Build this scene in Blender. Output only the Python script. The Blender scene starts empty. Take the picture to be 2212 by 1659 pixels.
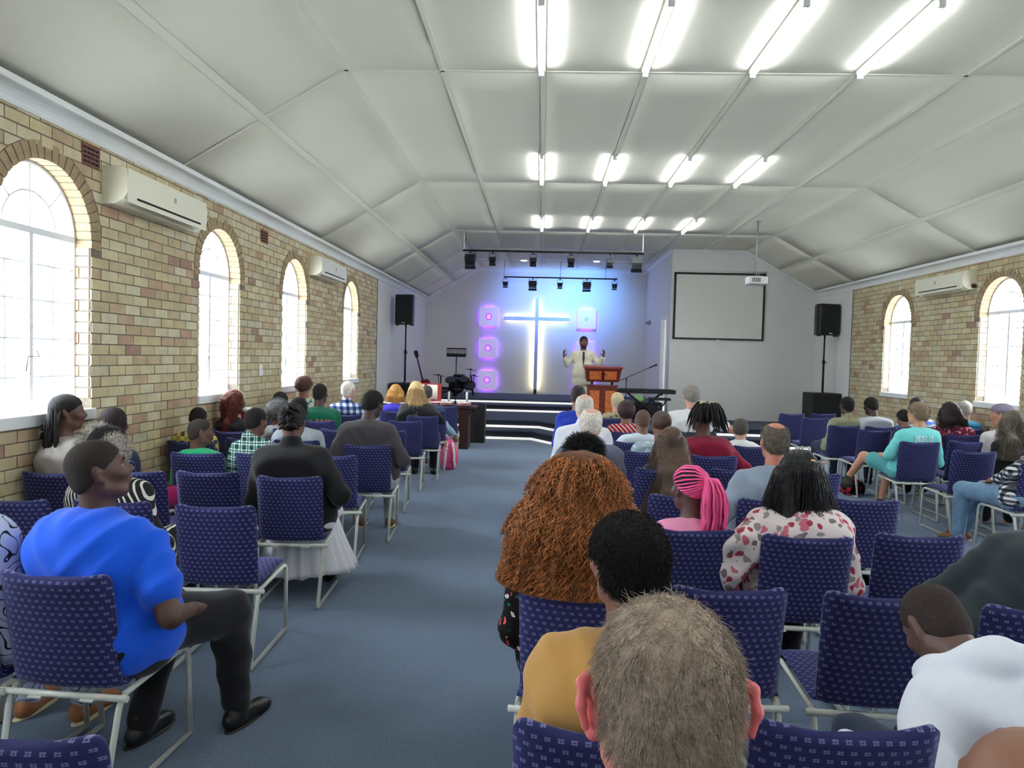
import bpy, bmesh, math, random
import numpy as np
import openvdb as vdb
from mathutils import Vector, Matrix
from mathutils.bvhtree import BVHTree
random.seed(7); rng = np.random.default_rng(7)
SC = bpy.context.scene; COL = SC.collection
PI = math.pi
# ------------------------------------------------------------------ camera
RW = np.array([[0.9987997063703715, 0.04186990925746007, 0.025417656328459295],
               [0.02697414710832876, -0.03703876588159929, -0.9989497110514355],
               [-0.04088449513248081, 0.9984362976778939, -0.03812371357858541]])
EYE = 1.66; FOC = 1550.0
cd = bpy.data.cameras.new('camera'); cam = bpy.data.objects.new('camera', cd); COL.objects.link(cam)
cd.sensor_width = 36; cd.sensor_fit = 'HORIZONTAL'; cd.lens = FOC / 2212 * 36; cd.clip_start = 0.05; cd.clip_end = 300
cam.matrix_world = Matrix(((RW[0][0], -RW[1][0], -RW[2][0], 0), (RW[0][1], -RW[1][1], -RW[2][1], 0),
                           (RW[0][2], -RW[1][2], -RW[2][2], EYE), (0, 0, 0, 1)))
SC.camera = cam
def ray(px, py):
    return RW.T @ np.array([(px - 1106) / FOC, (py - 829.5) / FOC, 1.0])
def at_y(px, py, Y):
    v = ray(px, py); return Vector(v * (Y / v[1])) + Vector((0, 0, EYE))
def at_z(px, py, z):
    v = ray(px, py); return Vector(v * ((z - EYE) / v[2])) + Vector((0, 0, EYE))
def at_x(px, py, X):
    v = ray(px, py); return Vector(v * (X / v[0])) + Vector((0, 0, EYE))
# ------------------------------------------------------------------ world, lights, exposure
w = bpy.data.worlds.new('sky'); SC.world = w; w.use_nodes = True
bg = w.node_tree.nodes['Background']; bg.inputs[0].default_value = (0.86, 0.93, 1.0, 1); bg.inputs[1].default_value = 13.0
SC.view_settings.view_transform = 'Standard'; SC.view_settings.look = 'None'
SC.view_settings.exposure = 1.32; SC.view_settings.gamma = 1.0; SC.view_settings.use_curve_mapping = False
SC.cycles.use_denoising = True
SC.cycles.max_bounces = 8; SC.cycles.diffuse_bounces = 5; SC.cycles.transparent_max_bounces = 12
SC.cycles.sample_clamp_indirect = 6.0; SC.cycles.caustics_reflective = False; SC.cycles.caustics_refractive = False
TUBE_E = 13.0
# ------------------------------------------------------------------ materials
MATS = {}
def nodes_of(name):
    m = bpy.data.materials.new(name); m.use_nodes = True
    nt = m.node_tree; b = nt.nodes['Principled BSDF']
    return m, nt, b
def lnk(nt, a, b): nt.links.new(a, b)
def mat(name, col, rough=0.6, metal=0.0, spec=0.5, noise=0.0, nscale=8.0, bump=0.0, bscale=60.0, emis=None, estr=0.0, sss=0.0, coords='Object', rand=0.0, sheen=0.0):
    if name in MATS: return MATS[name]
    m, nt, b = nodes_of(name)
    b.inputs['Base Color'].default_value = (*col, 1); b.inputs['Roughness'].default_value = rough
    b.inputs['Metallic'].default_value = metal; b.inputs['Specular IOR Level'].default_value = spec
    if sss: 
        b.inputs['Subsurface Weight'].default_value = sss; b.inputs['Subsurface Radius'].default_value = (0.02, 0.008, 0.004); b.inputs['Subsurface Scale'].default_value = 0.5
    if sheen: b.inputs['Sheen Weight'].default_value = sheen; b.inputs['Sheen Roughness'].default_value = 0.5
    if emis: b.inputs['Emission Color'].default_value = (*emis, 1); b.inputs['Emission Strength'].default_value = estr
    tc = nt.nodes.new('ShaderNodeTexCoord')
    src = None
    if noise or rand:
        n = nt.nodes.new('ShaderNodeTexNoise'); n.inputs['Scale'].default_value = nscale; n.inputs['Detail'].default_value = 4
        lnk(nt, tc.outputs[coords], n.inputs['Vector'])
        hsv = nt.nodes.new('ShaderNodeHueSaturation'); hsv.inputs['Color'].default_value = (*col, 1)
        mr = nt.nodes.new('ShaderNodeMapRange'); mr.inputs[1].default_value = 0.3; mr.inputs[2].default_value = 0.7
        mr.inputs[3].default_value = 1 - noise; mr.inputs[4].default_value = 1 + noise
        lnk(nt, n.outputs['Fac'], mr.inputs[0])
        if rand:
            g = nt.nodes.new('ShaderNodeNewGeometry'); ma = nt.nodes.new('ShaderNodeMath'); ma.operation = 'MULTIPLY_ADD'
            ma.inputs[1].default_value = 2 * rand; ma.inputs[2].default_value = 1 - rand
            lnk(nt, g.outputs['Random Per Island'], ma.inputs[0])
            mm = nt.nodes.new('ShaderNodeMath'); mm.operation = 'MULTIPLY'; lnk(nt, ma.outputs[0], mm.inputs[0]); lnk(nt, mr.outputs[0], mm.inputs[1])
            lnk(nt, mm.outputs[0], hsv.inputs['Value'])
        else: lnk(nt, mr.outputs[0], hsv.inputs['Value'])
        lnk(nt, hsv.outputs[0], b.inputs['Base Color'])
    if bump:
        n2 = nt.nodes.new('ShaderNodeTexNoise'); n2.inputs['Scale'].default_value = bscale; n2.inputs['Detail'].default_value = 3
        lnk(nt, tc.outputs[coords], n2.inputs['Vector'])
        bp = nt.nodes.new('ShaderNodeBump'); bp.inputs['Strength'].default_value = bump; bp.inputs['Distance'].default_value = 0.01
        lnk(nt, n2.outputs['Fac'], bp.inputs['Height']); lnk(nt, bp.outputs[0], b.inputs['Normal'])
    MATS[name] = m; return m
def emit(name, col, s):
    if name in MATS: return MATS[name]
    m = mat(name, col, 0.5, emis=col, estr=s); return m
def srgb(r, g, b):
    f = lambda c: (c / 255 / 12.92) if c / 255 <= 0.04045 else ((c / 255 + 0.055) / 1.055) ** 2.4
    return (f(r), f(g), f(b))
# ------------------------------------------------------------------ object helpers
def mesh_arr(name, V, F):
    """fast mesh from arrays: V (n,3); F (m,k) or list of such arrays"""
    me = bpy.data.meshes.new(name)
    Fs = [f for f in (F if isinstance(F, list) else [F]) if len(f)]
    V = np.asarray(V, np.float32)
    me.vertices.add(len(V)); me.vertices.foreach_set('co', V.ravel())
    loops = np.concatenate([np.asarray(f, np.int32).ravel() for f in Fs])
    sizes = np.concatenate([np.full(len(f), np.asarray(f).shape[1], np.int32) for f in Fs])
    me.loops.add(len(loops)); me.loops.foreach_set('vertex_index', loops)
    me.polygons.add(len(sizes)); me.polygons.foreach_set('loop_start', np.concatenate([[0], np.cumsum(sizes)[:-1]]).astype(np.int32))
    me.polygons.foreach_set('use_smooth', np.zeros(len(sizes), bool)); me.update(calc_edges=True)
    return me
def obj(name, me, m=None, parent=None, smooth=False, loc=None):
    o = bpy.data.objects.new(name, me); COL.objects.link(o)
    if m is not None:
        for x in (m if isinstance(m, (list, tuple)) else [m]): me.materials.append(x)
    if parent is not None: o.parent = parent
    if loc is not None: o.location = loc
    if smooth: me.polygons.foreach_set('use_smooth', np.ones(len(me.polygons), bool)); me.update()
    return o
def tag(o, label=None, cat=None, group=None, kind=None):
    if label: o['label'] = label
    if cat: o['category'] = cat
    if group: o['group'] = group
    if kind: o['kind'] = kind
    return o
def thing(name, label, cat, loc=(0, 0, 0), rz=0.0, group=None):
    o = bpy.data.objects.new(name, None); COL.objects.link(o); o.location = loc; o.rotation_euler = (0, 0, rz)
    o.empty_display_size = 0.1
    return tag(o, label, cat, group)
class MB:
    """collects simple solids into one mesh"""
    def __init__(s): s.V = []; s.F = []; s.sm = []; s.n = 0
    def add(s, V, F, smooth=False):
        V = [tuple(v) for v in V]
        s.V += V; s.F += [tuple(i + s.n for i in f) for f in F]; s.sm += [smooth] * len(F); s.n += len(V); return s
    def box(s, c, d, R=None, bev=0.0):
        hx, hy, hz = d[0] / 2, d[1] / 2, d[2] / 2
        if bev > 0:
            bm = bmesh.new(); bmesh.ops.create_cube(bm, size=1.0)
            for v in bm.verts: v.co = Vector((v.co.x * d[0], v.co.y * d[1], v.co.z * d[2]))
            bmesh.ops.bevel(bm, geom=bm.edges[:], offset=bev, segments=2, affect='EDGES', profile=0.5)
            bm.verts.ensure_lookup_table(); V = [v.co.copy() for v in bm.verts]; F = [[v.index for v in f.verts] for f in bm.faces]; bm.free()
        else:
            V = [Vector((x * hx, y * hy, z * hz)) for x in (-1, 1) for y in (-1, 1) for z in (-1, 1)]
            F = [(0, 1, 3, 2), (4, 6, 7, 5), (0, 4, 5, 1), (2, 3, 7, 6), (0, 2, 6, 4), (1, 5, 7, 3)]
        if R is not None: V = [R @ v for v in V]
        return s.add([v + Vector(c) for v in V], F)
    def b2(s, x0, x1, y0, y1, z0, z1, bev=0): return s.box(((x0 + x1) / 2, (y0 + y1) / 2, (z0 + z1) / 2), (abs(x1 - x0), abs(y1 - y0), abs(z1 - z0)), bev=bev)
    def tube(s, pts, r, n=10, closed=False, cap=True, flat=1.0):
        P = [Vector(p) for p in pts]; N = len(P)
        rr = r if isinstance(r, (list, tuple)) else [r] * N
        T = []
        for i in range(N):
            a = P[i - 1] if (i > 0 or closed) else P[0]; b = P[(i + 1) % N] if (i < N - 1 or closed) else P[-1]
            t = (b - a); T.append(t.normalized() if t.length > 1e-9 else Vector((0, 0, 1)))
        u = T[0].orthogonal().normalized(); V = []
        for i in range(N):
            u = (u - T[i] * u.dot(T[i])); u = u.normalized() if u.length > 1e-6 else T[i].orthogonal().normalized()
            w_ = T[i].cross(u)
            for k in range(n):
                a = 2 * PI * k / n; V.append(P[i] + (u * math.cos(a) + w_ * math.sin(a) * flat) * rr[i])
        F = []
        for i in range(N - 1 + (1 if closed else 0)):
            j = (i + 1) % N
            for k in range(n): k2 = (k + 1) % n; F.append((i * n + k, i * n + k2, j * n + k2, j * n + k))
        s.add(V, F, True)
        if cap and not closed:
            s.add(V[:n], [tuple(reversed(range(n)))]); s.add(V[-n:], [tuple(range(n))])
        return s
    def cyl(s, a, b, r, n=16, r2=None): return s.tube([a, b], [r, r if r2 is None else r2], n)
    def lathe(s, c, prof, n=24, R=None):
        V = []; F = []
        for r, z in prof:
            for k in range(n):
                v = Vector((r * math.cos(2 * PI * k / n), r * math.sin(2 * PI * k / n), z))
                V.append((R @ v if R is not None else v) + Vector(c))
        for i in range(len(prof) - 1):
            for k in range(n): k2 = (k + 1) % n; F.append((i * n + k, i * n + k2, (i + 1) * n + k2, (i + 1) * n + k))
        F.append(tuple(reversed(range(n)))); F.append(tuple(range((len(prof) - 1) * n, len(prof) * n)))
        return s.add(V, F, True)
    def prism(s, poly, z0, z1):
        n = len(poly); V = [(p[0], p[1], z0) for p in poly] + [(p[0], p[1], z1) for p in poly]
        F = [tuple(reversed(range(n))), tuple(range(n, 2 * n))] + [(i, (i + 1) % n, n + (i + 1) % n, n + i) for i in range(n)]
        return s.add(V, F)
    def loft(s, loops, caps=True, smooth=True):
        n = len(loops[0]); V = [v for L in loops for v in L]; F = []
        for i in range(len(loops) - 1):
            for k in range(n): k2 = (k + 1) % n; F.append((i * n + k, i * n + k2, (i + 1) * n + k2, (i + 1) * n + k))
        if caps: F.append(tuple(reversed(range(n)))); F.append(tuple(range((len(loops) - 1) * n, len(loops) * n)))
        return s.add(V, F, smooth)
    def mesh(s, name):
        me = bpy.data.meshes.new(name); me.from_pydata([tuple(v) for v in s.V], [], s.F); me.update()
        me.polygons.foreach_set('use_smooth', s.sm)
        bm = bmesh.new(); bm.from_mesh(me); bmesh.ops.remove_doubles(bm, verts=bm.verts, dist=1e-5); bmesh.ops.recalc_face_normals(bm, faces=bm.faces); bm.to_mesh(me); bm.free()
        return me
    def build(s, name, m, parent=None, loc=None, kind=None):
        o = obj(name, s.mesh(name), m, parent, loc=loc)
        if kind: o['kind'] = kind
        return o
def fillet(pts, r, n=5):
    P = [Vector(p) for p in pts]; out = [P[0]]
    for i in range(1, len(P) - 1):
        a = (P[i - 1] - P[i]); b = (P[i + 1] - P[i]); rr = min(r, a.length * .45, b.length * .45)
        p0 = P[i] + a.normalized() * rr; p1 = P[i] + b.normalized() * rr
        for k in range(n + 1):
            t = k / n; out.append(p0 * (1 - t) ** 2 + P[i] * 2 * t * (1 - t) + p1 * t * t)
    out.append(P[-1]); return out
def copy_tree(o, parent=None):
    c = o.copy(); COL.objects.link(c)
    if parent is not None: c.parent = parent
    for ch in list(o.children): copy_tree(ch, c)
    return c
# ------------------------------------------------------------------ room materials
XL, XR, YB, YS = -3.3, 6.04, 20.1, 16.2        # left wall, right wall, stage back wall, screen wall
YBL, YBR = 14.15, 14.33                        # where the brick stops
ZC, ZE, XFL, XFR = 4.13, 3.24, -1.8, 4.44      # ceiling, eaves, fold lines
YN = -3.2                                      # rear of the hall behind the camera
M_mortar = mat('mortar', srgb(124, 114, 98), 0.9, noise=0.15, nscale=30, bump=0.3, bscale=120)
def brick_mat(name, attr):
    m, nt, b = nodes_of(name); b.inputs['Roughness'].default_value = 0.75; b.inputs['Specular IOR Level'].default_value = 0.25
    if attr == 'obj': s = nt.nodes.new('ShaderNodeObjectInfo').outputs['Random']
    else: s = nt.nodes.new('ShaderNodeNewGeometry').outputs['Random Per Island']
    cr = nt.nodes.new('ShaderNodeValToRGB'); cr.color_ramp.interpolation = 'CONSTANT'
    cols = [(0, (198, 186, 152)), (.2, (190, 174, 138)), (.36, (202, 192, 162)), (.5, (184, 168, 134)), (.62, (196, 180, 142)), (.74, (184, 160, 130)), (.86, (188, 180, 154)), (.93, (178, 148, 122)), (.98, (160, 130, 112))]
    while len(cr.color_ramp.elements) < len(cols): cr.color_ramp.elements.new(0.5)
    for e, (p, c) in zip(cr.color_ramp.elements, cols): e.position = p; e.color = (*srgb(*c), 1)
    lnk(nt, s, cr.inputs[0])
    tc = nt.nodes.new('ShaderNodeTexCoord'); n = nt.nodes.new('ShaderNodeTexNoise'); n.inputs['Scale'].default_value = 9; n.inputs['Detail'].default_value = 6
    g = nt.nodes.new('ShaderNodeNewGeometry'); lnk(nt, g.outputs['Position'], n.inputs['Vector'])
    mr = nt.nodes.new('ShaderNodeMapRange'); mr.inputs[1].default_value = .3; mr.inputs[2].default_value = .7; mr.inputs[3].default_value = .86; mr.inputs[4].default_value = 1.1
    lnk(nt, n.outputs['Fac'], mr.inputs[0]); h = nt.nodes.new('ShaderNodeHueSaturation'); lnk(nt, cr.outputs[0], h.inputs['Color']); lnk(nt, mr.outputs[0], h.inputs['Value'])
    lnk(nt, h.outputs[0], b.inputs['Base Color'])
    n2 = nt.nodes.new('ShaderNodeTexNoise'); n2.inputs['Scale'].default_value = 160; lnk(nt, g.outputs['Position'], n2.inputs['Vector'])
    bp = nt.nodes.new('ShaderNodeBump'); bp.inputs['Strength'].default_value = .25; bp.inputs['Distance'].default_value = .004
    lnk(nt, n2.outputs['Fac'], bp.inputs['Height']); lnk(nt, bp.outputs[0], b.inputs['Normal'])
    return m
M_brick = brick_mat('face_brick', 'obj'); M_brick_s = brick_mat('face_brick_joined', 'isl')
M_arch = mat('arch_brick', srgb(158, 136, 104), .8, noise=.22, nscale=14, bump=.2, bscale=150)
M_wall = mat('grey_paint', srgb(216, 215, 212), 0.7, noise=0.02, nscale=1.5, bump=0.08, bscale=200)
M_white = mat('white_paint', srgb(222, 224, 222), 0.55, noise=0.02, nscale=3)
M_ceil = mat('ceiling_board', srgb(216, 213, 196), 0.85, spec=.2, noise=0.03, nscale=.8)
M_strip = mat('cover_strip', srgb(214, 212, 197), 0.8, spec=.2)
M_gap = mat('joint_gap', srgb(120, 120, 112), 0.9)
M_wframe = mat('window_steel', srgb(226, 228, 232), 0.4)
# ------------------------------------------------------------------ floor
def carpet():
    m, nt, b = nodes_of('carpet'); b.inputs['Roughness'].default_value = .95; b.inputs['Specular IOR Level'].default_value = .15
    b.inputs['Sheen Weight'].default_value = .5; b.inputs['Sheen Roughness'].default_value = .4; b.inputs['Sheen Tint'].default_value = (.7, .8, 1, 1)
    g = nt.nodes.new('ShaderNodeNewGeometry')
    n = nt.nodes.new('ShaderNodeTexNoise'); n.inputs['Scale'].default_value = 120; n.inputs['Detail'].default_value = 2; lnk(nt, g.outputs['Position'], n.inputs['Vector'])
    n1 = nt.nodes.new('ShaderNodeTexNoise'); n1.inputs['Scale'].default_value = 1.3; n1.inputs['Detail'].default_value = 4; lnk(nt, g.outputs['Position'], n1.inputs['Vector'])
    mx = nt.nodes.new('ShaderNodeMath'); mx.operation = 'MULTIPLY_ADD'; mx.inputs[1].default_value = .35; lnk(nt, n1.outputs['Fac'], mx.inputs[0]); lnk(nt, n.outputs['Fac'], mx.inputs[2])
    cr = nt.nodes.new('ShaderNodeValToRGB'); cr.color_ramp.elements[0].position = .4; cr.color_ramp.elements[0].color = (*srgb(68, 84, 104), 1)
    cr.color_ramp.elements[1].position = .95; cr.color_ramp.elements[1].color = (*srgb(108, 124, 142), 1); lnk(nt, mx.outputs[0], cr.inputs[0]); lnk(nt, cr.outputs[0], b.inputs['Base Color'])
    bp = nt.nodes.new('ShaderNodeBump'); bp.inputs['Strength'].default_value = .6; bp.inputs['Distance'].default_value = .006; lnk(nt, n.outputs['Fac'], bp.inputs['Height']); lnk(nt, bp.outputs[0], b.inputs['Normal'])
    return m
M_carpet = carpet()
MB().b2(XL - .3, XR + .3, YN - .3, YB + .3, -.1, 0).build('floor', M_carpet, kind='structure')
MB().b2(-60, 60, -60, 80, -.5, -.35).build('ground', mat('outside_paving', (.55, .55, .52), .9), kind='structure')
# ------------------------------------------------------------------ side walls with arched windows
ZSILL, ZSPR, RW_ = 1.2, 2.42, 0.46
BL, BH, JT = 0.2135, 0.0797, 0.0095
def arch_wall(side, wins, y_end, y_plain):
    """mortar-coloured wall slab, arched openings, reveals; side -1 left / +1 right"""
    X = XL if side < 0 else XR; out = side * .24; ztop = 3.3
    mb = MB()
    def quad(y0, y1, z0, z1, z0b=None, z1b=None):
        z0b = z0 if z0b is None else z0b; z1b = z1 if z1b is None else z1b
        for dx in (0, out): mb.add([(X + dx, y0, z0), (X + dx, y1, z0b), (X + dx, y1, z1b), (X + dx, y0, z1)], [(0, 1, 2, 3)])
    cur = YN
    for yc in wins:
        quad(cur, yc - RW_, 0, ztop); quad(yc - RW_, yc + RW_, 0, ZSILL)
        n = 16; pr = [(yc + RW_ * -math.cos(PI * k / n), ZSPR + RW_ * math.sin(PI * k / n)) for k in range(n + 1)]
        for a, b in zip(pr[:-1], pr[1:]): quad(a[0], b[0], a[1], ztop, b[1], ztop)
        loop = [(yc - RW_, ZSILL)] + pr + [(yc + RW_, ZSILL)]
        for a, b in zip(loop, loop[1:] + loop[:1]):
            mb.add([(X, a[0], a[1]), (X, b[0], b[1]), (X + out, b[0], b[1]), (X + out, a[0], a[1])], [(0, 1, 2, 3)])
        cur = yc + RW_
    quad(cur, y_end, 0, ztop)
    mb.add([(X, y_end, 0), (X + out, y_end, 0), (X + out, y_end, ztop), (X, y_end, ztop)], [(0, 1, 2, 3)])
    return mb.build('wall_left' if side < 0 else 'wall_right', M_mortar, kind='structure')
LW = [-1.2, 2.1, 4.66, 7.23, 9.44, 12.24]; RWN = [-1.2, 1.6, 4.2, 6.9, 9.77, 12.54]
wall_l = arch_wall(-1, LW, YBL, YB); wall_r = arch_wall(1, RWN, YBR, YS)
def lay_bricks(side, wins, wall, y_end, vis0):
    X = XL if side < 0 else XR; bricks = []       # each: (centre, 8 corner verts)
    PR = .007
    def slab(q, d0, d1, arch=0):      # q: four (y,z), d0 proud, d1 deep
        V = [(X - side * d0, y, z) for y, z in q] + [(X + side * d1, y, z) for y, z in q]
        F = [(0, 1, 2, 3), (7, 6, 5, 4), (0, 4, 5, 1), (1, 5, 6, 2), (2, 6, 7, 3), (3, 7, 4, 0)]
        c = np.mean(V, 0); bricks.append((c, np.array(V) - c, F, arch))
    RO = RW_ + .115
    nc = int(3.26 / BH)
    for k in range(nc):
        z0 = k * BH + JT / 2; z1 = (k + 1) * BH - JT / 2; zm = (z0 + z1) / 2
        y = vis0 - (BL / 2 if k % 2 else 0) + random.uniform(-.004, .004)
        while y < y_end:
            a, b = y + JT / 2, min(y + BL - JT / 2, y_end); y += BL
            segs = [(a, b, a, b)]        # y at bottom left/right, top left/right
            for yc in wins:
                ns = []
                for (lb, rb, lt, rt) in segs:
                    if zm < ZSILL - .01 or zm > ZSPR + RO - .01: ns.append((lb, rb, lt, rt)); continue
                    def hw(z):
                        if z < ZSPR: return RW_ + (.0 if z < ZSPR - .12 else .115)
                        dz = z - ZSPR; return math.sqrt(max(RO * RO - dz * dz, 0)) + .006
                    hb, ht = hw(z0), hw(z1)
                    if zm < ZSPR - .12: hb = ht = RW_
                    elif zm < ZSPR: hb = ht = RW_ + .12
                    if rb <= yc - hb and rt <= yc - ht or lb >= yc + hb and lt >= yc + ht: ns.append((lb, rb, lt, rt)); continue
                    l = (lb, min(rb, yc - hb), lt, min(rt, yc - ht)); r = (max(lb, yc + hb), rb, max(lt, yc + ht), rt)
                    if l[1] - l[0] > .02 or l[3] - l[2] > .02: ns.append((l[0], max(l[1], l[0] + .004), l[2], max(l[3], l[2] + .004)))
                    if r[1] - r[0] > .02 or r[3] - r[2] > .02: ns.append((min(r[0], r[1] - .004), r[1], min(r[2], r[3] - .004), r[3]))
                segs = ns
            for (lb, rb, lt, rt) in segs: slab([(lb, z0), (rb, z0), (rt, z1), (lt, z1)], PR + random.uniform(-.002, .002), .004)
    for yc in wins:
        if yc + RW_ < vis0: continue
        n = 25
        for i in range(n):      # rowlock ring
            a0 = -.12 + (PI + .24) * i / n + .010; a1 = -.12 + (PI + .24) * (i + 1) / n - .010
            ri, ro = RW_ - .004, RO - .004
            P = lambda r, a: (yc - r * math.cos(a), ZSPR + r * math.sin(a))
            slab([P(ri, a0), P(ri, a1), P(ro, a1), P(ro, a0)], PR + random.uniform(-.002, .003), .115, 1)
        k0 = int(ZSILL / BH) + 1
        for k in range(k0, int((ZSPR + .01) / BH)):      # headers lining the jambs
            for s in (-1, 1):
                ye = yc + s * RW_
                z0 = k * BH + JT / 2; z1 = (k + 1) * BH - JT / 2
                q = [(ye - s * .006, z0), (ye + s * .03, z0), (ye + s * .03, z1), (ye - s * .006, z1)]
                if k % 3: slab(q, -.012, .112)
                else:
                    slab(q, -.012, .08); slab(q, -.089, .112)
    P = lambda v: RW @ (np.array(v) - [0, 0, EYE])
    sc = []
    for i, (c, V, F, ar) in enumerate(bricks):
        q = P(c); ok = q[2] > .5
        if ok:
            px = 1106 + FOC * q[0] / q[2]; py = 829.5 + FOC * q[1] / q[2]
            ok = -20 < px < 2232 and -20 < py < 960
        L = V[:, 1].max() - V[:, 1].min()
        sc.append(-(L * .08 / q[2] ** 3) * (abs(X)) if ok else 1.0)
    order = np.argsort(sc); big = set(order[:298].tolist())
    full = {}
    for i in big:
        c, V, F, ar = bricks[i]
        key = (ar,) + tuple(np.round(V.ravel(), 2).tolist())
        if key not in full:
            full[key] = mesh_arr('brick', V, np.array(F)); full[key].materials.append(M_arch if ar else M_brick)
        o = bpy.data.objects.new('brick', full[key]); COL.objects.link(o); o.location = c; o.parent = wall
    for kind_, mm, nm in ((0, M_brick_s, 'brickwork'), (1, M_arch, 'arch_brickwork')):
        VV = []; FF = []; n = 0
        for i, (c, V, F, ar) in enumerate(bricks):
            if i in big or ar != kind_: continue
            VV.append(V + c); FF.append(np.array(F) + n); n += 8
        if VV: me = mesh_arr(nm, np.concatenate(VV), np.concatenate(FF)); o = obj(nm, me, mm, wall); o['kind'] = 'stuff'
lay_bricks(-1, LW, wall_l, YBL - .02, 3.2 - BL * 22); lay_bricks(1, RWN, wall_r, YBR - .02, 8.6 - BL * 40)
# plaster faces: left and right grey ends, rear wall, stage wall, screen wall
MB().b2(XL - .24, XL, YBL, YB, 0, 3.3).build('wall_left_plaster', M_wall, kind='structure')
MB().b2(XR, XR + .24, YBR, YS + .1, 0, 3.3).build('wall_right_plaster', M_wall, kind='structure')
MB().b2(XL - .012, XL + .012, YBL - .012, YBL + .02, 0, 3.2).build('trim_1', M_gap, kind='structure')
MB().b2(XR - .012, XR + .012, YBR - .02, YBR + .012, 0, 3.2).build('trim_2', M_gap, kind='structure')
def gable(name, y, x0, x1, thick, m, z0=0):
    prof = [(x0, z0), (x1, z0)]
    def zt(x): return ZE - .04 + (ZC - ZE + .04) * min(1, max(0, (x - XL) / (XFL - XL)) if x < 1 else max(0, (XR - x) / (XR - XFR)))
    xs = [x for x in (x1, XFR, XFL, x0) if x0 <= x <= x1]
    prof += [(x, zt(x) + .06) for x in xs]
    n = len(prof); V = [(p[0], y, p[1]) for p in prof] + [(p[0], y + thick, p[1]) for p in prof]
    F = [tuple(range(n)), tuple(reversed(range(n, 2 * n)))] + [(i, n + i, n + (i + 1) % n, (i + 1) % n) for i in range(n)]
    return MB().add(V, F).build(name, m, kind='structure')
XA = 2.84
gable('wall_back', YB, XL - .2, XR + .2, .2, M_wall)
gable('wall_rear', YN - .2, XL - .2, XR + .2, .2, M_wall)
gable('wall_screen', YS, XA, XR + .1, .16, M_wall)
# alcove side wall with a doorway
mb = MB(); mb.b2(XA, XA + .15, YS + .16, 16.6, 0, 4.2); mb.b2(XA, XA + .15, 17.35, YB, 0, 4.2); mb.b2(XA, XA + .15, 16.6, 17.35, 2.63, 4.2); mb.build('wall_alcove', M_wall, kind='structure')
d1 = MB().b2(XA + .1, XA + .14, 16.62, 17.33, .63, 2.6).build('door_1', M_white, kind='structure')
MB().b2(XA - .02, XA, 16.56, 16.61, .63, 2.68).b2(XA - .02, XA, 17.35, 17.4, .63, 2.68).b2(XA - .03, XA, 16.54, 17.42, 2.63, 2.69).build('door_frame', M_white, d1)
MB().cyl((XA + .09, 16.7, 1.62), (XA + .03, 16.7, 1.62), .012).cyl((XA + .04, 16.7, 1.62), (XA + .04, 16.82, 1.62), .01).build('door_handle', mat('chrome', (.7, .7, .7), .2, 1), d1)
MB().add([(XA, 19.1, 2.6), (XA - .12, 19.1, 2.66), (XA, 19.1, 2.72), (XA, 19.5, 2.6), (XA - .12, 19.5, 2.66), (XA, 19.5, 2.72)], [(0, 1, 2), (5, 4, 3), (0, 3, 4, 1), (1, 4, 5, 2), (0, 2, 5, 3)]).build('alcove_bracket', mat('wedge_grey', srgb(150, 150, 165), .5)); tag(bpy.data.objects['alcove_bracket'], 'small grey wedge shaped bracket high on the alcove side wall', 'lamp')  # plain grey wedge standing for a small door header bracket, not a lamp
# ------------------------------------------------------------------ ceiling
ceil = MB().b2(XFL - .1, XFR + .1, YN, YB, ZC + .03, ZC + .1).build('ceiling', M_gap, kind='structure')
mb = MB()
for (xa, xb) in ((XL, XFL), (XR, XFR)):
    mb.add([(xa, YN, ZE + .04), (xb, YN, ZC + .04), (xb, YB, ZC + .04), (xa, YB, ZE + .04), (xa, YN, ZE + .1), (xb, YN, ZC + .1), (xb, YB, ZC + .1), (xa, YB, ZE + .1)],
           [(0, 1, 2, 3), (7, 6, 5, 4), (0, 4, 5, 1), (1, 5, 6, 2), (2, 6, 7, 3), (3, 7, 4, 0)])
mb.build('ceiling_slope_backing', M_gap, ceil)
XJ = [XFL, -.945, -.07, .815, 1.71, 2.6, 3.5, XFR]
YJ = [YN, -1.6, 2.35, 6.31, 10.28, 14.2, 16.5, 18.5, YB]
def panel(A, B, C, D, sag):      # corner points; sagging sheet with thickness
    A, B, C, D = [Vector(p) for p in (A, B, C, D)]; nu, nv = 4, 7; nrm = (B - A).cross(D - A).normalized()
    if nrm.z > 0: nrm = -nrm
    V = []
    for t in (0, 1):
        for j in range(nv + 1):
            for i in range(nu + 1):
                u, v = i / nu, j / nv; p = (A * (1 - u) + B * u) * (1 - v) + (D * (1 - u) + C * u) * v
                s_ = sag * (4 * u * (1 - u)) * (math.sin(PI * v) * .5 + .5 * math.sin(PI * 3 * v + sag * 300))
                V.append(p + nrm * (s_ if t == 0 else -.012))
    W_ = nu + 1; K = W_ * (nv + 1); F = []
    for j in range(nv):
        for i in range(nu):
            a = j * W_ + i; F.append((a, a + 1, a + 1 + W_, a + W_)); F.append((K + a, K + a + W_, K + a + 1 + W_, K + a + 1))
    rim = [i for i in range(W_)] + [j * W_ + nu for j in range(1, nv + 1)] + [nv * W_ + i for i in range(nu - 1, -1, -1)] + [j * W_ for j in range(nv - 1, 0, -1)]
    for a, b in zip(rim, rim[1:] + rim[:1]): F.append((a, K + a, K + b, b))
    m_ = MB(); m_.add(V, F, True); o = m_.build('ceiling_panel', M_ceil, ceil); return o
G = .004
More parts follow.
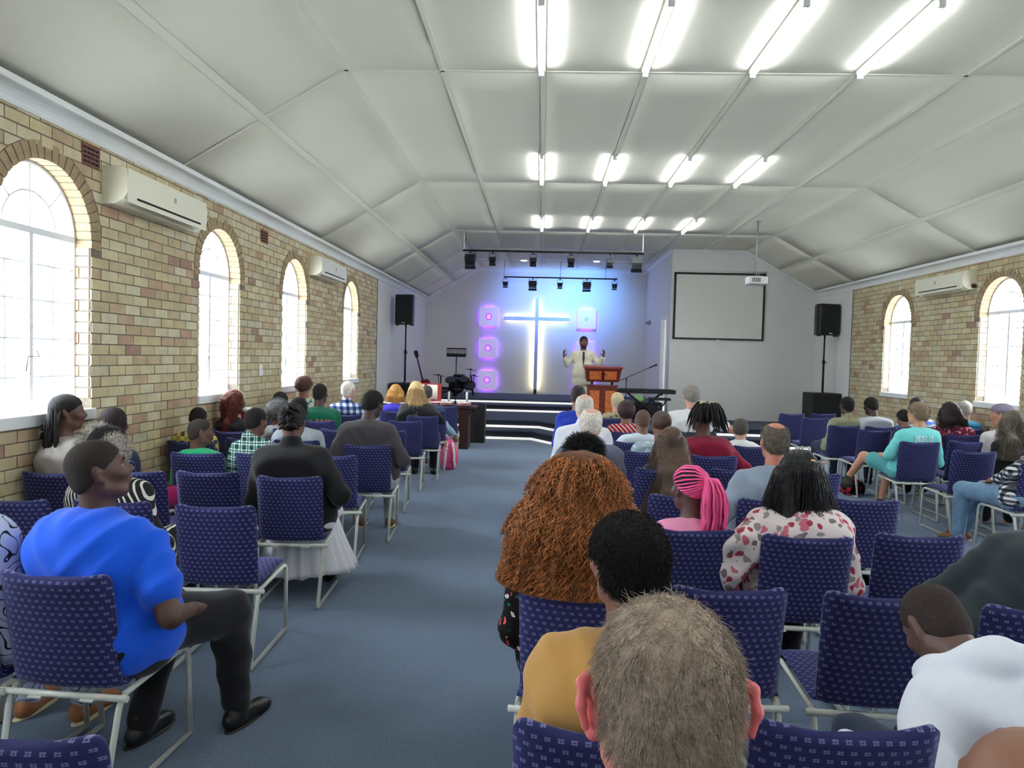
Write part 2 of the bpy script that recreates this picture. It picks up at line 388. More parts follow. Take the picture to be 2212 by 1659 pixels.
for i in range(len(XJ) - 1):
    for j in range(len(YJ) - 1):
        if YJ[j + 1] < 0: continue
        sx0, sx1, sy0, sy1 = XJ[i] + G, XJ[i + 1] - G, YJ[j] + G, YJ[j + 1] - G
        panel((sx0, sy0, ZC), (sx1, sy0, ZC), (sx1, sy1, ZC), (sx0, sy1, ZC), random.uniform(.001, .004))
for side, (xa, xb) in ((-1, (XL, XFL)), (1, (XR, XFR))):
    for (u0, u1) in ((0, .52), (.52, 1)):
        for j in range(len(YJ) - 1):
            if YJ[j + 1] < 0: continue
            f = lambda u, y: (xa + (xb - xa) * u, y, ZE + (ZC - ZE) * u)
            e = .003
            panel(f(u0 + e, YJ[j] + G), f(u1 - e, YJ[j] + G), f(u1 - e, YJ[j + 1] - G), f(u0 + e, YJ[j + 1] - G), random.uniform(.004, .010))
# joint cover strips (thin, slightly irregular)
def strip(a, b, up, wd=.045, th=.006):
    a, b = Vector(a), Vector(b); t = (b - a).normalized(); s_ = t.cross(up).normalized() * wd / 2; u = up.normalized() * th
    V = [a - s_, a + s_, a + s_ * .8 - u, a - s_ * .8 - u, b - s_, b + s_, b + s_ * .8 - u, b - s_ * .8 - u]
    o = MB().add(V, [(0, 1, 2, 3), (7, 6, 5, 4), (0, 4, 5, 1), (1, 5, 6, 2), (2, 6, 7, 3), (3, 7, 4, 0)]).build('cover_strip', M_strip, ceil); return o
up = Vector((0, 0, 1))
for x in XJ[1:-1]: strip((x + .014, YN, ZC), (x + .014, YB, ZC), up)
for x in (XFL, XFR): strip((x, YN, ZC), (x, YB, ZC), up, .09)
for y in YJ[1:-1]: strip((XFL, y, ZC), (XFR, y, ZC), up, .035)
for xa, xb, s in ((XL, XFL, -1), (XR, XFR, 1)):
    nn = Vector((-(ZC - ZE) * (1 if s < 0 else -1), 0, 1.5)).normalized()
    xm = xa + (xb - xa) * .52; zm = ZE + (ZC - ZE) * .52
    strip((xm, YN, zm), (xm, YB, zm), nn, .07)
    for y in YJ[1:-1]: strip((xa, y, ZE), (xb, y, ZC), nn, .035)
# coved cornices
def cornice(name, a, b, inward, s=.11):
    a, b, n = Vector(a), Vector(b), Vector(inward).normalized(); z = Vector((0, 0, 1)) - n * 0
    prof = [(0, -s), (.012, -s), (.02, -s * .8)] + [(s * (.12 + .75 * (1 - math.cos(t))), -s * (1 - .82 * math.sin(t)) + .01) for t in [PI / 2 * k / 5 for k in range(1, 5)]] + [(s * .95, -.012), (s, -.01), (s, .03), (0, .03)]
    L0 = [a + n * p[0] + z * p[1] for p in prof]; L1 = [b + n * p[0] + z * p[1] for p in prof]
    return MB().loft([L0, L1], smooth=False).build(name, M_white, kind='structure')
cornice('trim_3', (XL, YN, ZE), (XL, YB, ZE), (1, 0, 0)); cornice('trim_4', (XR, YN, ZE), (XR, YS, ZE), (-1, 0, 0))
cornice('trim_5', (XFL, YB, ZC), (XA, YB, ZC), (0, -1, 0)); cornice('trim_6', (XA, YS, ZC), (XFR, YS, ZC), (0, -1, 0), .07)
cornice('trim_7', (XL, YB, ZE - .0), (XFL, YB, ZC), (0, -1, 0)); cornice('trim_8', (XFR, YS, ZC), (XR, YS, ZE), (0, -1, 0), .07)
cornice('trim_9', (XA, YS, ZC), (XA, YB, ZC), (-1, 0, 0), .08)
# ------------------------------------------------------------------ windows
def glass():
    m = bpy.data.materials.new('obscure_glass'); m.use_nodes = True; nt = m.node_tree; nt.nodes.clear()
    o = nt.nodes.new('ShaderNodeOutputMaterial'); t = nt.nodes.new('ShaderNodeBsdfTransparent'); t.inputs[0].default_value = (.96, .98, 1, 1)
    tr = nt.nodes.new('ShaderNodeBsdfTranslucent'); g = nt.nodes.new('ShaderNodeBsdfGlossy'); g.inputs['Roughness'].default_value = .15
    mx = nt.nodes.new('ShaderNodeMixShader'); mx2 = nt.nodes.new('ShaderNodeMixShader'); mx2.inputs[0].default_value = .05
    v = nt.nodes.new('ShaderNodeTexVoronoi'); v.inputs['Scale'].default_value = 55; ge = nt.nodes.new('ShaderNodeNewGeometry'); lnk(nt, ge.outputs['Position'], v.inputs['Vector'])
    mr = nt.nodes.new('ShaderNodeMapRange'); mr.inputs[3].default_value = .1; mr.inputs[4].default_value = .45; lnk(nt, v.outputs['Distance'], mr.inputs[0]); lnk(nt, mr.outputs[0], mx.inputs[0])
    lnk(nt, t.outputs[0], mx.inputs[1]); lnk(nt, tr.outputs[0], mx.inputs[2]); lnk(nt, mx.outputs[0], mx2.inputs[1]); lnk(nt, g.outputs[0], mx2.inputs[2]); lnk(nt, mx2.outputs[0], o.inputs[0])
    return m
M_glass = glass()
def arch_pts(yc, r, z0, n=16, x=0):
    return [(x, yc - r, z0)] + [(x, yc - r * math.cos(PI * k / n), ZSPR + r * math.sin(PI * k / n)) for k in range(n + 1)] + [(x, yc + r, z0)]
def window(side, yc, idx, open_h=0):
    X = (XL if side < 0 else XR) + side * .125
    f = MB(); f.tube(arch_pts(yc, RW_ - .012, ZSILL + .02, x=X), .016, 6); f.box((X, yc, ZSILL + .03), (.03, 2 * RW_, .03))
    root = f.build('window_%d' % idx, M_wframe, kind='structure')
    r = RW_ - .012
    t = MB(); t.box((X, yc, ZSPR), (.034, 2 * r, .045)); t.build('transom', M_wframe, root)
    t = MB(); t.box((X, yc, (ZSILL + ZSPR) / 2), (.032, .034, ZSPR - ZSILL)); t.build('mullion', M_wframe, root)
    ri = .26
    fan = MB(); fan.tube([(X, yc - ri * math.cos(PI * k / 16), ZSPR + ri * math.sin(PI * k / 16)) for k in range(17)], .0095, 6)
    for a in (45, 90, 135):
        a = math.radians(a); fan.tube([(X, yc - ri * math.cos(a), ZSPR + ri * math.sin(a)), (X, yc - r * math.cos(a), ZSPR + r * math.sin(a))], .0095, 6)
    fan.tube([(X, yc, ZSPR), (X, yc, ZSPR + ri)], .0095, 6); fan.build('fanlight_bars', M_wframe, root)
    for s in (-1, 1):
        mb = MB(); yy = yc + s * .225
        mb.tube([(X, yy, ZSILL + .03), (X, yy, ZSPR - .02)], .0085, 6)
        for z in (ZSILL + .24, ZSILL + .5, ZSILL + .76, ZSILL + 1.0): mb.tube([(X, yc + s * .02, z), (X, yc + s * r, z)], .0085, 6)
        mb.build('glazing_bars', M_wframe, root)
    g = MB(); X2 = X + side * .012
    pts = arch_pts(yc, r, ZSILL + .03); g.add([(X2, p[1], p[2]) for p in pts] + [(X2 + side * .004, p[1], p[2]) for p in pts], [tuple(range(len(pts))), tuple(reversed(range(len(pts), 2 * len(pts))))]); g.build('pane', M_glass, root)
    # curly burglar bars outside the pane
    b = MB(); X3 = X + side * .07; rr = random.Random(idx)
    for s in (-1, 1):
        ya = yc + s * .36
        b.tube([(X3, ya, ZSILL + .03), (X3, ya, ZSPR)], .005, 4)
        for k in range(7):
            zc = ZSILL + .15 + k * .16
            b.tube([(X3, ya + s * .04 + .03 * math.cos(2 * PI * q / 10), zc + .055 * math.sin(2 * PI * q / 10)) for q in range(10)], .0045, 4, closed=True)
    for k in range(5): zc = ZSILL + .1 + k * .28; b.tube([(X3, yc - r, zc), (X3, yc + r, zc)], .0045, 4)
    b.build('burglar_bars', M_wframe, root)
    MB().tube([(X - side * .03, yc + .03, ZSILL + .42), (X - side * .05, yc + .03, ZSILL + .38), (X - side * .03, yc - .05, ZSILL + .38), (X - side * .03, yc - .07, ZSILL + .28)], .005, 6).build('stay_handle', mat('brass_dull', srgb(120, 105, 80), .4, .6), root)
    xs = XL if side < 0 else XR
    sl = MB(); sl.b2(xs - side * .03, xs + side * .2, yc - RW_ - .03, yc + RW_ + .03, ZSILL - .075, ZSILL + .005, bev=.006); sl.build('window_sill', M_white, root)
    # real daylight portal in the opening
    L = bpy.data.lights.new('portal', 'AREA'); L.shape = 'RECTANGLE'; L.size = 2 * RW_; L.size_y = 1.7; L.cycles.is_portal = True
    o = bpy.data.objects.new("portal", L); COL.objects.link(o); o.location = (xs + side * .26, yc, ZSILL + .85)
    o.rotation_euler = (PI / 2, 0, PI / 2 if side > 0 else -PI / 2); o.parent = root
n = 0
for yc in LW: n += 1; window(-1, yc, n)
for yc in RWN: n += 1; window(1, yc, n)
# ------------------------------------------------------------------ stage: low front platform, steps, rear stage
M_stage = mat('stage_carpet', srgb(70, 80, 98), .95, noise=.12, nscale=60, bump=.4, bscale=150)
M_riser = mat('stage_riser', srgb(38, 42, 56), .9, noise=.1, nscale=40)
M_led = mat('white_nosing', srgb(236, 238, 232), .35, emis=(1, .98, .93), estr=.25)
def step(name, poly, z0, z1, Y_back):
    full = poly + [(XR if poly[-1][0] > 5 else poly[-1][0], Y_back), (poly[0][0], Y_back)]
    root = MB().prism(full, z0, z1 - .015).build(name, M_riser, kind='structure')
    root_top = MB().prism([(x, y) for x, y in full], z1 - .015, z1); root_top.build('carpet_top', M_stage, root)
    m_ = MB()
    for a, b in zip(poly[:-1], poly[1:]):
        a, b = Vector((*a, 0)), Vector((*b, 0)); t = (b - a).normalized(); nn = Vector((t.y, -t.x, 0))
        V = [a, b, b + nn * .018, a + nn * .018]
        m_.add([(v.x, v.y, z0 + .005) for v in V] + [(v.x, v.y, z0 + .05) for v in V], [(3, 2, 1, 0), (4, 5, 6, 7), (0, 1, 5, 4), (1, 2, 6, 5), (2, 3, 7, 6), (3, 0, 4, 7)])
    m_.build('nosing_strip', M_led, root)
    m2 = MB()
    for a, b in zip(poly[:-1], poly[1:]):
        a, b = Vector((*a, 0)), Vector((*b, 0)); t = (b - a).normalized(); nn = Vector((t.y, -t.x, 0))
        V = [a, b, b + nn * .03, a + nn * .03]
        m2.add([(v.x, v.y, z1 - .03) for v in V] + [(v.x, v.y, z1) for v in V], [(3, 2, 1, 0), (4, 5, 6, 7), (0, 1, 5, 4), (1, 2, 6, 5), (2, 3, 7, 6), (3, 0, 4, 7)])
    m2.build('tread_edge', M_stage, root)
    return root
S1 = [(XL, 14.3), (-.17, 14.3), (.62, 13.0), (2.25, 13.0), (3.0, 14.05), (XR, 14.05)]
S2 = [(XL, 14.8), (-.02, 14.8), (.78, 13.45), (2.1, 13.45), (2.8, 14.4), (XR, 14.4)]
step('stage_step', S1, 0, .19, 15.2); step('stage_platform', S2, .19, .36, YB)
step('stage_step', [(XL, 16.9), (XA - .001, 16.9)], .36, .53, 17.6); step('stage_rear', [(XL, 17.4), (XA - .001, 17.4)], .53, .63, YB)
MB().b2(XL, XA, YB - .018, YB, .63, .7).build('baseboard_back', M_white, kind='structure')
# ------------------------------------------------------------------ ceiling tubes
M_tube = emit('tube_light', (.90, .95, 1.0), TUBE_E)
M_pl = mat('white_plastic', srgb(228, 228, 222), .35)
def tube_light(x, y0, y1, label):
    r = thing('fluorescent_light', label, 'ceiling light', (x, (y0 + y1) / 2, ZC), 0, 'tube lights under the ceiling')
    L = (y1 - y0) / 2
    MB().b2(-.03, .03, -L, L, -.025, 0).build('batten', M_pl, r)
    MB().cyl((0, -L + .02, -.045), (0, L - .02, -.045), .02, 12).build('tube', M_tube, r)
    for s in (-1, 1): MB().b2(-.022, .022, s * L, s * (L - .025), -.07, -.02).build('end_cap', M_pl, r)
cols = ['leftmost', 'second from left', 'third from left', 'rightmost']
for rn, (y0, y1) in (('nearest', (4.98, 6.24)), ('middle', (8.78, 10.14)), ('farthest', (12.62, 13.85)), ('overhead', (1.1, 2.35)), ('rear', (-2.4, -1.15))):
    for k, x in enumerate((-.07, .81, 1.71, 2.6)):
        tube_light(x, y0, y1, 'bright white tube light, %s in the %s row on the flat ceiling' % (cols[k], rn))
M_blk = mat('black_satin', srgb(22, 23, 27), .45); M_blkm = mat('black_metal', srgb(16, 16, 20), .4, .3); M_chrome = mat('chrome', (.7, .7, .7), .2, 1)
M_grille = mat('speaker_grille', srgb(20, 21, 24), .7, noise=.3, nscale=200, bump=.4, bscale=300)
for k, (px, py, nm) in enumerate(((1132, 562, 'left'), (1289, 564, 'right'))):
    p = at_z(px, py, ZC); r = thing('recessed_light', 'round white recessed light over the stage, the %s one' % nm, 'ceiling light', (p.x, p.y, ZC), 0, 'recessed lights over the stage')
    MB().lathe((0, 0, 0), [(.1, 0), (.11, -.012), (.085, -.012), (.085, 0)]).build('rim', M_pl, r); MB().lathe((0, 0, 0), [(.083, -.002), (.08, -.014), (.0001, -.014)]).build('lens', emit('recess_glow', (1, .98, .95), 9.0), r)
# ------------------------------------------------------------------ air conditioners, air bricks, switch
M_ac = mat('ac_cream', srgb(218, 214, 192), .35); M_dark = mat('slot_dark', (.01, .01, .01), .8)
def aircon(side, y0, y1, z0, z1, label):
    X = XL if side < 0 else XR; D = .2; yc, L, H = (y0 + y1) / 2, y1 - y0, z1 - z0
    r = thing('air_conditioner', label, 'air conditioner', (X, yc, z0), 0, 'wall mounted air conditioners')
    s = -side
    prof = [(0, H), (s * D * .75, H), (s * D * .95, H * .93), (s * D, H * .75), (s * D, H * .32), (s * D * .86, H * .14), (s * D * .5, 0), (0, 0)]
    MB().loft([[Vector((x, yy, z)) for x, z in prof] for yy in (-L / 2, L / 2)], smooth=False).build('casing', M_ac, r)
    a = Vector((s * D * .88, 0, H * .155)); 
    MB().box((s * D * .96, 0, H * .24), (.016, L * .8, H * .13), Matrix.Rotation(-s * .62, 3, 'Y')).build('outlet_slot', M_dark, r)
    for k in range(2): MB().box((s * D * (.80 - .17 * k), 0, H * (.085 - .05 * k)), (.035, L * .82, .006), Matrix.Rotation(s * .5, 3, 'Y'), .002).build('louver', M_ac, r)
    MB().box((s * D * .985, 0, H * .5), (.008, L * .985, H * .9), None, .004).build('front_cover', M_ac, r)
    MB().box((s * D * 1.01, L * .05, H * .6), (.006, .03, .04)).build('badge', mat('badge_grey', srgb(150, 152, 150), .3), r)
    MB().cyl((s * .05, L / 2 * (1 if side < 0 else -1), .05), (s * .05, (L / 2 + .03) * (1 if side < 0 else -1), .05), .03).build('pipe_outlet', mat('pipe_brown', srgb(70, 50, 40), .6), r)
    return r
aircon(-1, 5.24, 6.5, 2.72, 3.0, 'cream split air conditioner on the left wall between the two nearest windows')
aircon(-1, 9.95, 11.2, 2.73, 3.0, 'cream split air conditioner on the left wall between the two farthest windows')
aircon(1, 10.33, 11.62, 2.76, 3.03, 'cream split air conditioner on the right wall between the windows')
M_vent = mat('terracotta', srgb(128, 78, 66), .8, noise=.15, nscale=30)
for y, z, lb in ((5.1, 3.03, 'terracotta air brick high on the left wall beside the nearest air conditioner'), (8.34, 2.99, 'terracotta air brick high on the left wall between second and third windows')):
    r = thing('air_brick', lb, 'vent', (XL, y, z)); MB().b2(.0, .016, -.1, .1, -.075, .075).build('frame', M_vent, r)
    for i in range(4):
        for j in range(4): MB().b2(.012, .019, -.09 + i * .046, -.056 + i * .046, -.062 + j * .032, -.044 + j * .032).build('slot', M_dark, r)
r = thing('light_switch', 'white switch plate on the brick pier between second and third windows', 'switch', (XL, 8.27, 1.43))
MB().b2(.006, .02, -.05, .05, -.07, .07, bev=.004).build('plate', M_pl, r); MB().b2(.018, .027, -.015, .015, -.02, .02, bev=.003).build('rocker', M_pl, r)
# ------------------------------------------------------------------ chairs
def fabric_chair():
    m, nt, b = nodes_of('chair_fabric'); b.inputs['Roughness'].default_value = .9; b.inputs['Specular IOR Level'].default_value = .2
    b.inputs['Sheen Weight'].default_value = .35; b.inputs['Sheen Tint'].default_value = (.6, .6, 1, 1); b.inputs['Sheen Roughness'].default_value = .35
    tc = nt.nodes.new('ShaderNodeTexCoord'); sp = nt.nodes.new('ShaderNodeSeparateXYZ'); lnk(nt, tc.outputs['UV'], sp.inputs[0])
    def M(op, a, b_=None, c=None):
        n = nt.nodes.new('ShaderNodeMath'); n.operation = op
        for i, v in enumerate((a, b_, c)):
            if v is None: continue
            if isinstance(v, (int, float)): n.inputs[i].default_value = v
            else: lnk(nt, v, n.inputs[i])
        return n.outputs[0]
    S = 34.0
    v = M('MULTIPLY', sp.outputs['Y'], S * 1.25); row = M('FLOOR', v); u = M('MULTIPLY_ADD', row, .37, M('MULTIPLY', sp.outputs['X'], S))
    fu = M('SUBTRACT', M('FRACT', u), .5); fv = M('SUBTRACT', M('FRACT', v), .5)
    au, av = M('ABSOLUTE', fu), M('ABSOLUTE', fv)
    ring = M('MULTIPLY', M('LESS_THAN', M('ABSOLUTE', M('SUBTRACT', au, .13)), .055), M('LESS_THAN', av, .20))
    ring2 = M('MULTIPLY', M('LESS_THAN', M('ABSOLUTE', M('SUBTRACT', av, .12)), .055), M('LESS_THAN', au, .24))
    mk = M('MAXIMUM', ring, ring2)
    n = nt.nodes.new('ShaderNodeTexNoise'); n.inputs['Scale'].default_value = 300; lnk(nt, tc.outputs['UV'], n.inputs['Vector'])
    mk = M('MULTIPLY', mk, M('MULTIPLY_ADD', n.outputs['Fac'], .9, .15))
    mx = nt.nodes.new('ShaderNodeMix'); mx.data_type = 'RGBA'; mx.inputs['A'].default_value = (*srgb(43, 45, 90), 1); mx.inputs['B'].default_value = (*srgb(134, 134, 178), 1)
    lnk(nt, mk, mx.inputs['Factor']); lnk(nt, mx.outputs['Result'], b.inputs['Base Color'])
    bp = nt.nodes.new('ShaderNodeBump'); bp.inputs['Strength'].default_value = .35; bp.inputs['Distance'].default_value = .003; lnk(nt, n.outputs['Fac'], bp.inputs['Height']); lnk(nt, bp.outputs[0], b.inputs['Normal'])
    return m
M_fab = fabric_chair(); M_fr = mat('chair_frame_white', srgb(206, 208, 198), .35, spec=.5, noise=.05, nscale=30)
def uv_box(me, ax='z'):
    uv = me.uv_layers.new(name='UVMap'); n = len(me.loops); vi = np.empty(n, np.int32); me.loops.foreach_get('vertex_index', vi)
    co = np.empty(len(me.vertices) * 3, np.float32); me.vertices.foreach_get('co', co); co = co.reshape(-1, 3)
    U = np.stack([co[vi, 0], co[vi, 2] if ax == 'z' else co[vi, 1] + co[vi, 2]], 1); uv.data.foreach_set('uv', U.astype(np.float32).ravel())
def chair_back_mesh():
    W, H, T = .212, .436, .026; z0 = .425; loops = []
    for j in range(15):
        t = j / 14; z = z0 + H * t
        e = 0.0
        t = [0, .02, .05, .09, .15, .3, .5, .7, .84, .89, .925, .955, .978, .992, 1.0][j]; z = z0 + H * t
        if t < .10: e = (1 - t / .10)
        if t > .93: e = ((t - .93) / .07)
        cr_ = 0
        if t > .89: q_ = (t - .89) / .11; cr_ = .045 * (1 - math.sqrt(max(1 - q_ * q_, 0)))
        if t < .08: q_ = 1 - t / .08; cr_ = .035 * (1 - math.sqrt(max(1 - q_ * q_, 0)))
        w_ = W - cr_ - .008 * (1 - t); th = T * math.sqrt(max(1 - e ** 2, .03)) if e > 0 else T
        y = .035 - .075 * t - .02 * max(0, t - .75)
        L = []
        N = 12
        for k in range(N + 1):        # back face left→right
            x = -w_ + 2 * w_ * k / N; q = x / W; L.append(Vector((x, y - .028 * (1 - q * q) - th + th * .9 * abs(q) ** 8, z)))
        for k in range(N + 1):
            x = w_ - 2 * w_ * k / N; q = x / W; L.append(Vector((x, y - .028 * (1 - q * q) + th - th * .9 * abs(q) ** 8, z)))
        loops.append(L)
    # raise centre-drop of the top edge: corners a little higher
    for L in loops[6:]:
        for v in L: v.z += (.026 * (abs(v.x) / W) ** 2 - .016) * min(1, max(0, (v.z - .62) / .2))
    me = MB().loft(loops).mesh('backrest'); uv_box(me); return me
def chair_seat_mesh():
    loops = []
    for j in range(13):
        t = j / 12; y = .02 + .44 * t; w_ = .218 * (1 - .03 * t); th = .022
        e = 0
        if t < .08: e = (1 - t / .08)
        if t > .86: e = ((t - .86) / .14)
        h = th * math.sqrt(max(1 - e * e * .9, .05)); zc = .437 + .012 * t - .03 * max(0, t - .85) * 3
        L = []
        for k in range(11): x = -w_ + 2 * w_ * k / 10; L.append(Vector((x, y, zc - h + h * .8 * abs(x / w_) ** 8)))
        for k in range(11): x = w_ - 2 * w_ * k / 10; L.append(Vector((x, y, zc + h - h * .8 * abs(x / w_) ** 8 - .004 * (1 - (x / w_) ** 2))))
        loops.append(L)
    me = MB().loft(loops).mesh('seat'); uv_box(me, 'y'); return me
CB, CS = chair_back_mesh(), chair_seat_mesh()
for me in (CB, CS): me.materials.append(M_fab)
def sled(s):
    x = s * .215
    xf = s * .20
    p = fillet([(x * .98, .12, .402), (x * .99, .01, .398), (xf, -.07, .02)], .07, 5) + fillet([(xf, -.07, .012), (xf, .50, .012)], .01, 2) + fillet([(xf, .50, .02), (x, .455, .418), (x, .03, .402)], .07, 6)
    return MB().tube(p, .0115, 8).mesh('side_frame')
SL, SRt = sled(-1), sled(1)
CBAR = MB().cyl((-.245, -.0, .398), (.245, -.0, .398), .0125, 10).mesh('rear_bar'); FBAR = MB().cyl((-.215, .40, .405), (.215, .40, .405), .010, 8).mesh('front_bar')
for me in (SL, SRt, CBAR, FBAR): me.materials.append(M_fr)
CLIP = MB().box((0, 0, 0), (.05, .02, .006)).mesh('clip'); CLIP.materials.append(M_fr)
def make_chair(label, x, y, ang):
    r = thing('stacking_chair', label, 'chair', (x, y, 0), math.radians(ang), 'blue patterned stacking chairs')
    obj('seat', CS, None, r); obj('backrest', CB, None, r); obj('side_frame', SL, None, r); obj('side_frame', SRt, None, r); obj('rear_bar', CBAR, None, r); obj('front_bar', FBAR, None, r)
    o = obj('clip', CLIP, None, r); o.location = (.1, -.012, .39); o = obj('clip', CLIP, None, r); o.location = (-.1, -.012, .39)
    return r
CH = {}
def chair(k, px0, px1, ang, label, y=None, x=None):
    """back-top corners in photo pixels; the origin is the midpoint of the rear feet on the floor"""
    a, b = at_z(*px0, .86), at_z(*px1, .86); c = (a + b) / 2
    cx, cy = (c.x if x is None else x), (c.y if y is None else y)
    CH[k] = make_chair(label, cx, cy + .045, ang)
A = 'blue patterned stacking chair '
chair('A1', (8, 1228), (232, 1243), -3, A + 'under the boy in bright blue T-shirt')
chair('A2', (378, 1088), (548, 1092), 2, A + 'empty on the aisle, right behind the white skirt and black jacket')
chair('A3', (552, 1027), (695, 1028), 4, A + 'under the person in black jacket and long white skirt')
chair('A4', (650, 983), (773, 982), 6, A + 'empty on the aisle behind the dark grey shirt')
chair('A5', (735, 961), (835, 966), 4, A + 'under the man in the dark grey shirt', y=6.2)
chair('A6', (800, 930), (874, 930), 6, A + 'empty on the aisle directly in front of the dark grey shirt', x=-1.6)
chair('A7', (838, 908), (910, 908), 6, A + 'empty on the aisle behind the black blouse and blonde hair')
chair('A8', (874, 900), (941, 900), 6, A + 'under the woman with long blonde hair', y=9.3)
chair('A9', (900, 887), (962, 887), 6, A + 'under the grey-haired man in denim beside the aisle')
chair('A10', (935, 877), (985, 877), 5, A + 'empty at the aisle end nearest the communion table', y=11.15)
chair('B0', (-124, 1600), (80, 1613), -3, A + 'cut off at the bottom left corner, only a back corner showing', y=1.42)
chair('B1', (0, 0), (1, 1), -3, A + 'under the woman in the white and blue drawn-flower dress', x=-2.16, y=2.45)
chair('B2', (-70, 1073), (111, 1080), 0, A + 'empty at the left edge behind the drawn-flower dress')
chair('B2b', (0, 0), (1, 1), 0, A + 'under the woman in the black and white striped blouse', x=-2.22, y=3.62)
chair('B3', (379, 1017), (515, 1018), 2, A + 'empty, with dark front, directly behind the boy in green')
chair('B4', (369, 976), (480, 978), 2, A + 'under the boy in the green shirt')
chair('B5', (513, 979), (620, 979), 2, A + 'under the boy in the green and white checked shirt')
chair('C3', (215, 1014), (341, 1017), 0, A + 'empty, beside the striped blouse and behind the navy top', x=-2.63)
chair('C4', (0, 0), (1, 1), -4, A + 'under the woman in the navy top beside the wall', x=-3.05, y=4.92)
chair('D3', (20, 1008), (147, 1014), 0, A + 'dark, against the brick wall under the long black braids', x=-3.06, y=4.38)
chair('E1', (0, 0), (1, 1), 3, A + 'empty between the red-haired woman and the checked shirt', x=-2.655, y=6.4)
chair('E2', (0, 0), (1, 1), 3, A + 'under the small child in yellow plaid by the wall', x=-3.03, y=6.08)
chair('E3', (0, 0), (1, 1), 3, A + 'under the person in the pale denim jacket', x=-2.2, y=6.38)
chair('F1', (0, 0), (1, 1), 3, A + 'under the woman with long red-brown curls by the wall', x=-3.03, y=6.93)
chair('F2', (0, 0), (1, 1), 3, A + 'under the person with fuzzy grey hair', x=-2.56, y=7.3)
chair('F3', (0, 0), (1, 1), 3, A + 'empty in front of the pale denim jacket', x=-2.1, y=7.4)
chair('G1', (0, 0), (1, 1), 3, A + 'under the person in the green jersey with orange collar', x=-2.6, y=8.27)
chair('H1', (0, 0), (1, 1), 3, A + 'under the white-haired man in blue check', x=-2.52, y=9.15)
chair('H2', (0, 0), (1, 1), 3, A + 'under the curly-haired woman in green and white by the wall', x=-2.98, y=8.88)
chair('I1', (0, 0), (1, 1), 3, A + 'under the woman with orange-blonde bob and blue top', x=-2.06, y=10.03)
chair('R0', (1109, 1551), (1320, 1582), -4, A + 'at the bottom edge under the mustard shirt', y=1.55, x=.17)
chair('R1', (0, 0), (1, 1), -6, A + 'under the woman with the huge ginger curls', x=.155, y=2.46)
chair('R2', (1480, 1265), (1697, 1269), 2, A + 'empty, its back right beside the grey man head', x=.69)
chair('R3', (1789, 1275), (2045, 1289), -2, A + 'empty, right in front of the white hoodie')
chair('R4', (1627, 1551), (2032, 1567), 1, A + 'nearest empty one at the bottom edge, before the white hoodie')
chair('R5', (0, 0), (1, 1), -4, A + 'cut off at the bottom right corner', x=1.24, y=1.60)
chair('R6', (0, 0), (1, 1), -6, A + 'behind the white hood, mostly hidden under the dark jacket', x=1.74, y=2.46)
chair('R7', (1897, 1150), (2084, 1157), -1, A + 'empty, its right corner touched by the dark jacket')
chair('R8', (1654, 1152), (1840, 1160), -2, A + 'under the woman with long black hair and floral blouse')
chair('R9', (1407, 1138), (1584, 1143), 2, A + 'under the girl with pink braids')
chair('R10', (1794, 1073), (1941, 1081), -5, A + 'empty, just right of the long black hair')
chair('R11', (1400, 1066), (1440, 1066), 3, A + 'empty, right in front of the girl with pink braids', x=.87)
chair('R12', (1537, 1011), (1580, 1013), 0, A + 'empty, between the pink braids and the maroon top', x=1.5)
chair('R13', (1595, 1075), (1620, 1075), 3, A + 'under the balding man in the grey-blue shirt', x=1.39)
chair('R13b', (0, 0), (1, 1), 3, A + 'under the woman with long straight brown hair', x=.92, y=5.35)
chair('R14', (1495, 982), (1587, 984), 3, A + 'under the woman in the maroon top')
chair('R15', (1590, 962), (1640, 963), 4, A + 'under the small child in white shirt', x=2.06)
chair('R16', (1350, 973), (1362, 973), 3, A + 'under the woman in pale blue floral blouse', x=.95)
chair('R16b', (0, 0), (1, 1), 3, A + 'under the boy in plain white shirt', x=.92, y=7.05)
chair('R17', (1725, 1022), (1805, 1022), 5, A + 'empty, behind the balding man and the long black hair', x=2.02)
chair('R18', (1300, 902), (1340, 902), 6, A + 'under the short blonde woman in animal print')
chair('R19', (1330, 932), (1355, 932), 5, A + 'under the woman in red and white stripes', x=1.0)
chair('Q3', (0, 0), (1, 1), 3, A + 'under the bald man in the white shirt', x=.38, y=6.35)
chair('Q4', (0, 0), (1, 1), 3, A + 'under the bald man in the grey shirt', x=.38, y=5.4)
chair('Q5', (0, 0), (1, 1), 3, A + 'under the child with fuzzy black hair, hidden by ginger curls', x=.27, y=4.35)
chair('Q2', (0, 0), (1, 1), 3, A + 'under the person in royal blue near the steps', x=.42, y=7.9)
chair('Q14', (0, 0), (1, 1), 5, A + 'under the grey-haired man in white T-shirt', x=1.7, y=8.05)
chair('T1', (1686, 893), (1738, 893), 6, A + 'empty, leftmost of the right section, near the screen wall', x=4.05)
chair('T2', (1739, 902), (1790, 902), 5, A + 'empty, second from the left in the right section, before the subwoofer', x=4.14)
chair('T3', (1757, 893), (1800, 893), 4, A + 'empty, farthest one, against the right black subwoofer')
chair('T4', (1793, 917), (1855, 920), 0, A + 'right behind the olive shirt', x=4.05)
chair('T5', (1856, 928), (1925, 929), 2, A + 'empty, behind the light grey shirt, its left legs showing')
chair('T6', (1950, 952), (2027, 956), -2, A + 'under the man in the turquoise shirt')
chair('T7', (2060, 973), (2153, 976), 0, A + 'empty, standing clear with both left legs showing, nearest right')
chair('T8', (2055, 952), (2130, 954), 1, A + 'empty, half hidden behind the clear-standing one at right')
chair('T9', (2048, 937), (2115, 940), 0, A + 'under the woman with dark hair and pink-red floral top')
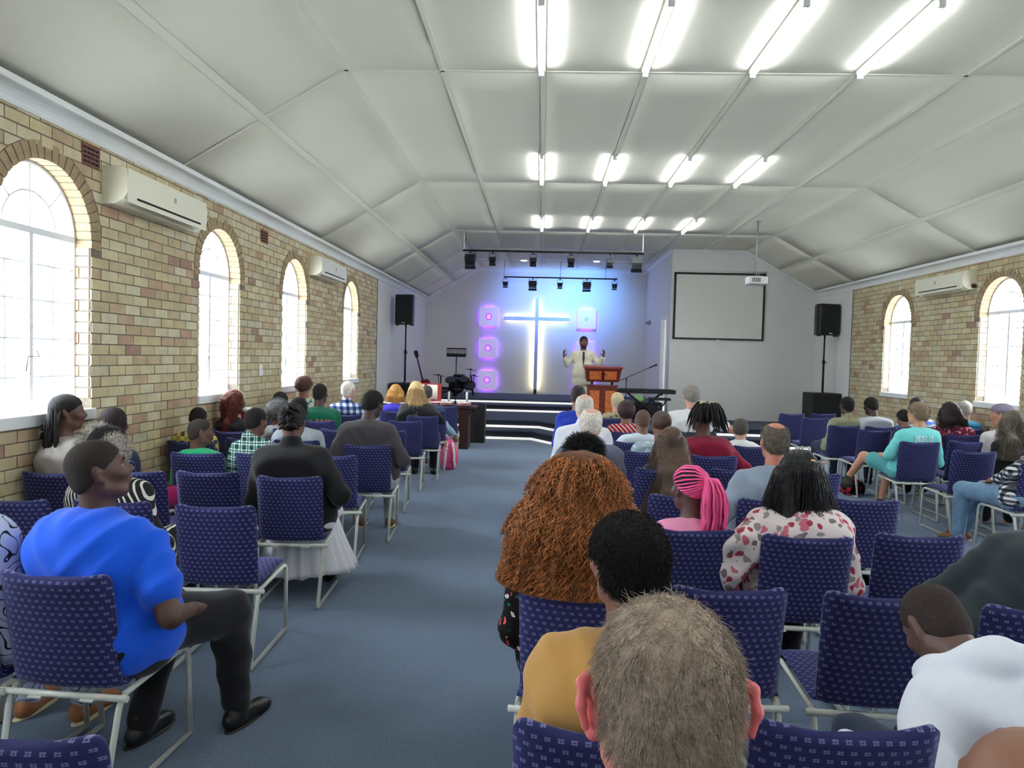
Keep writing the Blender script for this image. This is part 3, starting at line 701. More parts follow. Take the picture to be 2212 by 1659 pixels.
chair('T10', (1872, 920), (1935, 922), 0, A + 'under the man in the light grey shirt')
chair('T11', (0, 0), (1, 1), 4, A + 'at the right edge under the man in the checked shirt', x=4.34, y=6.32)
chair('T12', (0, 0), (1, 1), 0, A + 'under the person in striped blue near the right windows', x=5.1, y=9.8)
chair('T13', (0, 0), (1, 1), 0, A + 'under the person in grey cap beside the right wall', x=5.7, y=9.8)
chair('T14', (0, 0), (1, 1), 0, A + 'under the person in cap and white shirt at right', x=5.12, y=7.9)
chair('T15', (0, 0), (1, 1), 0, A + 'under the woman with long grey-brown hair', x=4.86, y=7.15)
# ------------------------------------------------------------------ loudspeakers on poles
def pa_speaker(px0, py0, px1, py1, Y, label, yaw):
    a, b = at_y(px0, py0, Y), at_y(px1, py1, Y); w_, h = b.x - a.x, a.z - b.z; D = .34
    r = thing('loudspeaker', label, 'speaker', ((a.x + b.x) / 2, Y, b.z), yaw)
    out = [(-w_ / 2, -D * .4), (-w_ * .47, -D * .5), (w_ * .47, -D * .5), (w_ / 2, -D * .4), (w_ * .5, -D * .1), (w_ * .3, D * .5), (-w_ * .3, D * .5), (-w_ * .5, -D * .1)]
    lp = []
    for z, s in ((0, .93), (.015, .99), (h * .5, 1.0), (h - .02, .99), (h, .94)): lp.append([Vector((x * s, y * s, z)) for x, y in out])
    MB().loft(lp, smooth=False).build('cabinet', M_blk, r)
    MB().box((0, -D * .5 - .006, h * .52), (w_ * .88, .014, h * .88), None, .006).build('grille', M_grille, r)
    MB().box((0, -D * .5 - .016, h * .055), (w_ * .16, .006, .02), None, .002).build('badge', mat('badge_white', srgb(215, 215, 215), .3), r)
    for s in (-1, 1): MB().box((s * w_ * .42, -D * .2, -.012), (.06, .08, .025), None, .006).build('foot', M_blk, r)
    MB().cyl((0, 0, -.05), (0, 0, .03), .02).build('pole_socket', M_blkm, r)
    return (a.x + b.x) / 2, b.z
def subwoofer(x, y, w_, h, z0, label, d=.55):
    r = thing('subwoofer', label, 'speaker', (x, y, z0))
    MB().box((0, 0, h / 2), (w_, d, h), None, .012).build('cabinet', mat('sub_black', srgb(24, 22, 23), .55, noise=.1, nscale=50), r)
    MB().box((0, -d / 2 - .004, h / 2), (w_ * .9, .01, h * .88), None, .004).build('grille', M_grille, r)
    for s in (-1, 1): MB().box((s * (w_ / 2 + .001), 0, h * .62), (.006, .14, .05), None, .002).build('side_handle', M_blkm, r)
    MB().cyl((0, 0, h), (0, 0, h + .02), .025).build('pole_mount', M_blkm, r)
def pole(x, y, z0, z1, label, kz):
    r = thing('speaker_pole', label, 'stand', (x, y, z0)); L = z1 - z0
    MB().cyl((0, 0, 0), (0, 0, L * .55), .021).build('lower_tube', M_blkm, r); MB().cyl((0, 0, L * .5), (0, 0, L), .016).build('upper_tube', M_blkm, r)
    MB().cyl((0, 0, L * .5), (0, 0, L * .57), .03).build('collar', M_blkm, r); MB().cyl((0, 0, L * .53), (.06, -.02, L * .53), .009).build('knob', M_blkm, r)
x, z = pa_speaker(858, 637, 897, 702, 15.5, 'black loudspeaker on pole near the left end of the stage', -.15); subwoofer(x - .02, 15.5, .52, .67, .36, 'black subwoofer box behind the big open book, under the left speaker pole')
pole(x, 15.5, 1.05, z - .02, 'black pole carrying the left loudspeaker', 0)
x, z = pa_speaker(1760, 657, 1806, 725, 14.95, 'black loudspeaker on pole in front of the grey wall at right', .25); subwoofer(x + .02, 14.95, .64, .72, .36, 'wide black subwoofer under the right speaker pole')
pole(x, 14.95, 1.10, z - .02, 'black pole carrying the right loudspeaker', 0)
# ------------------------------------------------------------------ screen, projector
a, b = at_y(1457, 588, YS), at_y(1648, 737, YS)
r = thing('projection_screen', 'white projection screen with black border on the grey wall', 'screen', (0, YS, 0))
sx0, sx1, sz0, sz1 = a.x, b.x, b.z, a.z
MB().b2(sx0 + .04, sx1 - .04, -.035, -.03, sz0 + .04, sz1 - .04).build('screen_fabric', mat('screen_white', srgb(214, 213, 206), .8), r)
for nm, q in (('border', (sx0, sx1, sz1 - .045, sz1)), ('border', (sx0, sx1, sz0, sz0 + .04)), ('border', (sx0, sx0 + .045, sz0, sz1)), ('border', (sx1 - .045, sx1, sz0, sz1))):
    MB().b2(q[0], q[1], -.04, -.002, q[2], q[3]).build('border', M_blk, r)
MB().cyl((sx0 - .01, -.03, sz1 + .02), (sx1 + .01, -.03, sz1 + .02), .022).build('roller_case', M_wall, r); MB().box(((sx0 + sx1) / 2, -.04, sz0 - .01), (.08, .02, .03), None, .004).build('pull_tab', M_pl, r)
pt = at_z(1638, 478, ZC); pj = at_y(1634, 606, pt.y)
r = thing('projector', 'white projector hanging on a pole in front of the screen', 'projector', (pj.x, pt.y, pj.z))
s = pt.y / FOC; W_ = 40 * s; H_ = 22 * s
MB().box((0, 0, 0), (W_, .26, H_ * .7), None, .02).build('body', M_pl, r); MB().box((0, 0, -H_ * .38), (W_ * .9, .24, .02), None, .005).build('base_plate', mat('proj_grey', srgb(150, 150, 150), .5), r)
MB().lathe((W_ * .25, .13, 0), [(.035, 0), (.035, .03), (.02, .03)], 16, Matrix.Rotation(-PI / 2, 3, 'X')).build('lens', M_blk, r)
for k in range(5): MB().box((-W_ * .3 + k * .03, -.132, 0), (.012, .005, H_ * .4)).build('vent_slot', M_dark, r)
MB().tube([(0, 0, H_ * .35), (-.02, 0, H_ * .35 + .1), (-.02, 0, H_ * .35 + .16)], .012).tube([(.08, 0, H_ * .33), (-.02, 0, H_ * .35 + .1)], .008).build('bracket', mat('bracket_grey', srgb(140, 140, 140), .4, .5), r)
MB().cyl((-.02, 0, H_ * .35 + .1), (pt.x - pj.x, 0, ZC - pj.z), .014).build('drop_pole', mat('pole_grey', srgb(165, 165, 160), .4, .3), r)
MB().lathe((pt.x - pj.x, 0, ZC - pj.z - .012), [(.05, 0), (.06, .012)]).build('ceiling_plate', mat('pole_grey', (0, 0, 0)), r)
# ------------------------------------------------------------------ lighting bars
def par(kind, label, x, y, z, big=False, tilt=.6, back=False, col=None, energy=0, face=1):
    """z = bar height; the lamp hangs under it, pointing along +y*face and down"""
    r = thing('stage_light', label, 'stage light', (x, y, z))
    w_ = .2 if big else .12; h = .16 if big else .1
    MB().tube([(-w_ * .55, 0, -.16), (-w_ * .55, 0, -.03), (w_ * .55, 0, -.03), (w_ * .55, 0, -.16)], .006, 6).build('yoke', M_blkm if kind == 'b' else mat('lamp_silver', srgb(150, 150, 150), .4, .6), r)
    MB().box((0, 0, -.012), (.03, .05, .05), None, .004).build('clamp', M_blkm, r)
    R = Matrix.Rotation(-tilt * face, 3, 'X')
    MB().box((0, 0, -.16), (w_, w_ * .8, h), R, .012).build('housing', M_blk if kind == 'b' else mat('wedge_grey2', srgb(110, 112, 110), .4, .4), r)
    MB().box(Vector((0, 0, -.16)) + R @ Vector((0, face * w_ * .42, 0)), (w_ * .85, .01, h * .8), R, .003).build('lens', mat('lens_dark', srgb(60, 60, 80), .1), r)
    for s in (-1, 1): MB().box(Vector((0, 0, -.16)) + R @ Vector((0, face * w_ * .55, s * h * .62)), (w_ * 1.05, w_ * .4, .004), R @ Matrix.Rotation(s * face * .35, 3, 'X')).build('barn_door', M_blk, r)
    if energy:
        L = bpy.data.lights.new('stage_lamp', 'SPOT'); L.energy = energy; L.color = col; L.spot_size = 1.9; L.spot_blend = 1.0; L.shadow_soft_size = .06
        o = bpy.data.objects.new('lamp', L); COL.objects.link(o); o.parent = r; o.location = Vector((0, face * .14, -.16)); o.rotation_euler = (PI / 2 - tilt * .75 * 1, 0, 0 if face > 0 else PI)
    return r
b0, b1 = at_y(1000, 543, 14.2), at_y(1391, 546, 14.2); zb = (b0.z + b1.z) / 2
r = thing('lighting_bar', 'long black lighting bar below the flat ceiling, the nearer one', 'lighting bar', (0, 14.2, zb))
MB().cyl((b0.x, 0, 0), (b1.x, 0, 0), .02).build('bar', M_blkm, r)
for x in (b0.x + .02, b1.x - .02): MB().cyl((x, 0, -.01), (x, 0, ZC - zb), .012).build('drop_pipe', M_pl, r)
MB().tube([(b0.x + .05, 0, 0), (b0.x - .02, 0, .1), (b0.x + .06, 0, .22), (b0.x + .03, 0, ZC - zb)], .005, 5).build('cable', M_blkm, r)
for k, (px, big, kd, lb) in enumerate(((1016, 1, 'b', 'large black stage lamp at the left end of the nearer bar'), (1064, 0, 'b', 'small black stage lamp, second from left on the nearer bar'), (1152, 0, 'b', 'small black stage lamp, third from left on the nearer bar'),
        (1234, 0, 'b', 'small black stage lamp, fourth from left on the nearer bar'), (1318, 0, 's', 'small silver stage lamp, fifth on the nearer bar'), (1376, 1, 's', 'large silver stage lamp at the right end of the nearer bar'))):
    p = at_y(px, 546, 14.2); par(kd, lb, p.x, 14.2, zb - .02, bool(big), .7, energy=14 if not big else 0, col=(.82, .80, 1))
c0, c1 = at_y(1088, 597, 18.45), at_y(1334, 604, 18.45); z2 = (c0.z + c1.z) / 2
r = thing('lighting_bar', 'shorter black lighting bar close to the back wall above the cross', 'lighting bar', (0, 18.45, z2))
MB().cyl((c0.x, 0, 0), (c1.x, 0, 0), .018).build('bar', M_blkm, r)
for x in (c0.x + .01, (c0.x + c1.x) / 2, c1.x - .3): MB().cyl((x, 0, 0), (x, 0, ZC - z2), .005, 6).build('drop_wire', M_blkm, r)
for px, big, lb, e, cc in ((1092, 0, 'small black lamp at the left end of the rear bar', 0, None), (1151, 1, 'big square black lamp, left one on the rear bar', 75, (.16, .32, 1)), (1210, 0, 'small black lamp in the middle of the rear bar', 0, None),
        (1268, 1, 'big square black lamp, right one on the rear bar', 110, (.12, .34, 1)), (1328, 0, 'small black lamp at the right end of the rear bar', 0, None)):
    p = at_y(px, 602, 18.45); par('b', lb, p.x, 18.45, z2 - .02, bool(big), .25, col=cc, energy=e)
# ------------------------------------------------------------------ cross
M_crs = mat('cross_white', srgb(190, 200, 226), .5); M_warm = emit('cross_glow', (1.0, .93, .55), 9.0)
r = thing('cross', 'tall backlit white cross on the stage back wall', 'cross', (-.175, YB - .003, 0))
zh = 2.725; MB().b2(-.05, .05, -.12, -.07, .76, 3.3).build('upright_beam', M_crs, r); MB().b2(-.915, .915, -.118, -.072, zh - .052, zh + .052).build('cross_beam', M_crs, r)
MB().b2(-.9, -.6, -.122, -.119, zh - .035, zh + .035).build('frosted_panel', mat('frost', srgb(215, 220, 235), .3), r)
for s in (-1, 1):
    MB().b2(s * .028, s * .04, -.068, -.05, .8, zh - .07).build('led_strip', M_warm, r); MB().b2(s * .028, s * .04, -.068, -.05, zh + .07, 3.26).build('led_strip', emit('cross_glow_soft', (1, .95, .65), 2.5), r)
    MB().b2(s * .08, s * .88, -.068, -.05, zh + .025, zh + .037).build('led_strip', emit('cross_glow_mid', (1, .93, .6), 4.5), r); MB().b2(s * .08, s * .88, -.068, -.05, zh - .037, zh - .025).build('led_strip', emit('cross_glow_soft', (1, 1, 1), 1), r)
MB().b2(-.035, .035, -.1, -.02, .63, .78).build('foot', M_blk, r)
for zz in (1.0, 2.0, 3.0): MB().b2(-.02, .02, -.07, -.0, zz, zz + .03).build('wall_bracket', M_blk, r)
# ------------------------------------------------------------------ backlit square panels
M_pan = mat('panel_face', srgb(210, 206, 240), .6, emis=(.62, .5, 1), estr=.16); M_pur = emit('purple_led', (.30, .03, 1.0), 11.0); M_ring = emit('purple_ring', (.22, .0, .50), .9); M_rin = mat('panel_centre', srgb(226, 190, 236), .5, emis=(.8, .4, .9), estr=.3)
for (px, py, lb, br) in ((1056, 684, 'square backlit panel with purple glow, top of the left column', 1), (1054, 752, 'square backlit panel with purple glow, middle of the left column', 1), (1052, 821, 'square backlit panel with purple glow, bottom of the left column', 1),
        (1267, 690, 'square backlit panel with bluish ring, top right of the cross', 0), (1264, 759, 'square backlit panel behind the preacher head', 0), (1262, 828, 'square backlit panel hidden behind the preacher and pulpit', 0)):
    p = at_y(px, py, YB - .1); r = thing('light_box', lb, 'light panel', (p.x, YB, p.z), 0, 'backlit square panels'); h = .262
    MB().b2(-h, h, -.11, -.06, -h, h, bev=.004).build('face_board', M_pan, r)
    for s in (-1, 1):
        MB().b2(-h * .6, h * .6, -.055, -.04, s * h * .8, s * h * .86).build('led_strip', M_pur, r); MB().b2(s * h * .8, s * h * .86, -.055, -.04, -h * .6, h * .6).build('led_strip', emit('purple_led_soft', (.30, .05, 1), 5.0), r)
    MB().b2(-.05, .05, -.06, 0, -.05, .05).build('spacer', M_blk, r)
    pts = [((.07 + .008 * math.cos(4 * a)) * math.cos(a) * (1 + .12 * abs(math.sin(a))), -.116, (.088 - .012 * math.cos(4 * a)) * math.sin(a)) for a in [2 * PI * k / 32 for k in range(32)]]
    MB().tube(pts, .011 if br else .007, 6, closed=True).build('ring', M_ring if br else emit('blue_ring', (.28, .35, .8), .8), r)
    MB().add([(x * .8, -.1125, z * .8) for x, y, z in pts], [tuple(range(32))]).build('ring_centre', M_rin if br else mat('panel_centre_b', srgb(200, 215, 245), .5), r)
# ------------------------------------------------------------------ pulpit
M_mah = mat('mahogany', srgb(112, 44, 34), .35, noise=.25, nscale=14); M_burl = mat('burl_panel', srgb(206, 108, 48), .35, noise=.35, nscale=22); M_mdark = mat('dark_wood', srgb(52, 22, 18), .4, noise=.2, nscale=14)
PX, PY = at_y(1302, 800, 14.35).x, 14.45; PZ = .36
r = thing('pulpit', 'two tier mahogany pulpit with orange panels and a small cross', 'pulpit', (PX, PY, PZ))
MB().box((0, 0, .03), (.62, .42, .06), None, .006).build('plinth', M_mdark, r)
MB().box((0, 0, .41), (.58, .36, .70), None, .008).build('lower_case', M_mah, r); MB().box((0, 0, .765), (.62, .40, .03), None, .006).build('lower_top', M_mah, r)
for s in (-1, 1):
    MB().box((s * .155, -.183, .38), (.19, .014, .58), None, .004).build('burl_panel', M_burl, r); MB().box((s * .2, 0, .81), (.05, .05, .09), None, .004).build('post', M_mdark, r)
lp = []
for z, wx, y0, y1 in ((.845, .31, -.17, .17), (.87, .325, -.19, .18), (1.08, .355, -.25, .2), (1.10, .375, -.27, .21), (1.125, .375, -.27, .21)): lp.append([Vector(p) for p in ((-wx, y0, z), (wx, y0, z), (wx, y1, z + .02), (-wx, y1, z + .02))])
MB().loft(lp, smooth=False).build('upper_case', M_mah, r); MB().box((0, -.02, 1.15), (.77, .5, .025), Matrix.Rotation(.06, 3, 'X'), .005).build('reading_top', mat('mahogany_top', srgb(150, 70, 52), .3, noise=.2, nscale=14), r)
Rt = Matrix.Rotation(.26, 3, 'X')
for s in (-1, 1): MB().box((s * .145, -.232, .972), (.245, .012, .165), Rt, .003).build('burl_panel', M_burl, r)
MB().box((0, -.246, .975), (.022, .012, .17), Rt).box((0, -.250, 1.0), (.10, .012, .024), Rt).build('small_cross', M_mdark, r)
# ------------------------------------------------------------------ keyboard on X stand, bench, mic, monitor
ky = 15.3; k1 = at_y(1458, 838, ky); k0x = at_y(1328, 836, ky).x; kz = at_y(1400, 850, ky).z
r = thing('keyboard', 'long black electric keyboard lying on a crossed stand', 'keyboard', ((k0x + k1.x) / 2, ky, kz)); KL = k1.x - k0x
MB().box((0, 0, .045), (KL, .3, .085), None, .015).build('case', M_blk, r); MB().box((0, .03, .092), (KL * .9, .17, .012), None, .002).build('white_keys', M_pl, r); MB().box((0, -.1, .095), (KL * .9, .07, .008), None, .002).build('control_panel', mat('panel_dark', srgb(40, 42, 46), .3), r)
for k in range(24): MB().box((-KL * .43 + k * KL * .037, .0, .101), (.012, .1, .01)).build('black_key', M_blk, r)
MB().box((0, -.152, .045), (.07, .004, .018)).build('badge', mat('badge_green', srgb(60, 110, 80), .4), r)
r = thing('keyboard_stand', 'black crossed keyboard stand on the low platform', 'stand', ((k0x + k1.x) / 2, ky, .36)); hh = kz - .36
for s in (-1, 1):
    MB().tube([(s * .38, -.1 * s, .02), (-s * .34, -.1 * s, hh - .02)], .022, 8).build('leg', M_blkm, r)
    MB().box((s * .38, 0, .02), (.05, .4, .035), None, .008).build('foot_bar', M_blkm, r); MB().box((-s * .34, 0, hh - .015), (.05, .32, .03), None, .006).build('support_arm', M_blkm, r)
MB().cyl((0, -.13, hh * .5), (0, .13, hh * .5), .03).build('pivot', M_blkm, r)
bp = at_y(1424, 862, 14.9); r = thing('keyboard_bench', 'small black padded bench with crossed legs, right of the keyboard stand', 'bench', (bp.x, 14.9, .36)); hz = bp.z - .36
MB().box((0, 0, hz), (.44, .28, .05), None, .015).build('seat', M_blk, r)
for s in (-1, 1): MB().tube([(s * .18, -.08, .02), (-s * .14, -.08, hz - .02)], .013, 8).build('leg', M_blkm, r); MB().tube([(s * .18, -.15, .015), (s * .18, .15, .015)], .013, 8).build('foot_bar', M_blkm, r)
mp = at_y(1353, 820, 14.75); tip = at_y(1419, 788, 14.75); tl = at_y(1339, 821, 14.75)
r = thing('microphone_stand', 'boom microphone stand between pulpit and keyboard', 'microphone stand', (mp.x, 14.75, .36)); z0 = mp.z - .36
MB().cyl((0, 0, .06), (0, 0, z0), .009).build('upright', M_blkm, r); MB().box((0, 0, z0), (.03, .03, .05), None, .004).build('clutch', M_blk, r)
MB().tube([(tl.x - mp.x, 0, z0 + tl.z - mp.z - .01), (tip.x - mp.x - .14, 0, z0 + tip.z - mp.z - .06)], .007, 8).build('boom', mat('boom_grey', srgb(90, 92, 100), .3, .6), r)
MB().tube([(tip.x - mp.x - .15, 0, z0 + tip.z - mp.z - .065), (tip.x - mp.x - .03, 0, z0 + tip.z - mp.z - .01), (tip.x - mp.x, 0, z0 + tip.z - mp.z)], [.012, .016, .024], 10).build('microphone', M_blk, r)
for a in (0, 2.1, 4.2): MB().tube([(0, 0, .1), (.22 * math.cos(a), .22 * math.sin(a), .01)], .008, 6).build('leg', M_blkm, r)
p = at_y(1400, 880, 14.9)
r = thing('stage_monitor', 'black wedge floor monitor under the keyboard', 'speaker', (at_y(1385, 880, 15.6).x, 15.6, .36))
MB().add([(-.28, -.18, 0), (.28, -.18, 0), (.28, .18, 0), (-.28, .18, 0), (-.28, -.08, .32), (.28, -.08, .32), (.28, .18, .18), (-.28, .18, .18)], [(0, 1, 2, 3), (4, 5, 6, 7), (0, 1, 5, 4), (1, 2, 6, 5), (2, 3, 7, 6), (3, 0, 4, 7)]).build('cabinet', M_blk, r)
MB().box((0, -.135, .16), (.5, .01, .26), Matrix.Rotation(-.3, 3, 'X')).build('grille', M_grille, r)
gp = at_y(1382, 858, 16.2); r = thing('green_bag', 'crumpled green and white plastic bag on a case behind the keyboard legs', 'bag', (gp.x, 16.35, .71))
lp = []
for z, s in ((0, .7), (.05, 1.0), (.11, .8), (.15, .35), (.17, .1)): lp.append([Vector((s * (.12 + .03 * math.sin(3 * a + z * 40)) * math.cos(a), s * (.09 + .02 * math.sin(5 * a)) * math.sin(a), z)) for a in [2 * PI * k / 18 for k in range(18)]])
MB().loft(lp).build('sack', mat('green_plastic', srgb(150, 205, 120), .3, noise=.3, nscale=12), r)
r = thing('equipment_case', 'low black equipment case on the platform behind the keyboard', 'case', (gp.x + .1, 16.0 + .35, .36)); MB().box((0, 0, .175), (.8, .45, .35), None, .01).build('body', M_blk, r); MB().box((0, -.23, .22), (.16, .02, .03), None, .004).build('case_handle', M_chrome, r)
for s in (-1, 1): MB().box((s * .3, -.228, .25), (.05, .012, .05), None, .003).build('latch', M_chrome, r)
# ------------------------------------------------------------------ communion table with book, trays, candles
TY = 12.85; tz = .76; tx1 = at_y(1030, 878, TY).x; tx0 = -2.98
r = thing('communion_table', 'dark mahogany communion table below the stage', 'table', ((tx0 + tx1) / 2, TY, 0)); L = (tx1 - tx0) / 2
MB().box((0, 0, tz - .02), (2 * L, .62, .04), None, .008).build('tabletop', M_mdark, r); MB().box((0, -.25, tz - .09), (2 * L - .12, .03, .10), None, .003).build('front_rail', M_mdark, r)
MB().box((0, .25, tz - .09), (2 * L - .12, .03, .10)).build('back_rail', M_mdark, r)
for s in (-1, 1): MB().box((s * (L - .21), 0, (tz - .04) / 2), (.17, .5, tz - .04), None, .006).build('leg', M_mdark, r)
M_gold = mat('gold_leaf', srgb(214, 178, 110), .3, .6)
def glyph(cx):
    m = MB(); z = tz - .085
    for a in (-.5, .5): m.box((cx + a * .03, -.268, z), (.012, .006, .045), Matrix.Rotation(a * .9, 3, 'Y'))
    m.box((cx, -.268, z - .006), (.035, .006, .012)); m.build('gilt_letter', M_gold, r)
for px in (962, 981): glyph(at_y(px, 873, TY - .27).x - (tx0 + tx1) / 2)
a, b = at_y(885, 818, TY), at_y(952, 818, TY); bw = b.x - a.x; bz = at_y(920, 852, TY).z; bh = a.z - bz
r = thing('open_book', 'huge open book with red cover propped up on the table', 'book', ((a.x + b.x) / 2, TY + .05, tz + .08), -.0)
Rb = Matrix.Rotation(-.18, 3, 'X'); M_red = mat('red_leather', srgb(158, 42, 46), .45); M_page = mat('page_cream', srgb(238, 230, 214), .8)
MB().box((0, .02, bh / 2), (bw + .02, .02, bh + .05), Rb, .004).build('cover', M_red, r)
for s in (-1, 1):
    lp = []
    for k in range(9):
        t = k / 8; x = s * t * bw / 2; th = .012 + .035 * math.sin(PI * min(1, t * 1.1)) ** .6 * (1 - .5 * t)
        lp.append([Rb @ Vector((x, .01, .01)), Rb @ Vector((x, .01 - th, .01)), Rb @ Vector((x, .01 - th, bh)), Rb @ Vector((x, .01, bh))])
    MB().loft(lp).build('page_block', M_page, r)
r2 = thing('book_stand', 'dark wooden stand holding the huge open book', 'stand', ((a.x + b.x) / 2, TY + .05, tz))
MB().box((0, 0, .012), (.42, .26, .024), None, .004).build('base', M_mah, r2); MB().box((0, -.05, .05), (bw * .9, .09, .03), None, .004).build('ledge', M_mah, r2); MB().box((0, .09, .15), (.3, .02, .3), Matrix.Rotation(-.2, 3, 'X'), .004).build('back_rest_board', M_mah, r2)
M_cup = mat('cup_glass', srgb(235, 225, 225), .2); M_juice = mat('red_juice', srgb(190, 60, 66), .2); M_tray = mat('tray_silver', srgb(200, 200, 202), .25, .7)
cupm = MB().lathe((0, 0, 0), [(.009, 0), (.011, .012), (.0125, .03)], 8).mesh('cup'); cupm.materials.append(M_cup)
jm = MB().lathe((0, 0, 0), [(.0115, .0), (.0125, .014)], 8).mesh('juice'); jm.materials.append(M_juice)
for px, lb in ((938, 'round tray of tiny red cups beside the big book'), (965, 'round tray of tiny red cups in the middle, with a candle'), (1003, 'round tray of tiny red cups at the right end of the table')):
    p = at_y(px, 862, TY); r = thing('communion_tray', lb, 'tray', (p.x, TY - .08, tz), 0, 'trays of small cups')
    MB().lathe((0, 0, 0), [(.10, 0), (.13, .005), (.145, .02), (.14, .024), (.12, .012), (.001, .012)]).build('dish', M_tray, r); MB().lathe((0, 0, .03), [(.13, 0), (.13, .012), (.001, .012)]).build('cup_rack', M_juice, r)
    for rr, n_ in ((.118, 18), (.085, 12), (.05, 7)):
        for k in range(n_):
            a_ = 2 * PI * k / n_; o = obj('cup', cupm, None, r); o.location = (rr * math.cos(a_), rr * math.sin(a_), .035)
            o = obj('juice', jm, None, r); o.location = (rr * math.cos(a_), rr * math.sin(a_), .030)
for px, lb in ((969, 'short white candle standing left on the table'), (1008, 'short white candle standing right on the table')):
    p = at_y(px, 850, TY + .1); r = thing('candle', lb, 'candle', (p.x, TY + .16, tz)); MB().lathe((0, 0, 0), [(.05, 0), (.05, .012), (.022, .018), (.022, .04)]).build('holder', M_chrome, r); MB().lathe((0, 0, .03), [(.02, 0), (.02, .20), (.012, .205), (.001, .205)]).build('wax', mat('wax_white', srgb(240, 240, 240), .4), r)
    MB().cyl((0, 0, .23), (0, 0, .25), .002, 6).build('wick', M_blk, r)
for px, lb in ((829, 'open white booklet at the left end of the table'), (874, 'white folded cloth on the table left of the big book')):
    p = at_y(px, 858, TY - .1); r = thing('white_sheet', lb, 'paper', (p.x, TY - .1, tz)); m_ = MB()
    m_.loft([[Vector((-.14, y, .002)), Vector((0, y, .02)), Vector((.14, y, .003)), Vector((.14, y, .012)), Vector((0, y, .03)), Vector((-.14, y, .012))] for y in (-.12, .12)], smooth=False).build('sheet', mat('paper_white', srgb(240, 240, 238), .7), r)
p0, p1 = at_z(1014, 957, 0), at_z(1046, 955, 0); h = .76
r = thing('black_speaker_box', 'tall narrow black speaker box right of the communion table', 'speaker', ((p0.x + p1.x) / 2, 13.75, 0)); MB().box((0, 0, h / 2), (.29, .34, h), None, .01).build('cabinet', M_blk, r); MB().box((0, -.175, h / 2), (.26, .012, h * .92), None, .004).build('grille', M_grille, r)
MB().box((.148, 0, h * .6), (.008, .1, .04)).build('side_handle', M_chrome, r)
# ------------------------------------------------------------------ music stand, guitar, drums
ms = at_y(986, 761, 15.7); r = thing('music_stand', 'black perforated music stand on the platform', 'music stand', (ms.x, 15.7, .36)); z = ms.z - .36; s = 15.7 / FOC; dw, dh = 42 * s, 18 * s
Rm = Matrix.Rotation(-.35, 3, 'X'); m_ = MB()
for i in range(11): m_.box(Vector((0, 0, z)) + Rm @ Vector((-dw / 2 + dw * i / 10, 0, .02)), (.012, .004, dh * .8), Rm @ Matrix.Rotation(-.1, 3, 'Y'))
m_.build('desk_slats', M_blkm, r)
for zz, hh_ in ((dh * .47, .03), (-dh * .38, .07)): MB().box(Vector((0, 0, z)) + Rm @ Vector((0, 0, zz)), (dw, .005, hh_), Rm).build('desk_rail', M_blkm, r)
for k in range(3): MB().box(Vector((0, 0, z)) + Rm @ Vector((0, 0, -.02 + .05 * k)), (dw, .004, .008), Rm).build('desk_bar', M_blkm, r)
MB().box(Vector((0, 0, z)) + Rm @ Vector((0, -.02, -dh * .5)), (dw, .05, .006), Rm).build('ledge', M_blkm, r)
MB().cyl((0, 0, .1), (0, .01, z - dh * .4), .011).build('tube', M_blkm, r); MB().cyl((0, 0, z * .55), (0, 0, z * .55 + .05), .018).build('collar', M_blkm, r)
for a in (.4, 2.5, 4.6): MB().tube([(0, 0, .16), (.25 * math.cos(a), .25 * math.sin(a), .01)], .008, 6).build('leg', M_blkm, r)
g0, g1 = at_y(899, 764, 16.4), at_y(911, 812, 16.4)
r = thing('guitar', 'dark electric guitar leaning on its stand in the stage corner', 'guitar', (g1.x + .04, 16.4, .36)); dx = g0.x - g1.x - .04; zt, zb_ = g0.z - .36, g1.z - .36 - .15
ax = Vector((dx, 0, zt - zb_)); dr = ax.normalized(); sd = Vector((dr.z, 0, -dr.x))
P0 = Vector((0, 0, zb_))
MB().tube([P0 - dr * .1, P0 + ax * .86], [.026, .02], 6, flat=.5).build('neck', M_mdark, r)
q = P0 + ax * .86; MB().loft([[q + dr * u + sd * a * w_ + Vector((0, b_ * .008, 0)) for a, b_ in ((-1, -1), (1, -1), (1, 1), (-1, 1))] for u, w_ in ((0, .02), (.03, .038), (.14, .045), (.17, .03))], smooth=False).build('headstock', M_blk, r)
bl = []
for u, wl, wr in ((-.48, .03, .03), (-.45, .12, .12), (-.36, .17, .17), (-.26, .15, .15), (-.18, .12, .12), (-.1, .14, .14), (-.02, .13, .16), (.02, .07, .14), (.06, .03, .10)): bl.append([P0 + dr * (u + 0.0) + sd * a + Vector((0, b_, 0)) for a, b_ in ((-wl, -.02), (wr, -.02), (wr, .02), (-wl, .02))])
MB().loft(bl, smooth=False).build('body', mat('guitar_red', srgb(110, 24, 34), .25), r)
for k in range(6): MB().cyl(q + dr * (.03 + .02 * k) + sd * .04, q + dr * (.03 + .02 * k) + sd * .06, .005, 6).build('tuning_peg', M_chrome, r)
MB().box(P0 + dr * -.2 + Vector((0, -.025, 0)), (.1, .01, .06)).build('pickguard', M_blk, r)
for s_ in (-1, 1): MB().tube([(s_ * .04, .05, .3), (s_ * .16, -.12, .01)], .009, 6).build('stand_leg', M_blkm, r)
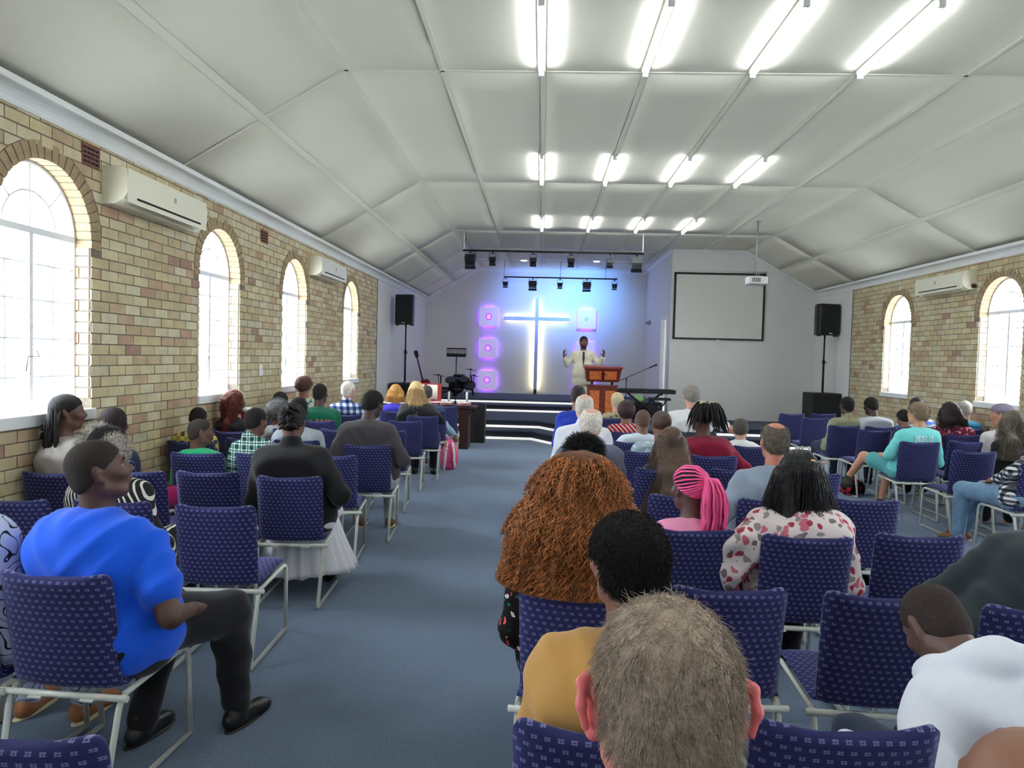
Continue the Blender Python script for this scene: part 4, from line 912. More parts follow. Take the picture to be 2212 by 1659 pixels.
# drum kit
DY = 18.0; dc = at_y(984, 840, DY); r = thing('electronic_drum_kit', 'black electronic drum kit with pads and cymbals on the stage', 'drum kit', (dc.x, DY, .63))
def drel(px, py): p = at_y(px, py, DY); return p.x - dc.x, p.z - .63
rack = MB()
for (a_, b_) in (((952, 850), (952, 812)), ((1022, 858), (1018, 812)), ((952, 838), (1020, 838)), ((985, 856), (985, 822)), ((958, 848), (1000, 826)), ((1000, 826), (1022, 846))):
    u, v = drel(*a_), drel(*b_); MB().tube([(u[0], 0, max(u[1], .02)), (v[0], 0, v[1])], .018, 8).build('rack_tube', M_blkm, r)
for k, (px, py, rad, tl) in enumerate(((976, 820, .15, .5), (1003, 820, .14, .5), (1014, 832, .16, .7), (958, 842, .17, .3), (988, 838, .15, .5))):
    x_, z_ = drel(px, py); R = Matrix.Rotation(tl, 3, 'X')
    d_ = MB().lathe((x_, -.15 + .05 * k, z_), [(rad * .9, -.025), (rad, -.02), (rad, .015), (rad * .95, .022), (.001, .022)], 20, R).build('pad', M_blk, r); MB().lathe((x_, -.15 + .05 * k, z_), [(rad * .93, .023), (rad * .9, .026), (.001, .026)], 20, R).build('mesh_head', mat('mesh_head', srgb(60, 62, 70), .6), d_)
for px, py, rad in ((947, 811, .17), (1017, 799, .15), (1024, 812, .14)):
    x_, z_ = drel(px, py); R = Matrix.Rotation(.15, 3, 'Y')
    cy_ = MB().lathe((x_, 0, z_), [(rad, 0), (rad * .6, .012), (.03, .018), (.025, .035), (.001, .036)], 24, R).build('cymbal', M_blkm, r); MB().cyl((x_, 0, z_ - .01), (x_ * .9, 0, max(z_ - .5, .05)), .009, 6).build('cymbal_arm', M_blkm, cy_)
for px in (960, 1005):
    x_, z_ = drel(px, 832); MB().tube([(x_, .05, z_ + .1), (x_ + .03, .05, z_ - .25)], .012, 6).build('white_stick', M_pl, r)
MB().lathe((drel(985, 848)[0], .1, .25), [(.05, -.06), (.2, -.05), (.2, .05), (.05, .06)], 20, Matrix.Rotation(PI / 2, 3, 'X')).build('kick_tower_pad', M_blk, r)
MB().box((drel(985, 848)[0], -.2, .03), (.12, .3, .04), Matrix.Rotation(.15, 3, 'X')).build('pedal', M_chrome, r)
r = thing('drum_stool', 'round black drum stool behind the drum kit', 'stool', (dc.x + .0, DY + .75, .63)); MB().lathe((0, 0, .45), [(.12, 0), (.16, .02), (.16, .06), (.14, .08), (.001, .085)]).build('seat', M_blk, r); MB().cyl((0, 0, .1), (0, 0, .45), .02).build('post', M_blkm, r)
for a in (0, 2.1, 4.2): MB().tube([(0, 0, .2), (.22 * math.cos(a), .22 * math.sin(a), .01)], .01, 6).build('leg', M_blkm, r)
# ------------------------------------------------------------------ bags and small things
def pattern_mat(name, base, cols, scale, kind='voronoi', thr=.32, coords='Object'):
    m, nt, b = nodes_of(name); b.inputs['Roughness'].default_value = .85; b.inputs['Specular IOR Level'].default_value = .2
    tc = nt.nodes.new('ShaderNodeTexCoord'); nz = nt.nodes.new('ShaderNodeTexNoise'); nz.inputs['Scale'].default_value = scale * .8; lnk(nt, tc.outputs[coords], nz.inputs['Vector'])
    ad = nt.nodes.new('ShaderNodeVectorMath'); ad.operation = 'MULTIPLY_ADD'; ad.inputs[1].default_value = (.06,) * 3; lnk(nt, nz.outputs['Color'], ad.inputs[0]); lnk(nt, tc.outputs[coords], ad.inputs[2])
    v = nt.nodes.new('ShaderNodeTexVoronoi'); v.inputs['Scale'].default_value = scale; lnk(nt, ad.outputs[0], v.inputs['Vector'])
    lt = nt.nodes.new('ShaderNodeMath'); lt.operation = 'LESS_THAN'; lt.inputs[1].default_value = thr; lnk(nt, v.outputs['Distance'], lt.inputs[0])
    cr = nt.nodes.new('ShaderNodeValToRGB'); cr.color_ramp.interpolation = 'CONSTANT'
    while len(cr.color_ramp.elements) < len(cols): cr.color_ramp.elements.new(.5)
    for i, (e, c) in enumerate(zip(cr.color_ramp.elements, cols)): e.position = i / len(cols); e.color = (*srgb(*c), 1)
    sx = nt.nodes.new('ShaderNodeSeparateXYZ'); lnk(nt, v.outputs['Color'], sx.inputs[0]); lnk(nt, sx.outputs[0], cr.inputs[0])
    mx = nt.nodes.new('ShaderNodeMix'); mx.data_type = 'RGBA'; mx.inputs['A'].default_value = (*srgb(*base), 1); lnk(nt, cr.outputs[0], mx.inputs['B']); lnk(nt, lt.outputs[0], mx.inputs['Factor']); lnk(nt, mx.outputs['Result'], b.inputs['Base Color'])
    return m
def backpack(name, label, x, y, z0, w_, h, d, m1, m2, rz, cat='backpack', lie=False):
    r = thing(name, label, cat, (x, y, z0), rz)
    lp = []
    for t in range(11):
        t /= 10; s_ = math.sin(PI * (t * .92 + .06)) ** .32; z = h * t
        lp.append([Vector((w_ / 2 * s_ * (1 - .25 * t ** 3) * math.copysign(abs(math.cos(a)) ** .6, math.cos(a)), d / 2 * s_ * math.copysign(abs(math.sin(a)) ** .6, math.sin(a)), z)) for a in [2 * PI * k / 24 for k in range(24)]])
    MB().loft(lp).build('body', m1, r)
    for s_ in (-1, 1): MB().tube([(s_ * w_ * .14, -d * .48, h * .92), (s_ * w_ * .22, -d * .60, h * .6), (s_ * w_ * .24, -d * .58, h * .3), (s_ * w_ * .3, -d * .42, h * .08)], [.028] * 4, 8, flat=.35).build('strap', m2, r)
    MB().tube([(-.04, 0, h * .97), (-.03, 0, h + .035), (.03, 0, h + .035), (.04, 0, h * .97)], .008, 6).build('carry_loop', m1, r)
    MB().box((0, d * .48, h * .32), (w_ * .7, d * .25, h * .42), None, .03).build('front_pocket', m2, r)
    return r
M_pink = mat('pink_nylon', srgb(238, 92, 150), .6, noise=.15, nscale=20); M_pinkp = pattern_mat('pink_floral', (226, 214, 210), [(240, 140, 170), (170, 176, 160), (236, 120, 160)], 26, thr=.3)
p = at_z(967, 1016, 0); backpack('backpack', 'pink backpack with flowery straps on the aisle floor', p.x, p.y + .1, 0, .27, .44, .2, M_pink, M_pinkp, .25)
M_rf = pattern_mat('red_black_floral', (24, 20, 22), [(196, 44, 56), (214, 90, 90), (150, 30, 44)], 16, thr=.42)
p = at_z(1840, 1072, 0); r = backpack('shoulder_bag', 'slumped red and black patterned bag on the floor in the right section', p.x + .05, p.y + .12, 0, .34, .2, .2, M_rf, M_blk, .6, 'bag')
p = at_z(1957, 1052, 0); backpack('handbag', 'tan bag standing on the floor below the turquoise shirt', p.x, p.y + .15, 0, .24, .22, .14, mat('tan_leather', srgb(160, 112, 70), .6), mat('tan_dark', srgb(110, 70, 44), .6), 0, 'bag')
p = at_z(1984, 1050, 0); backpack('handbag', 'dark red bag standing right of the tan bag', p.x + .1, p.y + .2, 0, .22, .22, .14, mat('dark_red_leather', srgb(96, 30, 26), .6), mat('dark_red2', srgb(60, 20, 20), .6), 0, 'bag')
p = at_z(1860, 1296, .0); r = backpack('handbag', 'black leather handbag on the floor between two near empty chairs', at_z(1855, 1255, .2).x, at_z(1855, 1255, .2).y, 0, .2, .3, .14, mat('black_leather', srgb(30, 34, 36), .3), M_blk, .1, 'bag')
# clothes draped over chairs
def drape(label, x, y, ang, m):
    r = thing('draped_jacket', label, 'jacket', (x, y, 0), math.radians(ang)); lp = []
    W = .235
    for t in range(13):
        s_ = t / 12
        if s_ < .5: z = .52 + .37 * (s_ / .5); yo = -.078 - .02 * math.sin(6 * s_)
        else: z = .89 - .30 * ((s_ - .5) / .5); yo = .02 + .02 * s_
        ww = W * (1 + .05 * math.sin(9 * s_))
        lp.append([Vector((-ww + 2 * ww * k / 16, yo - .012 * math.sin(k * 1.9 + s_ * 3) + (0 if s_ != .5 else .03) - .02 * (1 - (2 * k / 16 - 1) ** 2), z + .012 * (k / 8 - 1) ** 2)) for k in range(17)])
    V = [v for L_ in lp for v in L_]; F = [(j * 17 + i, j * 17 + i + 1, (j + 1) * 17 + i + 1, (j + 1) * 17 + i) for j in range(12) for i in range(16)]
    o = MB().add(V, F, True).build('jacket_body', m, r); md = o.modifiers.new('s', 'SOLIDIFY'); md.thickness = .012
    for s_ in (-1, 1): MB().tube([(s_ * .2, -.05, .87), (s_ * .25, -.09, .7), (s_ * .24, -.08, .5)], [.05, .05, .035], 10).build('sleeve', m, r)
c_ = CH['Q14'].location; drape('dark navy jacket hung over the chair behind the white T-shirt', c_.x, c_.y - .02, 5, mat('navy_cloth', srgb(40, 46, 62), .9, noise=.1, nscale=30, bump=.2))
M_redp = mat('red_card', srgb(190, 30, 52), .5)
p = at_y(524, 905, 7.05); r = thing('paper_bucket', 'red and white paper bucket beside the long red-brown curls', 'bucket', (p.x, 7.15, p.z - .1)); MB().lathe((0, 0, 0), [(.045, 0), (.06, .17), (.001, .17)]).build('bucket_wall', M_redp, r); MB().lathe((0, 0, .17), [(.062, 0), (.062, .03), (.05, .035), (.001, .03)]).build('rim', M_pl, r)
p = at_z(2105, 1112, 0)
# ------------------------------------------------------------------ implicit body modeller
class SDF:
    """smooth-blended solids sampled on a grid, meshed once: one continuous surface"""
    def __init__(s): s.P = []
    def cone(s, a, b, ra, rb, k=.03, fx=None):      # tapered capsule
        s.P.append(('c', np.array(a, float), np.array(b, float), ra, rb, k)); return s
    def chain(s, pts, rs, k=.03):
        for i in range(len(pts) - 1): s.cone(pts[i], pts[i + 1], rs[i], rs[i + 1], k)
        return s
    def ell(s, c, r, R=None, k=.03): s.P.append(('e', np.array(c, float), np.array(r, float), np.eye(3) if R is None else np.array(R), k)); return s
    def carve(s, c, r, R=None, k=.01): s.P.append(('x', np.array(c, float), np.array(r, float), np.eye(3) if R is None else np.array(R), k)); return s
    def cut(s, p, n, k=.004): n = np.array(n, float); s.P.append(('p', np.array(p, float), n / np.linalg.norm(n), k)); return s
    def mesh(s, vox, noise=None):
        lo = np.full(3, 1e9); hi = -lo
        for p in s.P:
            if p[0] == 'c':
                for q, r in ((p[1], p[3]), (p[2], p[4])): lo = np.minimum(lo, q - r); hi = np.maximum(hi, q + r)
            elif p[0] == 'e': m_ = max(p[2]); lo = np.minimum(lo, p[1] - m_); hi = np.maximum(hi, p[1] + m_)
        lo -= 3 * vox; hi += 3 * vox; n = np.ceil((hi - lo) / vox).astype(int) + 1
        D = np.full(n, 1.0, np.float32); ax = [lo[i] + vox * np.arange(n[i]) for i in range(3)]
        for p in s.P:
            if p[0] == 'p':
                d = ((ax[0] - p[1][0]) * p[2][0])[:, None, None] + ((ax[1] - p[1][1]) * p[2][1])[None, :, None] + ((ax[2] - p[1][2]) * p[2][2])[None, None, :]
                d = d.astype(np.float32); kk = p[3]; h_ = np.maximum(kk - np.abs(D - d), 0) / kk; D = np.maximum(D, d) + h_ * h_ * kk * .25; continue
            k = max(p[-1], 1e-4); mg = 2 * vox + k
            if p[0] == 'c': l = np.minimum(p[1] - p[3], p[2] - p[4]) - mg; h = np.maximum(p[1] + p[3], p[2] + p[4]) + mg
            else: m_ = max(p[2]); l = p[1] - m_ - mg; h = p[1] + m_ + mg
            i0 = np.clip(np.floor((l - lo) / vox).astype(int), 0, n); i1 = np.clip(np.ceil((h - lo) / vox).astype(int) + 1, 0, n)
            if (i1 <= i0).any(): continue
            X = ax[0][i0[0]:i1[0]][:, None, None]; Y = ax[1][i0[1]:i1[1]][None, :, None]; Z = ax[2][i0[2]:i1[2]][None, None, :]
            if p[0] == 'c':
                a, b, ra, rb = p[1], p[2], p[3], p[4]; ba = b - a; L2 = max(ba @ ba, 1e-12)
                px, py, pz = X - a[0], Y - a[1], Z - a[2]
                t = np.clip((px * ba[0] + py * ba[1] + pz * ba[2]) / L2, 0, 1)
                d = np.sqrt((px - ba[0] * t) ** 2 + (py - ba[1] * t) ** 2 + (pz - ba[2] * t) ** 2) - (ra + (rb - ra) * t)
            else:
                R = p[3]; px, py, pz = X - p[1][0], Y - p[1][1], Z - p[1][2]
                q = [(px * R[0][j] + py * R[1][j] + pz * R[2][j]) / p[2][j] for j in range(3)]
                k0 = np.sqrt(q[0] ** 2 + q[1] ** 2 + q[2] ** 2) + 1e-9
                k1 = np.sqrt((q[0] / p[2][0]) ** 2 + (q[1] / p[2][1]) ** 2 + (q[2] / p[2][2]) ** 2) + 1e-9
                d = k0 * (k0 - 1) / k1
            S = D[i0[0]:i1[0], i0[1]:i1[1], i0[2]:i1[2]]
            if p[0] == 'x':
                d = -d; h_ = np.maximum(k - np.abs(S - d), 0) / k; D[i0[0]:i1[0], i0[1]:i1[1], i0[2]:i1[2]] = np.maximum(S, d) + h_ * h_ * k * .25
            else:
                h_ = np.maximum(k - np.abs(S - d), 0) / k; D[i0[0]:i1[0], i0[1]:i1[1], i0[2]:i1[2]] = np.minimum(S, d) - h_ * h_ * k * .25
        D = np.clip(D, -3 * vox, 3 * vox) if noise is None else D
        if noise is not None:
            amp, fr = noise; X = ax[0][:, None, None]; Y = ax[1][None, :, None]; Z = ax[2][None, None, :]
            nn = np.sin(fr * X + 1.3 * np.sin(fr * .7 * Z)) * np.sin(fr * 1.1 * Y + 2 * np.sin(fr * .6 * X) + 1) * np.sin(fr * .9 * Z + 1.7 * np.sin(fr * .8 * Y))
            D = np.clip(D + (amp * nn).astype(np.float32), -3 * vox, 3 * vox)
        g = vdb.FloatGrid(background=3 * vox); g.copyFromArray(np.ascontiguousarray(D, np.float32))
        V, T, Q = g.convertToPolygons(isovalue=0.0, adaptivity=0.0)
        V = V.astype(float) * vox + lo
        F = [np.asarray(x)[:, ::-1].astype(np.int32) for x in (Q, T) if len(x)]
        # keep the outside facing outwards
        q = F[0]; a = V[q[:, 0]]; nrm = np.cross(V[q[:, 1]] - a, V[q[:, 2]] - a)
        if (a * nrm).sum() < 0: F = [f[:, ::-1] for f in F]
        return V, F
def relax(V, F, it=2):
    for _ in range(it):
        acc = np.zeros_like(V); cnt = np.zeros(len(V))
        for f in F:
            m_ = f.shape[1]
            for i in range(m_):
                a, b = f[:, i], f[:, (i + 1) % m_]
                for j in range(3): acc[:, j] += np.bincount(a, V[b, j], len(V)) + np.bincount(b, V[a, j], len(V))
                cnt += np.bincount(a, minlength=len(V)) + np.bincount(b, minlength=len(V))
        V = V * .4 + .6 * acc / np.maximum(cnt, 1)[:, None]
    return V
def vnormals(V, F):
    N = np.zeros_like(V)
    for f in F:
        n_ = np.cross(V[f[:, 1]] - V[f[:, 0]], V[f[:, 2]] - V[f[:, 0]])
        for i in range(f.shape[1]):
            for j in range(3): N[:, j] += np.bincount(f[:, i], n_[:, j], len(V))
    return N / (np.linalg.norm(N, axis=1)[:, None] + 1e-12)
def folds(V, F, amp, seed=0, fr=22.):
    if amp <= 0: return V
    N = vnormals(V, F); x, y, z = V.T; s_ = seed * 1.7
    w_ = 1.2 * np.abs(np.sin(fr * .8 * (z * 1.2 - .9 * np.abs(x)) + 2.6 * np.sin(5 * x + s_))) ** 3 - .5 + np.sin(fr * (z * 1.3 + .5 * np.abs(x)) + 2.2 * np.sin(7 * x + s_) + 1.6 * np.sin(9 * y + s_)) * (.5 + .5 * np.sin(6 * x + 5 * z + s_)) + .6 * np.sin(fr * .6 * (x - .6 * z) + 2 * np.sin(8 * z + s_)) * (.5 + .5 * np.sin(9 * z - 4 * x + s_))
    return V + N * (amp * w_)[:, None]
def sdf_obj(name, sdf, vox, m, parent, fold=0, seed=0, rel=2, noise=None):
    V, F = sdf.mesh(vox, noise); V = relax(V, F, rel); V = folds(V, F, fold, seed)
    me = mesh_arr(name, V, F); o = obj(name, me, m, parent, smooth=True); return o
# ------------------------------------------------------------------ hair strands (thin prisms joined in one mesh)
def strands(name, P, N, dirf, length, rad, seg, m, parent, curl=0, curlf=60, jitter=.25, grav=0.0, seed=1, taper=.35, lean=0.0):
    rg = np.random.default_rng(seed); n = len(P); Ls = length * rg.uniform(.7, 1.15, n) if np.isscalar(length) else length
    d = dirf(P, N) + rg.normal(0, jitter, (n, 3)); d /= np.linalg.norm(d, axis=1)[:, None]
    up = np.cross(d, rg.normal(size=(n, 3))); up /= np.linalg.norm(up, axis=1)[:, None]; sd_ = np.cross(d, up)
    pts = []; cur = P.copy(); ph = rg.uniform(0, 6.28, n)
    for k in range(seg + 1):
        t = k / seg; c = curl * min(1, t * 4)
        pts.append(cur + c * (up * np.cos(ph + curlf * t * Ls)[:, None] + sd_ * np.sin(ph + curlf * t * Ls)[:, None]))
        d = d + np.array([0, 0, -grav]) * (1 / seg); d /= np.linalg.norm(d, axis=1)[:, None]
        cur = cur + d * (Ls / seg)[:, None]
    pts = np.stack(pts, 1)         # n, seg+1, 3
    a3 = np.array([0, 2.094, 4.189]); r = rad * (1 - (1 - taper) * np.linspace(0, 1, seg + 1))
    off = up[:, None, None, :] * np.cos(a3)[None, None, :, None] + sd_[:, None, None, :] * np.sin(a3)[None, None, :, None]
    V = (pts[:, :, None, :] + off * r[None, :, None, None]).reshape(-1, 3)
    base = (np.arange(n) * (seg + 1) * 3)[:, None, None]; q = []
    for k in range(seg):
        for j in range(3): j2 = (j + 1) % 3; q.append([k * 3 + j, k * 3 + j2, (k + 1) * 3 + j2, (k + 1) * 3 + j])
    F = (base + np.array(q)[None]).reshape(-1, 4)
    me = mesh_arr(name, V, F); return obj(name, me, m, parent, smooth=True)
def sample(o, n, seed=0, cond=None):
    me = o.data; nv = len(me.vertices); co = np.empty(nv * 3, np.float32); me.vertices.foreach_get('co', co); co = co.reshape(-1, 3).astype(float)
    no = np.empty(nv * 3, np.float32); me.vertices.foreach_get('normal', no); no = no.reshape(-1, 3).astype(float)
    idx = np.arange(nv)
    if cond is not None: idx = idx[cond(co, no)]
    rg = np.random.default_rng(seed); k = rg.choice(idx, min(n, len(idx) * 3), replace=True)
    return co[k] + rg.normal(0, .002, (len(k), 3)), no[k]
# ------------------------------------------------------------------ materials for people
def skin(c): return mat('skin_%d_%d_%d' % c, srgb(*c), .5, noise=.08, nscale=25, bump=.08, bscale=200, sss=.06)
BRN, DBR, LBR, PAL, PINKSK = (96, 62, 48), (70, 44, 36), (132, 90, 68), (206, 160, 138), (196, 128, 104)
def hairm(nm, c, rough=.5, rnd=.35, nz=.3, bump=.5, sc=60): return mat('hair_' + nm, srgb(*c), rough, noise=nz, nscale=sc, bump=bump, bscale=150, rand=rnd, spec=.35)
H_blk = hairm('black', (24, 20, 20), .75); H_afro = hairm('black_afro', (32, 27, 26), .9, bump=1.0, sc=200); H_gry = hairm('grey', (150, 144, 134)); H_wht = hairm('white', (212, 204, 192))
def cloth(nm, c, **k): return mat('cloth_' + nm, srgb(*c), k.pop('rough', .85), noise=k.pop('noise', .08), nscale=k.pop('nscale', 12), bump=k.pop('bump', .15), bscale=k.pop('bscale', 250), sheen=.15, spec=.2, **k)
def plaid(name, base, c1, c2, sc=16., lines=None, ax=(0, 2)):
    """woven check: two crossing sets of bars plus thin lines"""
    m, nt, b = nodes_of('plaid_' + name); b.inputs['Roughness'].default_value = .85; b.inputs['Specular IOR Level'].default_value = .2
    tc = nt.nodes.new('ShaderNodeTexCoord'); sp = nt.nodes.new('ShaderNodeSeparateXYZ'); lnk(nt, tc.outputs['Object'], sp.inputs[0])
    def M(op, a, b_=None):
        n = nt.nodes.new('ShaderNodeMath'); n.operation = op
        for i, v in enumerate((a, b_)):
            if v is None: continue
            if isinstance(v, (int, float)): n.inputs[i].default_value = v
            else: lnk(nt, v, n.inputs[i])
        return n.outputs[0]
    col = None; o_ = [sp.outputs[i] for i in ax]
    u = M('FRACT', M('MULTIPLY', M('ADD', o_[0], M('MULTIPLY', sp.outputs['Y'], .35)), sc)); v = M('FRACT', M('MULTIPLY', o_[1], sc))
    fu, fv = M('LESS_THAN', u, .5), M('LESS_THAN', v, .5)
    f = M('MULTIPLY', M('ADD', fu, fv), .5)
    cr = nt.nodes.new('ShaderNodeValToRGB'); cr.color_ramp.interpolation = 'CONSTANT'; cr.color_ramp.elements.new(.5)
    for e, p, c in zip(cr.color_ramp.elements, (0, .3, .8), (base, c1, c2)): e.position = p; e.color = (*srgb(*c), 1)
    lnk(nt, f, cr.inputs[0]); out = cr.outputs[0]
    if lines:
        l = M('MAXIMUM', M('LESS_THAN', M('ABSOLUTE', M('SUBTRACT', u, .75)), .06), M('LESS_THAN', M('ABSOLUTE', M('SUBTRACT', v, .75)), .06))
        mx = nt.nodes.new('ShaderNodeMix'); mx.data_type = 'RGBA'; lnk(nt, out, mx.inputs['A']); mx.inputs['B'].default_value = (*srgb(*lines), 1); lnk(nt, l, mx.inputs['Factor']); out = mx.outputs['Result']
    lnk(nt, out, b.inputs['Base Color']); return m
def stripes(name, c1, c2, sc, d=(1, 0, .2), thr=.5, warp=.0):
    m, nt, b = nodes_of('stripes_' + name); b.inputs['Roughness'].default_value = .85
    tc = nt.nodes.new('ShaderNodeTexCoord'); dt = nt.nodes.new('ShaderNodeVectorMath'); dt.operation = 'DOT_PRODUCT'; dt.inputs[1].default_value = d; lnk(nt, tc.outputs['Object'], dt.inputs[0])
    n1 = nt.nodes.new('ShaderNodeTexNoise'); n1.inputs['Scale'].default_value = 6; lnk(nt, tc.outputs['Object'], n1.inputs['Vector'])
    a = nt.nodes.new('ShaderNodeMath'); a.operation = 'MULTIPLY_ADD'; a.inputs[1].default_value = warp; lnk(nt, n1.outputs['Fac'], a.inputs[0]); lnk(nt, dt.outputs['Value'], a.inputs[2])
    f = nt.nodes.new('ShaderNodeMath'); f.operation = 'MULTIPLY'; f.inputs[1].default_value = sc; lnk(nt, a.outputs[0], f.inputs[0]); g = nt.nodes.new('ShaderNodeMath'); g.operation = 'FRACT'; lnk(nt, f.outputs[0], g.inputs[0])
    l = nt.nodes.new('ShaderNodeMath'); l.operation = 'LESS_THAN'; l.inputs[1].default_value = thr; lnk(nt, g.outputs[0], l.inputs[0])
    mx = nt.nodes.new('ShaderNodeMix'); mx.data_type = 'RGBA'; mx.inputs['A'].default_value = (*srgb(*c1), 1); mx.inputs['B'].default_value = (*srgb(*c2), 1); lnk(nt, l.outputs[0], mx.inputs['Factor']); lnk(nt, mx.outputs['Result'], b.inputs['Base Color'])
    return m
# ------------------------------------------------------------------ the figure
def rot(yaw, pitch=0, roll=0):
    return np.array(Matrix.Rotation(yaw, 3, 'Z') @ Matrix.Rotation(pitch, 3, 'X') @ Matrix.Rotation(roll, 3, 'Y'))
def head_prims(S, hc, R, s, ears=True, nb=None, fine=True):
    T = lambda x, y, z: hc + R @ (np.array([x, y, z]) * s)
    S.ell(T(0, -.012, .03), np.array([.076, .094, .085]) * s, R, .02); S.ell(T(0, .028, -.03), np.array([.060, .062, .078]) * s, R, .03)
    S.cone(T(-.02, .055, -.088), T(.02, .055, -.088), .026 * s, .026 * s, .02); S.cone(T(-.05, .0, -.06), T(-.02, .05, -.085), .025 * s, .024 * s, .02); S.cone(T(.05, .0, -.06), T(.02, .05, -.085), .025 * s, .024 * s, .02)
    S.cone(T(0, .088, .010), T(0, .104, -.022), .009 * s, .014 * s, .012); S.cone(T(-.012, .094, -.026), T(.012, .094, -.026), .010 * s, .010 * s, .01)
    S.cone(T(-.035, .074, .028), T(.035, .074, .028), .013 * s, .013 * s, .015)
    for q in (-1, 1):
        S.carve(T(q * .032, .1, .006), np.array([.018, .018, .014]) * s, R, .012 * s)
        S.cone(T(q * .048, .062, -.02), T(q * .03, .076, -.03), .02 * s, .016 * s, .02)
    S.cone(T(-.02, .090, -.052), T(.02, .090, -.052), .0085 * s, .0085 * s, .008); S.cone(T(-.016, .088, -.064), T(.016, .088, -.064), .009 * s, .009 * s, .008)
    if ears:
        for q in (-1, 1):
            Re = R @ rot(q * -.45, 0, q * .1)
            S.ell(T(q * .081, -.008, -.004), np.array([.0085, .019, .033]) * s, Re, .01); S.ell(T(q * .078, .002, -.030), np.array([.008, .011, .013]) * s, Re, .008)
            S.carve(T(q * .091, -.0, .0), np.array([.008, .010, .018]) * s, Re, .006)
    nb = T(0, -.03, -.15) if nb is None else nb
    S.cone(T(0, -.025, -.045), nb, .056 * s, .062 * s, .03)
def hand(S, wr, d, n_, s, curl=.5, side=1, spread=.12, r=.0088):
    """five fingers: wr wrist, d direction of the fingers, n_ palm normal (towards the palm side)"""
    d = np.array(d, float); d /= np.linalg.norm(d); n_ = np.array(n_, float); n_ -= d * (n_ @ d); n_ /= np.linalg.norm(n_); x = np.cross(d, n_) * side
    S.cone(wr, wr + d * .035 * s, .026 * s, .028 * s, .02)
    pc = wr + d * .055 * s
    for u in (-.022, 0, .022): S.cone(wr + d * .02 * s + x * u * .6 * s, wr + d * .085 * s + x * u * s, .016 * s, .014 * s, .015)
    for i, (u, l) in enumerate(((-.031, .060), (-.011, .074), (.010, .080), (.030, .070))):
        p = wr + d * .085 * s + x * u * s; dd = d + x * (u * 6 * spread)
        for j, f in enumerate((.45, .32, .25)):
            a = curl * (j + .4); q = dd * math.cos(a) + n_ * math.sin(a); e = p + q / np.linalg.norm(q) * l * f * s
            S.cone(p, e, r * s * (1.05 - .08 * j), r * s * (.98 - .08 * j), .004); p = e
    t0 = wr + d * .02 * s + x * .03 * s; t1 = t0 + (d * .6 + x * .75 + n_ * .3) * .042 * s; t2 = t1 + (d * .85 + x * .3 + n_ * .4) * .034 * s
    S.cone(t0, t1, .014 * s, .011 * s, .012).cone(t1, t2, .0105 * s, .009 * s, .004)
PEOPLE = []
